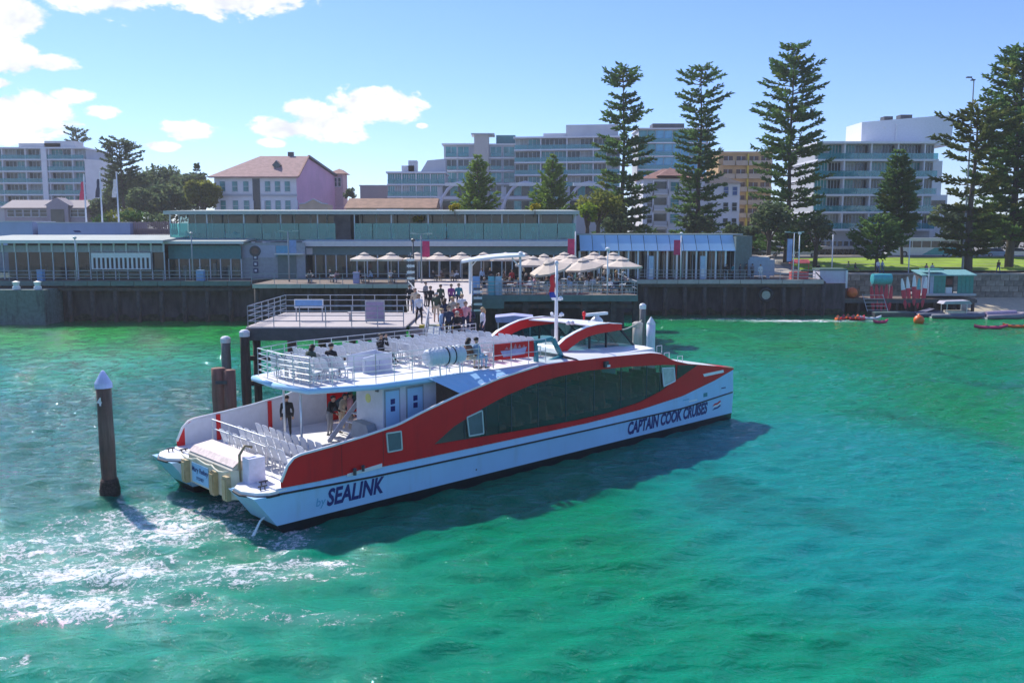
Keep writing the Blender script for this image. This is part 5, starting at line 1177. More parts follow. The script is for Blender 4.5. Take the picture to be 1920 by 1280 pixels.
# ------------------------------------------------------------------ trees
BARK = M('bark', (.09, .07, .055), .9, var=.3, scale=3, stretch=(1, 1, .2), bump=.5)
PINE = FOLIAGE('pine_needles', (.075, .18, .06), (.18, .29, .075), (.29, .29, .055))
PINEB = FOLIAGE('pine_needles_fresh', (.13, .23, .04), (.25, .37, .06))
LEAFD = FOLIAGE('leaves_dark', (.07, .12, .06), (.16, .21, .09), (.22, .22, .07))
LEAFY = FOLIAGE('leaves_olive', (.11, .15, .03), (.25, .26, .05))
LEAFG = FOLIAGE('leaves_green', (.03, .085, .02), (.09, .17, .045))
def spike(mb, p, d, L, w, rnd):
    d = d.normalized(); a = d.cross(Vector((0, 0, 1)));
    a = a.normalized() if a.length > .05 else Vector((1, 0, 0)); b = a.cross(d)
    m = p + d * L * .4; ws = w * rnd.uniform(.7, 1.3)
    mb.add([p, m + a * ws, m + b * ws * .7, m - a * ws, m - b * ws * .7, p + d * L], [(0, 1, 5, 3), (0, 2, 5, 4)], 0)
def pine(px, pytop, pybase, Y, prof, label, mat=PINE, seed=1, dens=1.0, lean=0., gap=(), br=6, group=None, tr=.42, thin=1.0, name='norfolk_pine', up=.24):
    """prof: (fraction of height, crown radius in m) pairs from bottom to top"""
    base = at(px, pybase, Y); top = at(px, pytop, Y).z; zb = base.z; h = top - zb
    root = empty(name, (base.x, Y, zb), 0, label, 'tree', group); rnd = random.Random(seed)
    mb = MB(); bend = lambda z: Vector((lean * z / h + .12 * math.sin(z * .35 + seed), .1 * math.sin(z * .28), z))
    mb.tube([bend(h * k / 12) - Vector((0, 0, .8 if k == 0 else 0)) for k in range(13)], [tr * (1 - .93 * k / 12) for k in range(13)], 8); mb.build('trunk', BARK, root, smooth=True)
    mb = MB(); z = h * prof[0][0]; step = h / 27.5 / dens
    while z < h * .995:
        f = z / h; Rr = interp(prof, f)
        if Rr > .15 and not any(a < f < b for a, b in gap) and rnd.random() > .05:
            nb = br + rnd.randint(-1, 1); ph = rnd.random() * 6.28
            for k in range(nb):
                L = Rr * rnd.uniform(.62, 1.12)
                if rnd.random() < .10: L *= .45
                a = ph + k * 6.283 / nb + rnd.uniform(-.25, .25); o = bend(z + rnd.uniform(-.3, .3) * step)
                dr = Vector((math.cos(a), math.sin(a), 0)); side = Vector((-dr.y, dr.x, 0))
                droop = -.10 + .35 * f
                pt = lambda t: o + dr * L * t + Vector((0, 0, L * (droop * t + up * t * t * .6)))
                mb.tube([pt(.0), pt(.5), pt(1.0)], [.07, .05, .02], 4, 1, cap=False)
                n = max(5, int(L * 7.5 * thin))
                for i in range(n):
                    t = .28 + .74 * (i + rnd.random()) / n
                    for sgn in (-1, 1):
                        dd = dr * rnd.uniform(.2, 1.0) + side * sgn * rnd.uniform(.1, 1.0) + Vector((0, 0, rnd.uniform(-.35, .8)))
                        spike(mb, pt(t) + side * sgn * rnd.uniform(0, .25) + Vector((0, 0, rnd.uniform(-.12, .10))), dd, rnd.uniform(.35, .9) * (.6 + .4 * min(1, Rr / 3)), .17, rnd)
        z += step * rnd.uniform(.7, 1.3)
    mb.build('crown', [mat, BARK], root)
    return root
pine(1166, 130, 452, 140, [(.04, 4.4), (.18, 5.2), (.42, 4.6), (.55, 4.4), (.64, 2.6), (.72, 4.0), (.78, 2.4), (.84, 1.8), (.93, 4.0), (.97, 3.2), (1., 1.2)], 'tall norfolk pine left of the white villa with a gappy upper crown', seed=3, dens=1.05, gap=((.845, .875),))
pine(1308, 126, 452, 142, [(.03, 4.6), (.2, 4.2), (.45, 3.4), (.60, 3.6), (.68, 2.0), (.72, 3.9), (.80, 4.2), (.90, 4.0), (.97, 2.4), (1., 1.0)], 'tall norfolk pine in front of the white villa and blue glass block', seed=8, dens=1.0, gap=((.665, .69),))
pine(1474, 84, 492, 138, [(.06, 4.6), (.2, 5.0), (.34, 5.4), (.5, 5.6), (.66, 5.5), (.8, 4.2), (.90, 4.0), (.94, 2.0), (.97, 2.6), (1., 1.6)], 'tallest norfolk pine with layered branches between tan apartments and hotel', seed=5, dens=1.05, br=7)
pine(1893, 86, 500, 128, [(.12, 5.6), (.3, 6.4), (.5, 6.2), (.65, 5.4), (.8, 4.6), (.9, 3.6), (.96, 2.6), (1., 1.2)], 'dense broad norfolk pine at the right edge', seed=11, dens=1.5, br=8, tr=.6)
pine(1814, 205, 512, 119, [(.12, 3.4), (.22, 3.8), (.32, 4.6), (.45, 3.4), (.55, 5.2), (.62, 3.0), (.7, 5.4), (.86, 5.2), (.95, 3.6), (1., 1.5)], 'ragged open pine with thick trunk in front of the right edge pine', mat=FOLIAGE('pine_olive', (.07, .11, .035), (.17, .20, .05), (.23, .22, .05)), seed=21, dens=.75, gap=((.56, .60), (.42, .47), (.63, .67)), br=6, tr=.55)
pine(1690, 282, 492, 132, [(.22, 1.2), (.35, 2.4), (.5, 2.8), (.7, 2.4), (.9, 1.3), (1., .5)], 'slim slightly leaning pine in front of the hotel', seed=14, dens=1.3, lean=-1.2, tr=.22, thin=1.3)
pine(1645, 400, 505, 121, [(.2, 2.0), (.3, 3.6), (.5, 3.2), (.75, 2.0), (1., .5)], 'short wide young pine on the lawn in front of hotel', seed=17, dens=.45, tr=.25, up=.6)
pine(895, 293, 425, 150, [(.0, 4.2), (.2, 4.0), (.5, 2.7), (.8, 1.5), (1., .3)], 'fresh green conical young pine left of centre above the wharf roof', mat=PINEB, seed=23, dens=.6, tr=.22, up=.75)
pine(1035, 293, 425, 150, [(.0, 4.4), (.2, 3.9), (.5, 2.7), (.8, 1.5), (1., .3)], 'fresh green conical young pine nearer to the tall pines', mat=PINEB, seed=29, dens=.6, tr=.22, up=.75)
pine(232, 260, 410, 200, [(.25, 3.0), (.45, 4.4), (.6, 4.2), (.8, 4.6), (.93, 3.2), (1., 1.4)], 'dark spreading pine behind the right-hand flagpole', mat=LEAFD, seed=31, dens=.75, tr=.4)
pine(153, 240, 420, 262, [(.4, 2.4), (.7, 3.4), (.9, 4.0), (1., 2.0)], 'distant dark pine rising behind the far left apartments', mat=LEAFD, seed=33, dens=.8)
pine(372, 308, 400, 205, [(.3, .6), (.60, .8), (.66, 3.4), (.72, 2.2), (.86, .7), (1., .3)], 'odd flat-tufted pine top left of the guesthouse', mat=LEAFD, seed=35, dens=.8, tr=.25)
def leafy(name, px, pytop, pybase, Y, w, label, mat, seed=1, n=900, size=.55, trunk=True, lobes=7, flat=1.0):
    base = at(px, pybase, Y); h = at(px, pytop, Y).z - base.z; rnd = random.Random(seed)
    root = empty(name, (base.x, Y, base.z), 0, label, 'tree' if trunk else 'bush')
    cs = []
    for i in range(lobes):
        a = rnd.uniform(0, 6.28); q = rnd.uniform(0, 1) ** .5
        rr = w * rnd.uniform(.30, .48)
        cs.append((Vector((math.cos(a) * q * w * .62, math.sin(a) * q * w * .5, h - rr * .9 - rnd.uniform(0, .35) * h * (.4 + q * .6))), rr))
    cs.append((Vector((0, 0, h - w * .42)), w * .42))
    mb = MB()
    if trunk:
        mb.tube([(0, 0, -1), (.1, 0, h * .3), (0, .1, h * .6)], [.35, .28, .15], 7)
        for c, rr in cs: mb.tube([(.05, 0, h * .3), c * .6 + Vector((0, 0, h * .15)), c], [.16, .1, .04], 5)
    else: mb.tube([(0, 0, -.3), (0, 0, h * .5)], [.08, .03], 5)
    mb.build('trunk' if trunk else 'stem', BARK, root, smooth=True)
    mb = MB()
    for i in range(n):
        c, rr = rnd.choice(cs); v = Vector((rnd.gauss(0, 1), rnd.gauss(0, 1), rnd.gauss(0, 1))).normalized()
        p = c + Vector((v.x, v.y, v.z * flat)) * rr * rnd.uniform(.55, 1.06)
        if p.z < .2 and trunk: p.z = abs(p.z)
        t = Vector((rnd.gauss(0, 1), rnd.gauss(0, 1), rnd.gauss(0, .7))).normalized(); b_ = (v + Vector((rnd.gauss(0, .5),) * 3)).cross(t)
        if b_.length < .1: continue
        b_.normalize(); s = size * rnd.uniform(.5, 1.3)
        mb.add([p - t * s, p + b_ * s * .55 + v * s * .2, p + t * s, p - b_ * s * .55], [(0, 1, 2, 3)])
    mb.build('crown' if trunk else 'foliage', mat, root)
    return root
for i, (px, pt, w, Y, mt, lab) in enumerate(((262, 320, 7.6, 205, LEAFD, 'rounded dark tree left in the clump beside the guesthouse'), (318, 310, 8.4, 212, LEAFD, 'big dark round tree in the middle of the clump beside the guesthouse'), (356, 326, 6.6, 203, LEAFD, 'dark tree at the right of the clump beside the guesthouse'), (383, 338, 3.6, 186, LEAFY, 'olive leafy tree touching the left wall of the guesthouse'), (300, 345, 7.5, 190, LEAFD, 'lower dark tree in front of the clump'))):
    leafy('broad_tree', px, pt, 425, Y, w, lab, mt, 40 + i, 5200, .5, lobes=16)
for i, (px, pt, w, Y, mt, lab) in enumerate(((232, 385, 3.2, 150, LEAFY, 'yellow green shrub behind the right-hand flagpole'), (258, 392, 2.8, 148, LEAFG, 'bright green shrub right of the flagpoles'), (195, 402, 2.6, 150, LEAFG, 'green shrub between the flagpoles'), (290, 398, 2.6, 146, LEAFD, 'dark shrub above the paling fence'), (655, 352, 1.6, 205, LEAFD, 'small dark bush top right of the pink annexe'))):
    leafy('shrub', px, pt, pt + 36, Y, w, lab, mt, 60 + i, 500, .32, trunk=False)
leafy('broad_tree', 1120, 355, 452, 132, 4.0, 'golden olive tree at the foot of the left tall pine', LEAFY, 71, 1700, .34)
leafy('broad_tree', 1100, 380, 452, 128, 1.8, 'bright lime leaved little tree at the end of the wharf hall', FOLIAGE('leaves_lime', (.12, .22, .02), (.30, .36, .03)), 73, 420, .3)
leafy('broad_tree', 1440, 372, 488, 126, 3.6, 'dark bushy tree under the left side of the tallest pine', LEAFD, 75, 1200, .36)
leafy('broad_tree', 1528, 400, 492, 128, 2.8, 'small dark tree right of the tallest pine', LEAFD, 77, 800, .34)
leafy('broad_tree', 1160, 395, 450, 136, 4.0, 'dark undergrowth tree at the foot of left tall pine', LEAFD, 78, 1100, .36)
leafy('broad_tree', 1305, 400, 450, 139, 3.4, 'dark undergrowth tree at the foot of the pine before the villa', LEAFD, 79, 900, .36)
leafy('broad_tree', 1375, 420, 452, 132, 2.4, 'low dark tree beside the end of the awning wing', LEAFD, 80, 600, .32)
for i, (px, pt, w, Y, mt, lab) in enumerate(((1795, 385, 5.5, 152, LEAFD, 'dark leafy tree behind the ragged pine beside the hotel'), (1845, 400, 5.0, 150, LEAFD, 'dark leafy tree between the two right edge pines'), (1905, 395, 5.5, 153, LEAFD, 'dark leafy tree behind the right edge pine'), (1480, 420, 3.4, 150, LEAFD, 'dark low tree behind the tallest pine trunk'), (1400, 425, 3.0, 152, LEAFD, 'dark low tree in front of the tan apartments'), (225, 352, 4.6, 214, LEAFD, 'dark tree at the left end of the clump by the flagpoles'), (186, 372, 4.0, 208, LEAFD, 'dark tree just right of the mauve gabled house'))):
    leafy('broad_tree', px, pt, 465 if px > 600 else 425, Y, w, lab, mt, 90 + i, 1900, .5, lobes=9)
YEL = FOLIAGE('leaves_yellow', (.30, .26, .02), (.50, .40, .03))
for px, py, lab in ((853, 386, 'yellow potted plant on the hall roof left of the young pine'), (1003, 386, 'yellow potted plant on the hall roof near the young pines')):
    leafy('potted_plant', px, py - 4, 401, 106.5, .75, lab, YEL, px, 240, .2, trunk=False, lobes=4)
leafy('potted_plant', 783, 405, 420, 108, .8, 'yellow green plant behind the hall balcony glass', YEL, 9, 160, .2, trunk=False, lobes=4)
# ------------------------------------------------------------------ people
SKIN = M('skin', (.50, .30, .21), .6, var=.05); SKIN2 = M('skin_dark', (.28, .15, .10), .6, var=.05)
CL = {k: M('cloth_' + k, c, .85, var=.12, scale=6) for k, c in dict(white=(.70, .70, .73), black=(.015, .015, .018), navy=(.02, .03, .07), denim=(.08, .13, .24), paleblue=(.30, .44, .62), grey=(.22, .22, .24), green=(.05, .075, .05), purple=(.22, .05, .20), teal=(.03, .20, .24), red=(.42, .04, .05), beige=(.50, .42, .32), pink=(.55, .28, .32), khaki=(.32, .26, .17), brown=(.14, .07, .045)).items()}
HAIRS = {k: M('hair_' + k, c, .7, var=.2, scale=20) for k, c in dict(dark=(.018, .012, .01), brown=(.08, .045, .025), blonde=(.42, .29, .14), grey=(.35, .34, .33)).items()}
SHOE = M('shoe', (.04, .04, .045), .6); EYE = M('eye', (.02, .015, .012), .3)
def caps(mb, p, q, r0, r1, n=8):
    p, q = Vector(p), Vector(q); d = q - p; L = d.length; d = d / L if L > 1e-6 else Vector((0, 0, 1))
    a = d.cross(Vector((0, 1, .01))).normalized(); b = d.cross(a); rows = []
    for (c, r, sg) in ((p, r0, -1), (q, r1, 1)):
        for k in ((-.95, -.6, 0) if sg < 0 else (0, .6, .95)):
            rr = r * math.sqrt(max(.02, 1 - k * k)); rows.append([c + d * r * k + (a * math.cos(6.283 * j / n) + b * math.sin(6.283 * j / n)) * rr for j in range(n)])
    mb.strip(rows, 0, True); mb.add(rows[0], [tuple(range(n - 1, -1, -1))]); mb.add(rows[-1], [tuple(range(n))])
def pose(kind):
    J = {}
    pel, neck, head = Vector((0, 0, .95)), Vector((0, 0, 1.46)), Vector((0, -.02, 1.62))
    if kind.startswith('sit'): pel = Vector((0, .05, .52)); neck = Vector((0, .10, 1.03)); head = Vector((0, .05, 1.19))
    if kind == 'sitfwd': neck = Vector((0, -.12, 1.0)); head = Vector((0, -.24, 1.13))
    if kind == 'lean': neck = Vector((0, -.12, 1.42)); head = Vector((0, -.2, 1.56))
    c = [(pel + Vector((-.07, 0, 0)), pel + Vector((.07, 0, 0)), .125, .125, 2), (pel + Vector((0, 0, .06)), pel.lerp(neck, .45), .14, .135, 1),
         (pel.lerp(neck, .45), pel.lerp(neck, .78), .135, .15, 1), (neck + Vector((-.14, 0, -.07)), neck + Vector((.14, 0, -.07)), .075, .075, 1), (neck + Vector((-.09, 0, -.16)), neck + Vector((.09, 0, -.16)), .115, .115, 1),
         (neck - Vector((0, 0, .03)), head - Vector((0, 0, .06)), .055, .052, 0), (head + Vector((0, .015, .03)), head + Vector((0, -.005, -.06)), .098, .075, 0), (head + Vector((0, -.095, -.01)), head + Vector((0, -.105, -.025)), .018, .02, 0)]
    for s in (-1, 1): c.append((head + Vector((s * .092, .01, 0)), head + Vector((s * .092, .01, -.03)), .02, .018, 0))
    hands = []
    for s in (-1, 1):
        sh = neck + Vector((s * .19, 0, -.07))
        if kind == 'stand': e, w_ = sh + Vector((s * .06, .03, -.29)), sh + Vector((s * .05, -.05, -.53))
        elif kind == 'walk': e, w_ = sh + Vector((s * .05, .10 * s, -.28)), sh + Vector((s * .04, .12 * s - .14, -.5))
        elif kind == 'reach': e, w_ = (sh + Vector((s * .05, .04, -.28)), sh + Vector((s * .02, -.16, -.45))) if s > 0 else (sh + Vector((-.27, -.05, -.02)), sh + Vector((-.52, -.1, .02)))
        elif kind == 'folded': e, w_ = sh + Vector((s * .07, -.02, -.27)), sh + Vector((-s * .08, -.2, -.27))
        elif kind == 'lean': e, w_ = sh + Vector((s * .06, -.08, -.28)), sh + Vector((s * .0, -.3, -.36))
        elif kind == 'sitphoto': e, w_ = sh + Vector((s * .10, -.20, -.17)), head + Vector((s * .07, -.24, -.03))
        else: e, w_ = sh + Vector((s * .06, -.03, -.28)), sh + Vector((s * .0, -.27, -.36))
        c.append((sh, e, .062, .05, 1)); c.append((e, w_, .046, .034, 6))
        hd = (w_ - e).normalized(); pm = w_ + hd * .07; c.append((w_, pm, .034, .04, 0)); hands.append((pm, hd, s))
        hip = pel + Vector((s * .09, 0, -.03))
        if kind.startswith('sit'):
            if kind == 'sitphoto': k_, a_ = hip + Vector((s * .04, -.43, .02)), hip + Vector((s * .05, -.74, -.36))
            else: k_, a_ = hip + Vector((s * .05, -.42, .02)), hip + Vector((s * .04, -.40, -.41))
        elif kind in ('walk', 'reach'): k_, a_ = hip + Vector((s * .02, -.16 * s - .06, -.41)), hip + Vector((s * .02, -.26 * s + .06, -.82))
        else: k_, a_ = hip + Vector((s * .02, -.02, -.42)), hip + Vector((s * .03, .02, -.83))
        c.append((hip, k_, .092, .062, 2)); c.append((k_, a_, .06, .042, 5)); t_ = a_ + Vector((s * .02, -.16, -.035)); c.append((a_ + Vector((0, .03, -.03)), t_, .045, .038, 3))
    return c, hands, head
PM = {}
def person_mesh(kind):
    if kind in PM: return PM[kind]
    c, hands, head = pose(kind); mb = MB()
    for (p, q, r0, r1, m) in c: caps(mb, p, q, r0, r1)
    me = mb.mesh('body_raw', SKIN); o = bpy.data.objects.new('tmp', me); COL.objects.link(o)
    md = o.modifiers.new('r', 'REMESH'); md.mode = 'VOXEL'; md.voxel_size = .022
    ms = o.modifiers.new('s', 'SMOOTH'); ms.iterations = 2; ms.factor = .5
    d2 = o.modifiers.new('d', 'DECIMATE'); d2.ratio = .3
    bpy.context.view_layer.update()
    e = o.evaluated_get(bpy.context.evaluated_depsgraph_get()); m2 = bpy.data.meshes.new_from_object(e); bpy.data.objects.remove(o)
    bm = bmesh.new(); bm.from_mesh(m2)
    for f in bm.faces:
        p = f.calc_center_median(); best = 9; bmn = 0
        for (a, b, r0, r1, m) in c:
            d = b - a; t = max(0, min(1, (p - a).dot(d) / max(1e-6, d.length_squared))); dist = (p - a - d * t).length - (r0 + (r1 - r0) * t)
            if dist < best: best, bmn = dist, m
        f.material_index = bmn; f.smooth = True
    x = MB()
    for (pm, hd, s) in hands:
        side = hd.cross(Vector((0, 1, 0))); side = side.normalized() if side.length > .1 else Vector((1, 0, 0))
        up = side.cross(hd)
        for i, L in enumerate((.066, .078, .072, .055)):
            b0 = pm + side * (-.027 + .018 * i) + hd * .012; m_ = b0 + hd * L * .55; x.tube([b0, m_, m_ + (hd * .8 + up * .5) * L * .5], [.0095, .0085, .006], 5)
        b0 = pm + side * -.032 - hd * .02; x.tube([b0, b0 + (hd * .6 - side * .8) * .03, b0 + (hd - side * .5) * .055], [.011, .009, .007], 5)
    n0 = len(x.f)
    for s in (-1, 1): x.lathe([(.002, -.012), (.013, -.004), (.013, .004), (.002, .012)], 6, head + Vector((s * .035, -.086, .015)))
    x.box(head.x - .022, head.x + .022, head.y - .088, head.y - .07, head.z - .062, head.z - .052)
    vs = [bm.verts.new(v) for v in x.v]
    for i, f in enumerate(x.f):
        try: ff = bm.faces.new([vs[j] for j in f]); ff.material_index = 0 if i < n0 else 4
        except ValueError: pass
    idx = [f.material_index for f in bm.faces]
    bm.to_mesh(m2); bm.free(); m2.materials.clear()
    for i in range(7): m2.materials.append(SKIN)
    m2.polygons.foreach_set('material_index', idx)
    hm = {}
    for hk in ('short', 'long'):
        h = MB(); rows = []
        for k in range(6):
            ph = k / 5 * (1.75 if hk == 'short' else 1.9); rows.append([head + Vector((.112 * math.sin(ph) * math.cos(a), .022 + .118 * math.sin(ph) * math.sin(a), .03 + .112 * math.cos(ph) + (.055 if math.sin(a) < -.3 and k > 3 else 0))) for a in [6.283 * j / 10 for j in range(10)]])
        h.strip(rows, 0, True); h.strip([[v * .93 + head * .07 for v in r] for r in rows], 0, True)
        if hk == 'long': h.tube([head + Vector((0, .06, .04)), head + Vector((0, .10, -.1)), head + Vector((0, .10, -.26))], [.09, .10, .05], 8)
        hm[hk] = h.mesh('hair', HAIRS['dark'], smooth=True)
    PM[kind] = (m2, hm, head); return PM[kind]
def person(loc, rz, kind, top, bottom, label, hair='dark', hl='short', group=None, skin=SKIN, shorts=False, sleeves=True, scale=1.0):
    me, hm, head = person_mesh(kind)
    o = link('person', me, None, loc, (0, 0, rz), (scale,) * 3); tag(o, label, 'person', group)
    mats = [skin, CL[top], CL[bottom], SHOE, EYE, skin if shorts else CL[bottom], CL[top] if sleeves else skin]
    for i, m in enumerate(mats): o.material_slots[i].link = 'OBJECT'; o.material_slots[i].material = m
    h = link('hair', hm[hl], o); h.material_slots[0].link = 'OBJECT'; h.material_slots[0].material = HAIRS[hair]
    return o
def head_at(px, py, floor, kind='stand'):
    hh = person_mesh(kind)[2].z + .1; P = on(px, py, floor + hh); return Vector((P.x, P.y, floor))
FA = FERRY_RZ
# on the ferry: open deck
person(head_at(828, 579, DK), FA + R(40), 'stand', 'paleblue', 'denim', 'person in pale blue shirt seen from behind at the ferry port rail', 'blonde')
person(head_at(857, 584, DK), R(10), 'folded', 'black', 'black', 'person all in black standing on the ferry open deck', 'grey')
person(head_at(881, 574, DK), R(-10), 'folded', 'navy', 'navy', 'person in navy with folded arms between black and white clad people', 'brown')
person(head_at(905, 577, DK), R(-70), 'stand', 'white', 'navy', 'blonde person in long white shirt standing on the ferry open deck', 'blonde', 'long')
def seat_at(px, py, kind='sit', floor=DK, dz=0): return head_at(px, py, floor, kind) + Vector((0, 0, dz))
person(seat_at(578, 645), R(150), 'sitfwd', 'green', 'denim', 'person in dark green top and jeans hunched on a stern deck seat', 'dark', 'long')
person(seat_at(622, 644), R(165), 'sit', 'black', 'denim', 'person in black seen from behind on a stern deck seat', 'dark')
person(seat_at(716, 626, 'sitphoto'), R(62), 'sitphoto', 'black', 'black', 'person in black with raised hands photographing from the open deck', 'dark')
person(seat_at(881, 634), FA + R(90), 'sit', 'brown', 'beige', 'dark haired person seated left of the pair by the life raft', 'dark', 'long')
person(seat_at(895, 633), FA + R(90), 'sit', 'paleblue', 'paleblue', 'person in light blue seated by the red sign board', 'dark')
mb = MB(); mb.box(-.22, .22, -.9, .9, .38, .44)
for y in (-.8, .8): mb.box(-.2, .2, y - .03, y + .03, 0, .38)
# on the ferry: under the overhang
LDW = LD
p0 = head_at(537, 742, LD + .02); person(p0, R(200), 'stand', 'black', 'black', 'person in long dark coat standing under the ferry overhang', 'dark')
p0 = head_at(617, 742, LD + .02, 'lean'); person(p0, R(70), 'lean', 'black', 'grey', 'person in black leaning forward on the ferry stair', 'dark')
p0 = head_at(640, 738, LD + .02, 'lean'); person(p0, R(60), 'lean', 'beige', 'beige', 'person in beige clothes bent forward on the ferry stair', 'dark')
p0 = head_at(656, 735, LD + .02); person(p0, R(120), 'stand', 'pink', 'grey', 'person in pale top half hidden by the ferry toilet block', 'dark')
# on the walkway
W_P = [(785, 552, 'walk', 'white', 'black', 20, 'person in white top and black leggings stepping onto the gangway', 'brown', 'long', 0), (768, 535, 'stand', 'black', 'black', 200, 'person in black at the stage corner', 'dark', 'short', 0), (778, 541, 'stand', 'beige', 'denim', 0, 'person in beige behind the white topped walker', 'brown', 'long', 0),
       (807, 537, 'reach', 'black', 'black', 10, 'person in black pointing with one arm on the walkway', 'dark', 'short', 0), (818, 549, 'stand', 'green', 'beige', 180, 'broad person in dark green shirt and pale shorts from behind', 'grey', 'short', 1), (826, 534, 'stand', 'green', 'black', 170, 'person in olive top farther up the walkway', 'dark', 'short', 0),
       (834, 560, 'stand', 'navy', 'navy', 150, 'person in navy behind the green shirted one', 'brown', 'long', 0), (846, 533, 'walk', 'purple', 'navy', 20, 'person in purple walking down the walkway', 'dark', 'short', 0), (860, 532, 'stand', 'teal', 'navy', 10, 'person in teal beside the purple walker', 'brown', 'short', 0),
       (848, 557, 'stand', 'beige', 'navy', -20, 'blonde person in beige top on the walkway', 'blonde', 'long', 0), (866, 552, 'stand', 'white', 'black', 10, 'person in white and black near the sign post', 'blonde', 'short', 0), (858, 569, 'folded', 'red', 'grey', 0, 'person in red top just behind the ferry deck group', 'brown', 'short', 0),
       (873, 566, 'stand', 'pink', 'navy', 0, 'person in pink top behind the ferry deck group', 'brown', 'short', 0), (841, 574, 'walk', 'navy', 'black', 0, 'person in navy jacket nearest the gangway', 'dark', 'short', 0), (798, 529, 'stand', 'grey', 'black', 60, 'person in grey under the pink banner', 'dark', 'short', 0)]
for (px, py, kd, tp, bt, rz, lab, hr, hl, sh) in W_P:
    person(head_at(px, py, WH, kd), R(rz), kd, tp, bt, lab, hr, hl, 'people on the walkway', shorts=bool(sh))

# ------------------------------------------------------------------ umbrellas, tables, diners
CANV = M('canvas_cream', (.62, .52, .43), .8, var=.07, scale=2)
def umbrella(r, h):
    root = empty('umbrella'); n = 8; mb = MB()
    ring = lambda rr, z, dz=0: [Vector((rr * math.cos(6.283 * (j + .5) / n), rr * math.sin(6.283 * (j + .5) / n), z - (dz if j % 1 else 0))) for j in range(n)]
    mb.strip([ring(.32, h + r * .30), ring(r * .6, h + r * .14), ring(r, h), ring(r, h - .18)], 0, True); mb.strip([ring(.30, h + r * .30 - .03), ring(r * .6, h + r * .14 - .03), ring(r - .03, h - .03), ring(r - .02, h - .18)], 0, True)
    cn = mb.build('canopy', CANV, root)
    mb = MB(); mb.strip([ring(.02, h + r * .45), ring(.5, h + r * .33), ring(.52, h + r * .29)], 0, True); mb.build('vent_cap', CANV, cn)
    mb = MB(); mb.tube([(0, 0, 0), (0, 0, h + r * .42)], .035, 6); mb.build('pole', STEEL, root)
    mb = MB(); mb.box(-.3, .3, -.3, .3, 0, .08); mb.build('base', DGREY, root)
    for j in range(0, n, 2): a = 6.283 * (j + .5) / n; mb = MB(); mb.bar((0, 0, h - .25), (r * .6 * math.cos(a), r * .6 * math.sin(a), h + r * .12), .03, .03); mb.build('rib', STEEL, root)
    return root
ub = umbrella(1.6, 2.45); uf = umbrella(1.85, 2.2); ub['label'] = uf['label'] = ''
first = {id(ub): True, id(uf): True}
def put(proto, loc, rz, label, cat, group, rot=None):
    c = copy_tree(proto); c.location = loc; c.rotation_euler = rot or (0, 0, rz); tag(c, label, cat, group); return c
UG = 'cream umbrellas over the diners'
nm = ['first cream umbrella from the left on the wharf', 'second cream umbrella from the left on the wharf', 'cream umbrella just left of the pink banner pole', 'cream umbrella just right of the pink banner pole', 'cream umbrella left of the white awning', 'cream umbrella rising behind the white awning']
for px, lb in zip((683, 733, 782, 822, 866, 907), nm): put(ub, (X_(px, 96, 480), 96, WFL), .2, lb, 'umbrella', UG)
fl_ = [(1000, 86, 0, 0, 'cream umbrella right beside the white awning'), (1020, 93, 0, 0, 'cream umbrella peeking highest behind the ferry mast'), (1043, 80, .30, .1, 'tilted cream umbrella behind the ferry mast'), (1072, 90, 0, 0, 'cream umbrella right of the ferry mast'), (1100, 83, -.12, .16, 'widest tilted cream umbrella in the middle of the terrace'), (1128, 87, 0, 0, 'cream umbrella between the tilted one and the terrace end'), (1166, 82, 0, 0, 'cream umbrella at the right end of the terrace')]
for px, Y, tx, ty, lb in fl_: put(uf, (X_(px, Y, 490), Y, TH_), 0, lb, 'umbrella', UG, (tx, ty, px * .3))
for px, Y, lb in ((948, 94, 'first'), (980, 95, 'second'), (1058, 94.5, 'third'), (1114, 95, 'fourth'), (1150, 94, 'last')): put(ub, (X_(px, Y, 490), Y, TH_), .3, lb + ' from the left of the rearmost umbrella row on the terrace', 'umbrella', UG)
for u in (ub, uf):
    for ch in list(u.children_recursive): bpy.data.objects.remove(ch)
    bpy.data.objects.remove(u)
tb = empty('cafe_table'); mb = MB(); mb.lathe([(.42, .72), (.42, .76)], 14); mb.build('tabletop', SIGNWHITE, tb); mb = MB(); mb.tube([(0, 0, 0), (0, 0, .72)], .04, 6); mb.lathe([(.25, 0), (.25, .03)], 10); mb.build('leg', DGREY, tb)
mb = MB(); mb.box(-.21, .21, -.2, .2, .40, .45)
ch_ = empty('cafe_chair'); mb.build('seat', DGREY, ch_); mb = MB(); mb.prism([(-.2, .19, .45), (-.2, .28, .85), (-.2, .31, .85), (-.2, .22, .45)], (.4, 0, 0)); mb.build('backrest', DGREY, ch_)
for x in (-.18, .18):
    for y in (-.17, .17): mb = MB(); mb.box(x - .015, x + .015, y - .015, y + .015, 0, .4); mb.build('leg', STEEL, ch_)
rnd = random.Random(12); tops = ['white', 'black', 'navy', 'pink', 'grey', 'paleblue', 'beige', 'red', 'brown', 'white', 'black']
ORD = ['leftmost', 'second', 'third', 'fourth', 'fifth', 'sixth', 'rightmost']
def spot(px, Y, floor):
    if floor == WFL: return 'at %s wharf cafe table' % ORD[[580, 625, 685, 735, 770, 820, 850].index(px)]
    return 'at %s terrace table %s' % ('front' if Y < 79.8 else 'middle' if Y < 84 else 'back', 'left of awning post' if px < 945 else 'under awning end' if px < 975 else 'left of ferry mast' if px < 1035 else 'right of ferry mast' if px < 1075 else 'below tilted umbrella' if px < 1105 else 'left of white post' if px < 1135 else 'by white post' if px < 1150 else 'at right end')
seen = set()
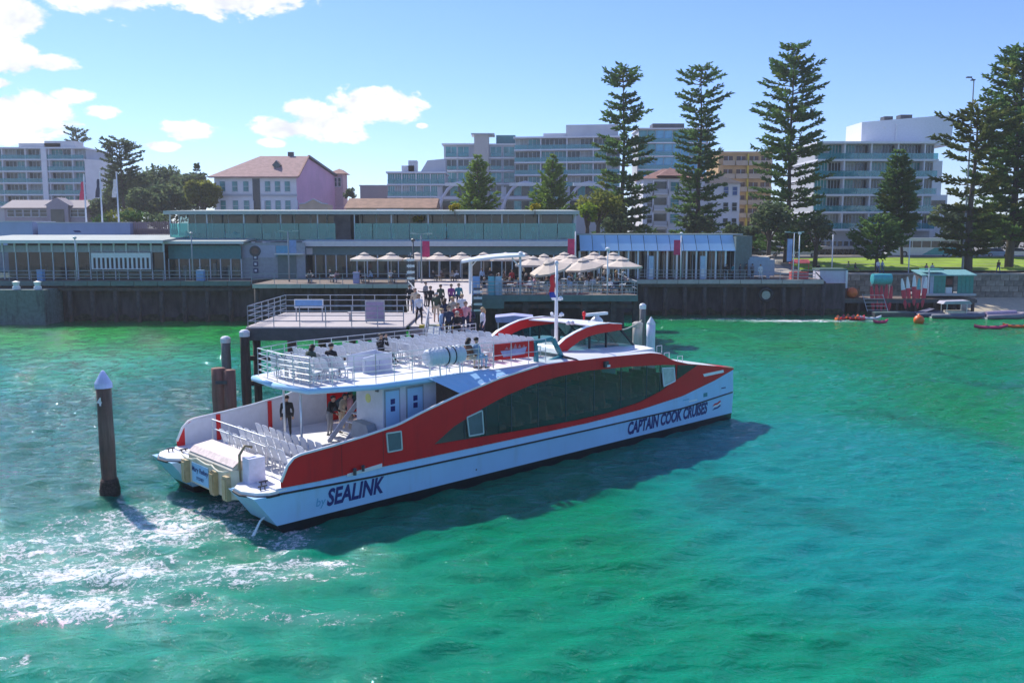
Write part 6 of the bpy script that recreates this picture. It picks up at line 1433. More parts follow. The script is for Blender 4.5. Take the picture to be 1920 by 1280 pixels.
def dine(px, Y, floor, where, n=2):
    sp_ = spot(px, Y, floor)
    x = X_(px, Y, 510); put(tb, (x, Y, floor), 0, 'round white cafe table, the ' + sp_[3:].replace(' cafe', ''), 'table', 'cafe tables ' + where)
    a0 = rnd.uniform(0, 3)
    for k in range(n):
        a = a0 + k * 6.283 / n + rnd.uniform(-.3, .3); r_ = .78; tp = rnd.choice(tops)
        lx, ly = x + r_ * math.cos(a), Y + r_ * math.sin(a); rz = a - math.pi / 2
        hr = rnd.choice(('dark', 'brown', 'blonde', 'grey')); hl = rnd.choice(('short', 'long')); bt = rnd.choice(('denim', 'black', 'khaki', 'navy'))
        dsc = '%s person in %s' % (hr + (' long-haired' if hl == 'long' else '-haired'), tp)
        if (dsc, sp_) in seen: tp = 'green' if (dsc.replace(tp, 'green'), sp_) not in seen else 'purple'; dsc = '%s person in %s' % (hr + (' long-haired' if hl == 'long' else '-haired'), tp)
        seen.add((dsc, sp_))
        put(ch_, (lx, ly, floor), rz, 'chair of ' + dsc + ' ' + sp_, 'chair', 'cafe chairs ' + where)
        person((lx, ly, floor), rz, rnd.choice(('sit', 'sitfwd', 'sit')), tp, bt, dsc + ' seated ' + sp_, hr, hl, 'diners ' + where, rnd.choice((SKIN, SKIN, SKIN2)))
for px, Y in ((925, 80), (955, 79), (990, 79), (1020, 82), (1052, 78.5), (1083, 79), (1110, 81), (1140, 78.6), (1170, 79), (1000, 87), (1060, 88), (1120, 88), (1160, 86), (940, 87), (1085, 85)): dine(px, Y, TH_, 'on the terrace', 3)
for px in (580, 625, 685, 735, 770, 820, 850): dine(px, 95.5, WFL, 'on the wharf', 2)
for i in range(14):
    px = 900 + i * 21 + rnd.uniform(-5, 5); tp = rnd.choice(tops); Y = rnd.uniform(83.5, 92)
    person((X_(px, Y, 510), Y, TH_), rnd.uniform(0, 6), rnd.choice(('stand', 'folded')), tp, 'black', 'person in %s top standing among the terrace tables, %s' % (tp, ['under the awning left', 'left under the awning edge', 'under the awning middle', 'by the awning right post', 'right of the awning', 'left of the ferry flag', 'behind the ferry flag', 'just right of the mast', 'right of the tilted umbrella pole', 'below the tilted umbrella', 'left of the white post', 'behind the white post', 'right of the white post', 'at the right end'][i]), rnd.choice(('dark', 'brown', 'blonde')), rnd.choice(('short', 'long')), 'people standing on the terrace')
HF = Z_(449, 109)
for i in range(18):
    px = 590 + i * 27 + rnd.uniform(-6, 6); tp = rnd.choice(tops)
    person((X_(px, 107.8, 430), 107.9, HF), rnd.uniform(-1, 1), rnd.choice(('stand', 'folded')), tp, 'black', '%s from the left of the people behind the hall balcony glass, in %s' % (['first', 'second', 'third', 'fourth', 'fifth', 'sixth', 'seventh', 'eighth', 'ninth', 'tenth', 'eleventh', 'twelfth', 'thirteenth', 'fourteenth', 'fifteenth', 'sixteenth', 'seventeenth', 'rightmost'][i], tp), rnd.choice(('dark', 'brown', 'blonde')), 'short', 'people on the hall balcony')
for i, (px, tp) in enumerate(((1362, 'black'), (1376, 'teal'), (1390, 'navy'), (1403, 'brown'), (1416, 'grey'))):
    person((X_(px, 107, 500), 107 + i * .3, 4.2), R(30 * i), 'stand', tp, 'black', 'person in %s top in the queue at the end of the jetty' % tp, 'dark', 'short', 'queue at the jetty end')
person((X_(1426, 106.5, 500), 106.5, 4.2), 0, 'stand', 'white', 'white', 'person all in white standing alone on the jetty', 'dark')
for u in (tb, ch_):
    for c in list(u.children): bpy.data.objects.remove(c)
    bpy.data.objects.remove(u)
# ------------------------------------------------------------------ shore on the right: sand, sea wall, lawn, road
SAND = M('sand', (.58, .49, .35), .95, var=.1, scale=2, bump=.2); STONE = M('wall_stone', (.22, .19, .155), .9, var=.3, scale=1.5, dirt=((.05, .05, .04), .9, .6)); STONE2 = M('wall_stone_pale', (.32, .27, .22), .9, var=.25, scale=1.5)
GRASS = M('lawn', (.24, .36, .02), .95, var=.25, scale=.25, bump=.3, bscale=6); ROAD = M('road_asphalt', (.055, .055, .06), .9, var=.15); PAVE = M('pavement', (.36, .33, .29), .9, var=.1)
XB0, XB1 = X_(1540, 117, 540), 150
mb = MB(); mb.strip([[(x, 108.5, -.35), (x, 111.0 + .6 * math.sin(x * .3), .35), (x, 116.9, 1.35)] for x in np.linspace(XB0 + 14, XB1, 30)]); tag(mb.build('beach', SAND), kind='structure')
sw = empty('sea_wall', (XB0, 116.6, 0), 0, 'dark weathered stone sea wall below the lawn at right', 'wall')
rnd = random.Random(4); bm_ = []
for v in range(5):
    mb = MB(); w_ = rnd.uniform(.8, 1.1); mb.box(.02, 1.16, 0, .45, .02, .70); bm_.append(mb.mesh('stone', STONE if v < 3 else STONE2))
nx = int((X_(2000, 117, 540) - XB0) / 1.2)
for j in range(5):
    for i in range(nx):
        if (i + j) * 1.2 > 60: continue
        link('stone', rnd.choice(bm_), sw, (i * 1.2 + (.6 if j % 2 else 0), rnd.uniform(-.05, .03), .65 + j * .72 - .05))
mb = MB(); mb.box(0, 110, .25, .6, -1, 4.15); mb.build('core', DARKT, sw); mb = MB(); mb.box(-.2, 110, -.15, .7, 4.2, 4.4); mb.build('coping', PAVE, sw)
def sheet(name, pts, mat, dz):
    mb = MB(); mb.strip([[(x, y, gz(x, y) + dz) for x in np.linspace(xa, xb, 12)] for (y, xa, xb) in pts]); tag(mb.build(name, mat), kind='structure')
xL = X_(1505, 120, 490)
sheet('promenade', [(117.2, xL - 30, 150), (119.2, xL - 30, 150), (120, xL - 30, 150)], PAVE, .03)
mb = MB(); rows = []
for k in range(34):
    y = 120.05 + k * .86; rows.append([(x, y, gz(x, y) + .06 + .20 * math.sin(k * .9 + x * .03)) for x in np.linspace(xL + (y - 120) * .2, 140, 40)])
mb.strip(rows); tag(mb.build('lawn', GRASS, smooth=True), kind='structure')
sheet('road', [(149.5, -20, 200), (153, -20, 200), (157, -20, 200)], ROAD, .03)
sheet('pavement', [(157, -20, 200), (160, -20, 200)], PAVE, .10)
mb = MB(); mb.box(-20, 200, 149.2, 149.5, gz(0, 149) - .2, gz(0, 149) + .16); tag(mb.build('kerb', PAVE), kind='structure')
sheet('plaza', [(117.2, X_(1372, 118, 490), xL - 1), (128, X_(1372, 128, 490), xL), (148, X_(1372, 146, 490), xL + 4)], M('plaza_paving', (.42, .37, .31), .9, var=.08, scale=1), .05)
# ------------------------------------------------------------------ jetty, boards and boats on the right
jt = empty('low_jetty', (X_(1530, 108, 560), 107, 0), 0, 'low dark timber jetty with huts at the foot of the sea wall', 'jetty')
JL = X_(1825, 108, 560) - X_(1530, 108, 560)
pm_ = MB(); pm_.box(.02, .55, 0, 4, 1.75, 1.88); pk = pm_.mesh('plank', WOOD)
for i in range(int(JL / .58)): link('plank', pk, jt, (i * .58, 0, 0))
for i in range(9):
    for y in (.3, 3.6): mb = MB(); mb.tube([(i * JL / 8.3 + .3, y, -1.5), (i * JL / 8.3 + .3, y, 1.8)], .2, 8); mb.build('leg', TIMBER, jt)
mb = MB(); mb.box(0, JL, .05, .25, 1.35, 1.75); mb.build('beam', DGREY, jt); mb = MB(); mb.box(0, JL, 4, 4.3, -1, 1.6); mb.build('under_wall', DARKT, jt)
hut = empty('white_hut', (X_(1537, 109, 520), 109, 1.88), 0, 'plain white hut wall with dark stair rail at the jetty end', 'hut')
w_ = X_(1586, 109, 520) - X_(1537, 109, 520); hz = Z_(507, 109) - 1.88
mb = MB(); mb.box(0, w_, 0, 2.5, 0, hz); mb.build('wall', M('hut_white', (.55, .55, .66), .6, var=.05), hut); mb = MB(); mb.box(-.1, w_ + .1, -.1, 2.6, hz, hz + .2); mb.build('roof', BANDG, hut)
mb = MB(); mb.bar((-.6, -.3, hz - .2), (w_ * .7, -.3, .1), .08, .12); mb.bar((-.6, -.3, hz - 1.0), (w_ * .6, -.3, -.3), .06, .2); mb.build('stair_rail', DGREY, hut); mb = MB(); mb.box(w_ - .1, w_ + .15, -.2, .1, 0, hz); mb.build('post', SIGNWHITE, hut)
kio = empty('teal_kiosk', (X_(1728, 108.5, 540), 108.5, 2.4), 0, 'teal kiosk hut with open dark doorway on a raised platform', 'kiosk')
w_ = X_(1825, 108.5, 540) - X_(1728, 108.5, 540); hz = Z_(515, 108.5) - 2.4
KT = M('kiosk_teal', (.04, .26, .22), .6, var=.1); KG = M('kiosk_pale', (.36, .44, .56), .6, var=.1)
mb = MB(); mb.box(-.2, w_ + .1, -.6, 2.8, -.25, 0); mb.build('platform', GALV, kio)
for i in range(13):
    x0 = i * w_ / 13
    if 6 <= i <= 8: continue
    mb = MB(); mb.box(x0 + .015, x0 + w_ / 13 - .015, 0, .08, 0, hz); mb.build('wall_board', KG if i < 4 and i % 2 == 0 else (DGREY if i == 1 else KT), kio)
for bx in ((w_ * 6 / 13, w_ * 9 / 13, 1.0, 1.1, 0, hz), (w_ - .1, w_ - .01, .09, 2.4, 0, hz), (.01, .1, .09, 2.4, 0, hz)): mb = MB(); mb.box(*bx); mb.build('inner_wall', DARKIN, kio)
mb = MB(); mb.box(w_ * 6.4 / 13, w_ * 8 / 13, .3, .6, 0, .7, 0); mb.box(w_ * 6.6 / 13, w_ * 8.2 / 13, .5, .9, 1.0, 1.7, 1); mb.build('goods', [SIGNWHITE, WARM], kio)
mb = MB(); mb.prism([(-.2, -.3, hz), (-.2, 2.6, hz + .5), (-.2, 2.6, hz + .35), (-.2, -.3, hz - .12)], (w_ + .4, 0, 0)); mb.build('roof', M('kiosk_roof', (.20, .42, .44), .5), kio, recalc=True)
mb = MB(); mb.box(.2, w_ * .4, -.2, 1.4, hz + .55, hz + .7); mb.build('upper_roof', KT, kio); mb = MB(); mb.tube([(.6, -.4, 0), (.6, -.4, hz + .8)], .09, 8); mb.build('post', SIGNWHITE, kio)
def boardshape(L, w, t, m1, m2=None, n=9):
    mb = MB(); rows = []
    for i in range(n):
        k = i / (n - 1); hw = w / 2 * (math.sin(math.pi * (.04 + .92 * k)) ** .55); rows.append([(-hw, 0, L * k), (0, -t, L * k), (hw, 0, L * k), (0, t, L * k)])
    for i in range(n - 1):
        mb.strip([rows[i], rows[i + 1]], 0 if (i < n * .5 or m2 is None) else 1, True)
    return mb
REDB = M('board_red', (.55, .02, .05), .45, var=.08); REDC = M('board_magenta', (.55, .03, .12), .45, var=.08); ORG = M('kayak_orange', (.75, .13, .02), .4, var=.08); TEALB = M('board_teal', (.05, .36, .40), .5)
rk = empty('kayak_rack', (X_(1647, 108, 560), 107.4, 1.88), 0, 'rack of upright red paddle boards under a rolled teal cover', 'rack')
mb = MB(); mb.lathe([(.3, -1.15), (.62, -1.1), (.66, 0), (.62, 1.1), (.3, 1.15)], 14, (0, 0, 2.3), axis='x'); mb.build('cover', TEALB, rk, smooth=False)
for x in (-1.1, 1.1): mb = MB(); mb.bar((x, .2, -.3), (x, .2, 2.6), .07, .07); mb.build('post', GALV, rk)
bs = boardshape(3.0, .5, .08, 0).mesh('board', [REDB, REDC])
for i in range(5): link('board', bs, rk, (-.9 + i * .45, -.35, -1.5 + (i % 2) * .25), (R(-4), R(3 * (i - 2)), 0))
rk2 = empty('board_rack', (X_(1708, 108, 560), 107.3, 1.88), 0, 'rack of upright white and red surfboards left of the teal kiosk', 'rack')
bs2 = boardshape(3.6, .55, .08, 0, 1).mesh('board', [REDB, SIGNWHITE]); bs3 = boardshape(3.6, .55, .08, 0, 1).mesh('board', [REDB, TEALB])
for i in range(5): link('board', bs2 if i != 3 else bs3, rk2, (-1.0 + i * .48, -.3 + .1 * (i % 2), -1.2 + (i % 3) * .18), (R(-5), R(4 * (i - 2)), R(12 * (i % 2))))
mb = MB(); mb.bar((-1.3, 0, 1.2), (1.3, 0, 1.2), .07, .07); mb.bar((-1.3, 0, -.2), (-1.3, 0, 1.8), .07, .07); mb.bar((1.3, 0, -.2), (1.3, 0, 1.8), .07, .07); mb.build('rack_frame', GALV, rk2)
pt = empty('floating_pontoon', (X_(1640, 104, 600), 104, 0), 0, 'dark floating pontoon in front of the paddle board racks', 'pontoon')
w_ = X_(1715, 104, 600) - X_(1640, 104, 600); mb = MB(); mb.box(0, w_, 0, 2.4, -.3, .45); mb.box(.1, w_ - .1, .1, 2.3, .45, .5, 1); mb.build('float', [DGREY, BANDG], pt)
mb = MB(); mb.bar((-.4, 1.2, .5), (-.4, 3, 2.4), .06, .06); mb.bar((2.0, 1.2, .5), (2.0, 3, 2.4), .06, .06)
for k in range(5): mb.bar((-.4, 1.4 + .35 * k, .7 + .4 * k), (2.0, 1.4 + .35 * k, .7 + .4 * k), .05, .05)
mb.build('ladder', GALV, pt)
def kayak(px, py, L, rz, mat, label, tilt=0, group='kayaks on the water', w=.72):
    P = on(px, py, .1); root = empty('kayak', (P.x, P.y, .02), rz, label, 'kayak', group)
    mb = MB(); n = 11; rows = []
    for i in range(n):
        k = i / (n - 1); hw = max(.02, w / 2 * math.sin(math.pi * k) ** .6); rise = .22 * abs(2 * k - 1) ** 3
        rows.append([(L * (k - .5), hw * math.cos(a), rise + .12 + .24 * math.sin(a) * (.5 if math.sin(a) > 0 else .9)) for a in [6.283 * j / 8 for j in range(8)]])
    mb.strip(rows, 0, True); mb.build('hull', mat, root, smooth=True)
    for x in (-.35, .5): mb = MB(); mb.lathe([(.2, .0), (.24, .05), (.2, .07)], 10, (x * L / 3, 0, .22)); mb.build('seat', DGREY, root)
    return root
for i, (px, py, rz) in enumerate(((1571, 598, 70), (1580, 597, 66), (1589, 596, 68), (1598, 597, 64), (1607, 597, 66), (1616, 598, 60))):
    kayak(px, py, 3.2, R(rz), ORG if i % 2 == 0 else REDB, ['leftmost orange kayak of the moored cluster', 'red kayak next to the leftmost orange one', 'orange kayak third in the moored cluster', 'red kayak fourth in the moored cluster', 'orange kayak fifth in the moored cluster', 'red kayak at the right end of the moored cluster'][i])
kayak(1651, 604, 2.0, R(20), REDC, 'single magenta red kayak in front of the floating pontoon'); kayak(1858, 614, 3.6, R(4), REDC, 'long magenta kayak lying nearest the camera at right'); kayak(1905, 612, 2.6, R(-8), ORG, 'orange kayak cut by the right edge of the photo'); kayak(1632, 597, 2.6, R(8), SIGNWHITE, 'pale grey kayak beside the floating pontoon')
def ball(px, py, r, h, label, base=None):
    P = on(px, py, h); mb = MB(); mb.lathe([(.02, -r)] + [(r * math.cos(a), r * math.sin(a)) for a in [R(x) for x in range(-70, 71, 20)]] + [(.12, r), (.1, r * 1.2), (.02, r * 1.22)], 16)
    o = mb.build('mooring_buoy', ORG, None, (P.x, P.y, h), smooth=True); tag(o, label, 'buoy')
ball(1723, 600, .55, .35, 'bright orange round buoy floating beside the pontoon')
P = Vector((X_(1598, 107.6, 545), 107.6, 2.55)); mb = MB(); mb.lathe([(.02, -.62)] + [(.62 * math.cos(R(a)), .62 * math.sin(R(a))) for a in range(-70, 71, 20)] + [(.02, .64)], 16); tag(mb.build('stored_buoy', ORG, None, P, smooth=True), 'orange buoy sitting on the jetty in front of a brown crate', 'buoy')
mb = MB(); mb.box(-1.1, 1.1, 0, .9, 0, 1.1); mb.box(-1.15, 1.15, -.05, .0, .1, .3); mb.box(-1.15, 1.15, -.05, .0, .7, .9); tag(mb.build('crate', M('crate_brown', (.25, .13, .08), .8), None, (P.x, 108.3, 1.9)), 'brown crate behind the orange buoy on the jetty', 'crate')
# inflatable and small cabin boat
ib = empty('inflatable_boat', (X_(1790, 103.5, 600), 103.2, 0), R(-4), 'grey inflatable boat with low pale cabin at right', 'boat')
def tubeboat(root, L, W, mat, r=.3):
    mb = MB(); pts = [(-L / 2, -W / 2, .25), (L * .25, -W / 2, .28), (L * .42, -W * .3, .36), (L / 2, 0, .45), (L * .42, W * .3, .36), (L * .25, W / 2, .28), (-L / 2, W / 2, .25)]; mb.tube(pts, [r * .8, r, r, r * .9, r, r, r * .8], 10); mb.build('tube', mat, root, smooth=True)
    mb = MB(); mb.prism([(-L / 2, -W / 2, .0), (L * .3, -W / 2, .0), (L * .45, 0, .1), (L * .3, W / 2, .0), (-L / 2, W / 2, 0)], (0, 0, .16)); mb.build('floor', DECKGREY, root, recalc=True)
tubeboat(ib, 6.2, 2.1, M('hypalon_grey', (.12, .14, .20), .6, var=.1))
mb = MB(); mb.box(-1.2, .8, -.7, .7, .3, .8); mb.build('console', CREAM, ib); mb = MB(); mb.prism([(-1.6, -.9, 1.9), (1.0, -.9, 2.0), (1.4, -.8, 1.6), (-1.9, -.9, 1.6)], (0, 1.8, 0)); mb.build('canopy', M('canopy_grey', (.38, .37, .45), .7), ib, recalc=True)
for x in (-1.4, .8):
    for y in (-.8, .8): mb = MB(); mb.bar((x, y, .3), (x, y, 1.65), .05, .05); mb.build('post', STEEL, ib)
ib2 = empty('inflatable_boat', (X_(1880, 102.5, 604), 102.5, 0), R(8), 'low grey inflatable dinghy with rolled cover at the right edge', 'boat'); tubeboat(ib2, 5.2, 1.9, M('hypalon_mauve', (.20, .18, .24), .6, var=.1)); mb = MB(); mb.tube([(-2, .2, .5), (1.6, .1, .6)], .3, 8); mb.build('rolled_cover', SIGNLILAC, ib2)
ib3 = empty('inflatable_boat', (X_(1745, 104.6, 598), 104.4, 0), R(3), 'dark blue covered dinghy right of the orange buoy', 'boat'); tubeboat(ib3, 4.4, 1.8, M('hypalon_blue', (.06, .08, .14), .6)); mb = MB(); mb.strip([[(-1.8, -.8, .4), (-1.8, .8, .4)], [(0, -.6, .95), (0, .6, .95)], [(1.9, -.2, .5), (1.9, .2, .5)]]); mb.build('cover', M('cover_blue', (.10, .11, .18), .7), ib3)
ib4 = empty('workboat', (X_(964, 62, 600), 62.0, 0), 0, 'small boat with lilac canvas top moored between ferry and terrace', 'boat')
tubeboat(ib4, 5.0, 2.0, SIGNWHITE); zc = Z_(602, 62)
mb = MB(); mb.prism([(-1.2, -1, zc), (1.2, -1, zc), (1.3, -1, zc + .35), (0, -1, zc + .48), (-1.3, -1, zc + .35)], (0, 2, 0)); mb.build('canvas_top', M('canvas_lilac', (.34, .36, .58), .7), ib4, recalc=True)
for x in (-1.1, 1.1):
    for y in (-.9, .9): mb = MB(); mb.bar((x, y, .3), (x, y, zc), .05, .05); mb.build('post', STEEL, ib4)
mb = MB(); mb.box(-.9, .9, -.7, .7, .3, zc - 1.6); mb.build('cabin', SIGNWHITE, ib4)
# life ring / tyre fender on the jetty wall
P = Vector((X_(1436, 104.8, 553), 104.75, Z_(553, 104.8))); mb = MB(); rows = []
for i in range(20): a = 6.283 * i / 20; rows.append([(math.cos(a) * (.72 + .22 * math.cos(b)), .2 * math.sin(b), math.sin(a) * (.72 + .22 * math.cos(b))) for b in [6.283 * j / 8 for j in range(8)]])
mb.strip(rows + [rows[0]], 0, True); ty = mb.build('tyre_fender', RUBBER, None, P, smooth=True); tag(ty, 'black tyre fender with pale hub hung on the jetty face', 'tyre')
mb = MB(); mb.lathe([(.5, -.06), (.5, .06)], 16, axis='y'); mb.build('hub', M('hub_grey', (.34, .36, .32), .7), ty)
# ------------------------------------------------------------------ lamps, flags, signs
def lamp(px, ybase, ytop, Y, floor, label, mat=GALV, heads=2, name='lamp_post', r=.09):
    x = X_(px, Y, (ybase + ytop) / 2); h = Z_(ytop, Y) - floor; root = empty(name, (x, Y, floor), 0, label, 'lamp post')
    mb = MB(); mb.tube([(0, 0, 0), (0, 0, h)], [r, r * .7], 8); mb.build('pole', mat, root, smooth=True)
    if heads == 2:
        mb = MB(); mb.bar((-.9, 0, h), (.9, 0, h), .08, .06); mb.box(-1.1, -.5, -.12, .12, h, h + .12); mb.box(.5, 1.1, -.12, .12, h, h + .12); mb.build('lamp_head', EAVE, root)
    elif heads == 1: mb = MB(); mb.lathe([(.06, h - .02), (.2, h + .08), (.2, h + .2), (.05, h + .3)], 10); mb.build('lamp_head', mat, root)
    return root, h
def banner(root, h0, h1, mat, side=1, w=.75):
    mb = MB(); rows = []
    for i in range(7):
        z = h1 + (h0 - h1) * i / 6; rows.append([(side * (.1 + w * j / 3), .05 * math.sin(i * .9 + j), z) for j in range(4)])
    mb.strip(rows); b = mb.build('banner', mat, root, smooth=True)
PINKB = M('banner_pink', (.62, .04, .14), .7, var=.15, scale=2); BLUEB = M('banner_blue', (.22, .32, .60), .7, var=.15, scale=2)
def z_(py, Y, fl): return Z_(py, Y) - fl
lamp(142, 512, 448, 99, WFL, 'slim post at the front of the left pavilion', FRAMEW, 1)
lamp(360, 512, 440, 99, WFL, 'slim grey post in front of the second pavilion', GREYP, 1)
r, h = lamp(541, 520, 434, 97, WFL, 'double headed lamp post with blue banner', GREYP); banner(r, z_(474, 97, WFL), z_(450, 97, WFL), BLUEB)
r, h = lamp(790, 535, 439, 92, WH, 'double headed lamp post with pink banner at the top of the walkway', GREYP, 2); banner(r, z_(482, 92, WH), z_(452, 92, WH), PINKB)
r, h = lamp(775, 530, 453, 84, WH, 'dark round topped post left of the pink banner', DGREY, 1)
r, h = lamp(1079, 490, 434, 100, WFL, 'pole with pink and mauve banner at the end of the hall', SIGNWHITE, 0); banner(r, z_(478, 100, WFL), z_(448, 100, WFL), PINKB, -1)
r, h = lamp(1277, 500, 440, 105.5, 4.2, 'pole with pink banner in front of the blue awning', SIGNWHITE, 1); banner(r, z_(478, 105.5, 4.2), z_(450, 105.5, 4.2), PINKB, -1)
r, h = lamp(1498, 525, 440, 106, 4.2, 'right of two white posts at the jetty end', SIGNWHITE, 1)
r, h = lamp(1488, 525, 436, 106, 4.2, 'left of two white posts at the jetty end with cross arm', SIGNWHITE, 2, r=.07)
bo = board(1474, 1487, 447, 492, 107, BLUEB, DGREY, 'upright blue poster stand beside the two white posts', 'poster', 'poster_stand', False, 4.2)
lamp(1139, 560, 470, 77, TH_, 'white post standing at the front of the terrace', SIGNWHITE, 1, r=.07)
lamp(976, 540, 478, 76.4, TH_, 'post at the right end of the awning on the terrace edge', SIGNWHITE, 1, r=.07)
lamp(1561, 500, 440, 120, gz(40, 120), 'slim white post on the lawn left of the young pine', SIGNWHITE, 0); lamp(1705, 505, 448, 118, 4.4, 'slim pale post on the lawn near the bus', SIGNWHITE, 0)
# tall street light above the ragged pine
x = X_(1817, 124, 300); root = empty('street_light', (x, 124, 4.6), 0, 'very tall street light rising above the ragged pine', 'street light'); h = Z_(150, 124) - 4.6
mb = MB(); mb.tube([(0, 0, 0), (0, 0, h)], [.16, .08], 8); mb.build('pole', GREYP, root); mb = MB(); mb.bar((0, 0, h), (-.5, 0, h + .35), .08, .08); mb.box(-1.0, -.35, -.2, .2, h + .25, h + .4); mb.box(-.35, .1, -.25, .25, h - .1, h + .05); mb.build('lamp_head', DGREY, root)
FW_ = M('flag_white', (.65, .62, .62), .7); FD = M('flag_dark', (.05, .05, .08), .7)
for px, yt, yb, mt, lab in ((160, 330, 424, M('flag_pink', (.6, .05, .12), .7), 'flagpole with limp pink red flag, leftmost of three'), (190, 325, 424, FD, 'flagpole with dark limp flag, middle of three'), (221, 325, 424, FW_, 'flagpole with pale limp flag, rightmost of three')):
    Y = 128; z0 = gz(0, Y); h = Z_(yt, Y) - z0; root = empty('flagpole', (X_(px, Y, 380), Y, z0), 0, lab, 'flagpole')
    mb = MB(); mb.tube([(0, 0, 0), (0, 0, h)], [.16, .09], 8); mb.lathe([(.02, h), (.12, h + .05), (.12, h + .15), (.02, h + .22)], 8); mb.build('pole', SIGNWHITE, root, smooth=True)
    mb = MB(); rows = []
    for i in range(8): z = h - .8 - i * .36; rows.append([(-.12 - j * (.10 + .02 * i) + .04 * math.sin(i * 1.7 + j), .06 * math.sin(j * 2 + i * .6), z) for j in range(4)])
    mb.strip(rows); tag(mb.build('flag', mt, None, root.location, smooth=True), {160: 'limp pink red flag on the leftmost flagpole', 190: 'dark limp flag on the middle flagpole', 221: 'pale limp flag on the rightmost flagpole'}[px], 'flag')
# stacked sign post at the walkway
def stack(px, Y, floor, y0, y1, n, label):
    x = X_(px, Y, (y0 + y1) / 2); root = empty('sign_post', (x, Y, floor), 0, label, 'sign'); z0, z1 = Z_(y1, Y) - floor, Z_(y0, Y) - floor
    mb = MB(); mb.tube([(0, .08, 0), (0, .08, z1 + .2)], .06, 8); mb.build('post', GALV, root)
    hh = (z1 - z0) / n
    for i in range(n): mb = MB(); mb.box(-.34, .34, -.03, .03, z0 + i * hh + .02, z0 + i * hh + hh - .06); mb.build('plate', SIGNWHITE if i % 2 else DGREY, root)
stack(770, 80, WH, 478, 530, 9, 'stacked black and white direction sign left of the walkway'); stack(896, 72, WH, 538, 590, 9, 'stacked black and white direction sign right of the walkway')
mb = MB(); mb.box(-.3, .3, -.3, .3, 0, 1.0); mb.box(-.33, .33, -.33, .33, 1.0, 1.15); tag(mb.build('litter_bin', M('bin_lilac', (.34, .33, .55), .6), None, (X_(668, 94, 510), 94, WFL)), 'pale lilac box bin on the wharf edge below the umbrellas', 'bin')
mb = MB(); mb.box(-.3, .3, -.3, .3, 0, 1.1); mb.box(-.33, .33, -.33, .33, 1.1, 1.2); tag(mb.build('litter_bin', SIGNBLUE, None, (X_(60, 97, 510) , 98.8, WFL)), 'blue bin behind the railing at far left', 'bin')
mb = MB(); mb.box(-.4, .4, -.3, .3, 0, 1.15); mb.box(-.2, .4, -.32, -.3, .2, 1.0); tag(mb.build('ticket_machine', SIGNBLUE, None, (X_(376, 99, 510), 99, WFL)), 'blue and white ticket machine on the wharf below the second pavilion', 'machine')
mb = MB(); mb.box(0, X_(1455, 108, 490) - X_(1405, 108, 490), 0, 1.8, .3, 2.2); mb.box(.2, 2.6, .2, 1.6, 2.2, 2.5); mb.box(.3, .7, -.05, 0, 0, .3); mb.box(2.2, 2.6, -.05, 0, 0, .3)
tag(mb.build('covered_stall', M('stall_blue', (.30, .40, .50), .6, var=.08), None, (X_(1405, 108, 490), 108.5, 4.2)), 'long pale blue covered stall near the jetty end', 'stall')
mb = MB(); rows = [[(x, y, 2.6 + .35 * math.sin(x * 1.1) * (y < 1)) for y in (0, 1, 2)] for x in np.linspace(0, 6.5, 9)]; mb.strip(rows)
for x in (.3, 6.2): mb.tube([(x, .2, 0), (x, .2, 2.6)], .05, 6)
tag(mb.build('shade_sail', M('sail_beige', (.45, .38, .30), .8), None, (X_(1355, 111, 480), 110.5, 4.2)), 'drooping beige shade sail behind the jetty queue', 'shade sail')
mb = MB(); mb.box(-1.0, 1.0, -.5, .5, 0, .8); mb.prism([(-1.1, -.6, 1.9), (1.1, -.6, 1.9), (1.1, 0, 2.3), (-1.1, 0, 2.3)], (0, .9, -.1)); mb.box(-1, -.94, -.5, -.44, .8, 1.9); mb.box(.94, 1, -.5, -.44, .8, 1.9)
tag(mb.build('red_stall', M('stall_red', (.55, .10, .10), .6, var=.25, scale=2), None, (X_(1500, 106.8, 505), 107.2, 4.2)), 'small red and orange stall at the end of the jetty', 'stall')
# ------------------------------------------------------------------ vehicles
GLASSV = M('vehicle_glass', (.02, .03, .035), .08, var=.1); TYRE = RUBBER
def wheel(root, x, y, r):
    mb = MB(); mb.lathe([(r * .6, -.11), (r, -.11), (r, .11), (r * .6, .11)], 14, (x, y, r), axis='y'); w = mb.build('wheel', TYRE, root); mb = MB(); mb.lathe([(r * .58, -.115), (r * .58, .1)], 10, (x, y, r), axis='y'); mb.build('rim', GALV, w)
bus = empty('bus', (X_(1733, 151, 465), 150.6, gz(0, 151) + .04), 0, 'white and teal single deck bus parked behind the lawn', 'bus')
mb = MB(); mb.prism([(-5.8, 0, .35), (5.8, 0, .35), (5.8, 0, 3.0), (5.5, 0, 3.15), (-5.4, 0, 3.15), (-5.8, 0, 2.7)], (0, 2.5, 0)); mb.build('body', SIGNWHITE, bus, recalc=True)
mb = MB(); mb.prism([(-.5, -.02, .4), (5.75, -.02, .4), (5.75, -.02, 1.55), (1.6, -.02, 1.55)], (0, .03, 0)); mb.build('side_panel', M('bus_teal', (.03, .33, .36), .4), bus, recalc=True)
for i in range(7): mb = MB(); mb.box(-5.2 + i * 1.55, -3.8 + i * 1.55, -.03, .02, 1.6, 2.65); mb.build('window', GLASSV, bus)
for x in (-3.4, 3.4): wheel(bus, x, .1, .5)
mb = MB(); mb.box(-5.84, -5.78, .2, 2.3, 1.2, 2.8); mb.build('windscreen', GLASSV, bus)
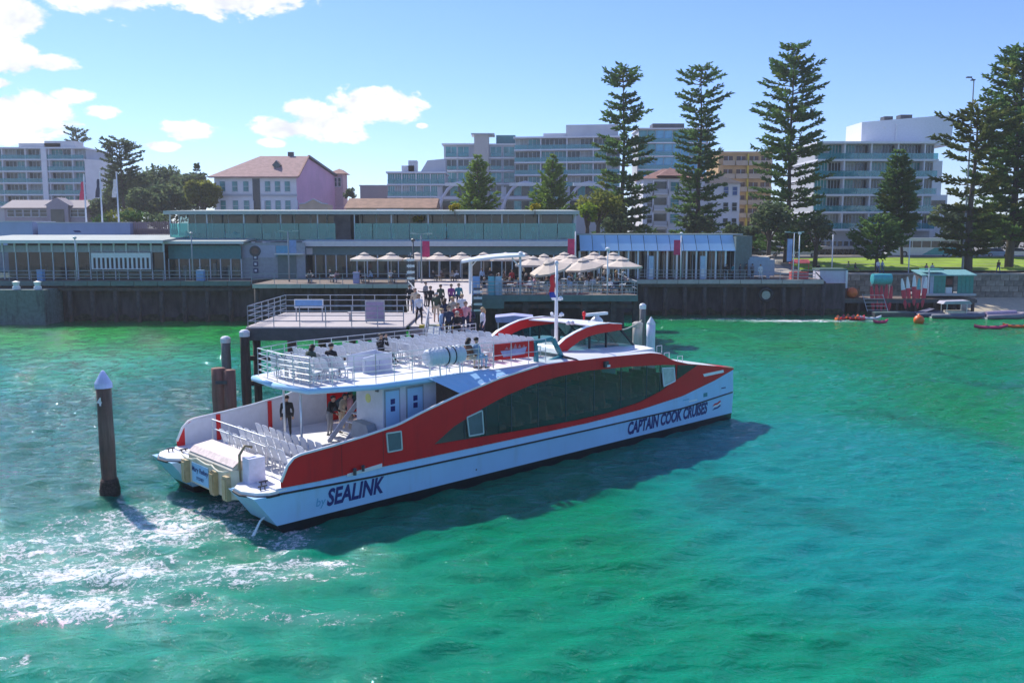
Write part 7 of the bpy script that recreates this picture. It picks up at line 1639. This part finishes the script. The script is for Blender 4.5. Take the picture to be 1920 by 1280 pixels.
def car(px, py, Y, mat, label):
    Y += 7; root = empty('parked_car', (X_(px, Y, py), Y, gz(0, Y) + .06), 0, label, 'car', 'cars parked by the road'); mb = MB()
    mb.prism([(-2.1, 0, .3), (2.1, 0, .3), (2.15, 0, .75), (1.2, 0, .92), (-1.6, 0, .95), (-2.15, 0, .85)], (0, 1.7, 0)); mb.build('body', mat, root, recalc=True)
    mb = MB(); mb.prism([(-1.5, .08, .94), (1.15, .08, .90), (.5, .2, 1.42), (-1.0, .2, 1.44)], (0, 1.5, 0)); mb.build('cabin', GLASSV, root, recalc=True)
    mb = MB(); mb.box(-.95, .45, .2, 1.55, 1.42, 1.48); mb.build('roof', mat, root)
    for x in (-1.3, 1.3): wheel(root, x, .05, .32)
    for y in (.25, 1.45): mb = MB(); mb.lathe([(.02, 0), (.09, .02), (.09, .05)], 8, (2.1, y, .68), axis='x'); mb.build('headlight', SIGNWHITE, root)
CB, CDK, CSV = M('car_blue', (.03, .20, .42), .25, coat=.5), M('car_dark', (.03, .03, .035), .25, coat=.5), M('car_silver', (.45, .46, .48), .25, .3, coat=.5)
car(1872, 476, 143.5, CB, 'bright blue parked car under the right edge pine'); car(1912, 478, 144, CSV, 'silver parked car cut by the right edge'); car(1415, 450, 144, CDK, 'dark parked car left of the tallest pine'); car(1440, 452, 146, CSV, 'silver parked car right of the dark one by the tallest pine'); car(1392, 448, 147, CSV, 'silver parked car by the end of the awning wing'); car(1510, 455, 144, CSV, 'silver parked car behind the small dark tree')
mb = MB()
# people resting on the lawn
for i, (px, Y, tp) in enumerate(((1535, 122, 'black'), (1605, 123, 'navy'), (1738, 122, 'pink'), (1748, 122.4, 'white'), (1590, 126, 'beige'))):
    person((X_(px, Y, 495), Y, gz(40, Y) - .22), R(60 * i), 'sit', tp, 'khaki', 'person in %s top sitting on the lawn' % tp, 'brown', 'short', 'people on the lawn')
for i, (px, Y, tp) in enumerate(((1646, 118.6, 'white'), (1654, 118.7, 'paleblue'), (1872, 118.6, 'brown'))):
    person((X_(px, Y, 505), Y, gz(40, Y) + .05), R(90 * i), 'walk', tp, 'denim', 'person in %s top walking on the promenade' % tp, 'dark', 'short', 'people on the promenade')

# ------------------------------------------------------------------ light sea haze over the bay
hm = bpy.data.materials.new('sea_haze'); hm.use_nodes = True; nt = hm.node_tree; nt.nodes.clear()
o_ = nd(nt, 'ShaderNodeOutputMaterial'); pv = nd(nt, 'ShaderNodeVolumePrincipled')
pv.inputs['Color'].default_value = (.93, .95, 1, 1); pv.inputs['Density'].default_value = .0003; pv.inputs['Anisotropy'].default_value = .25
nt.links.new(pv.outputs[0], o_.inputs['Volume'])
mb = MB(); mb.box(-520, 520, -45, 920, -2.7, 46); tag(mb.build('haze', hm), kind='stuff')
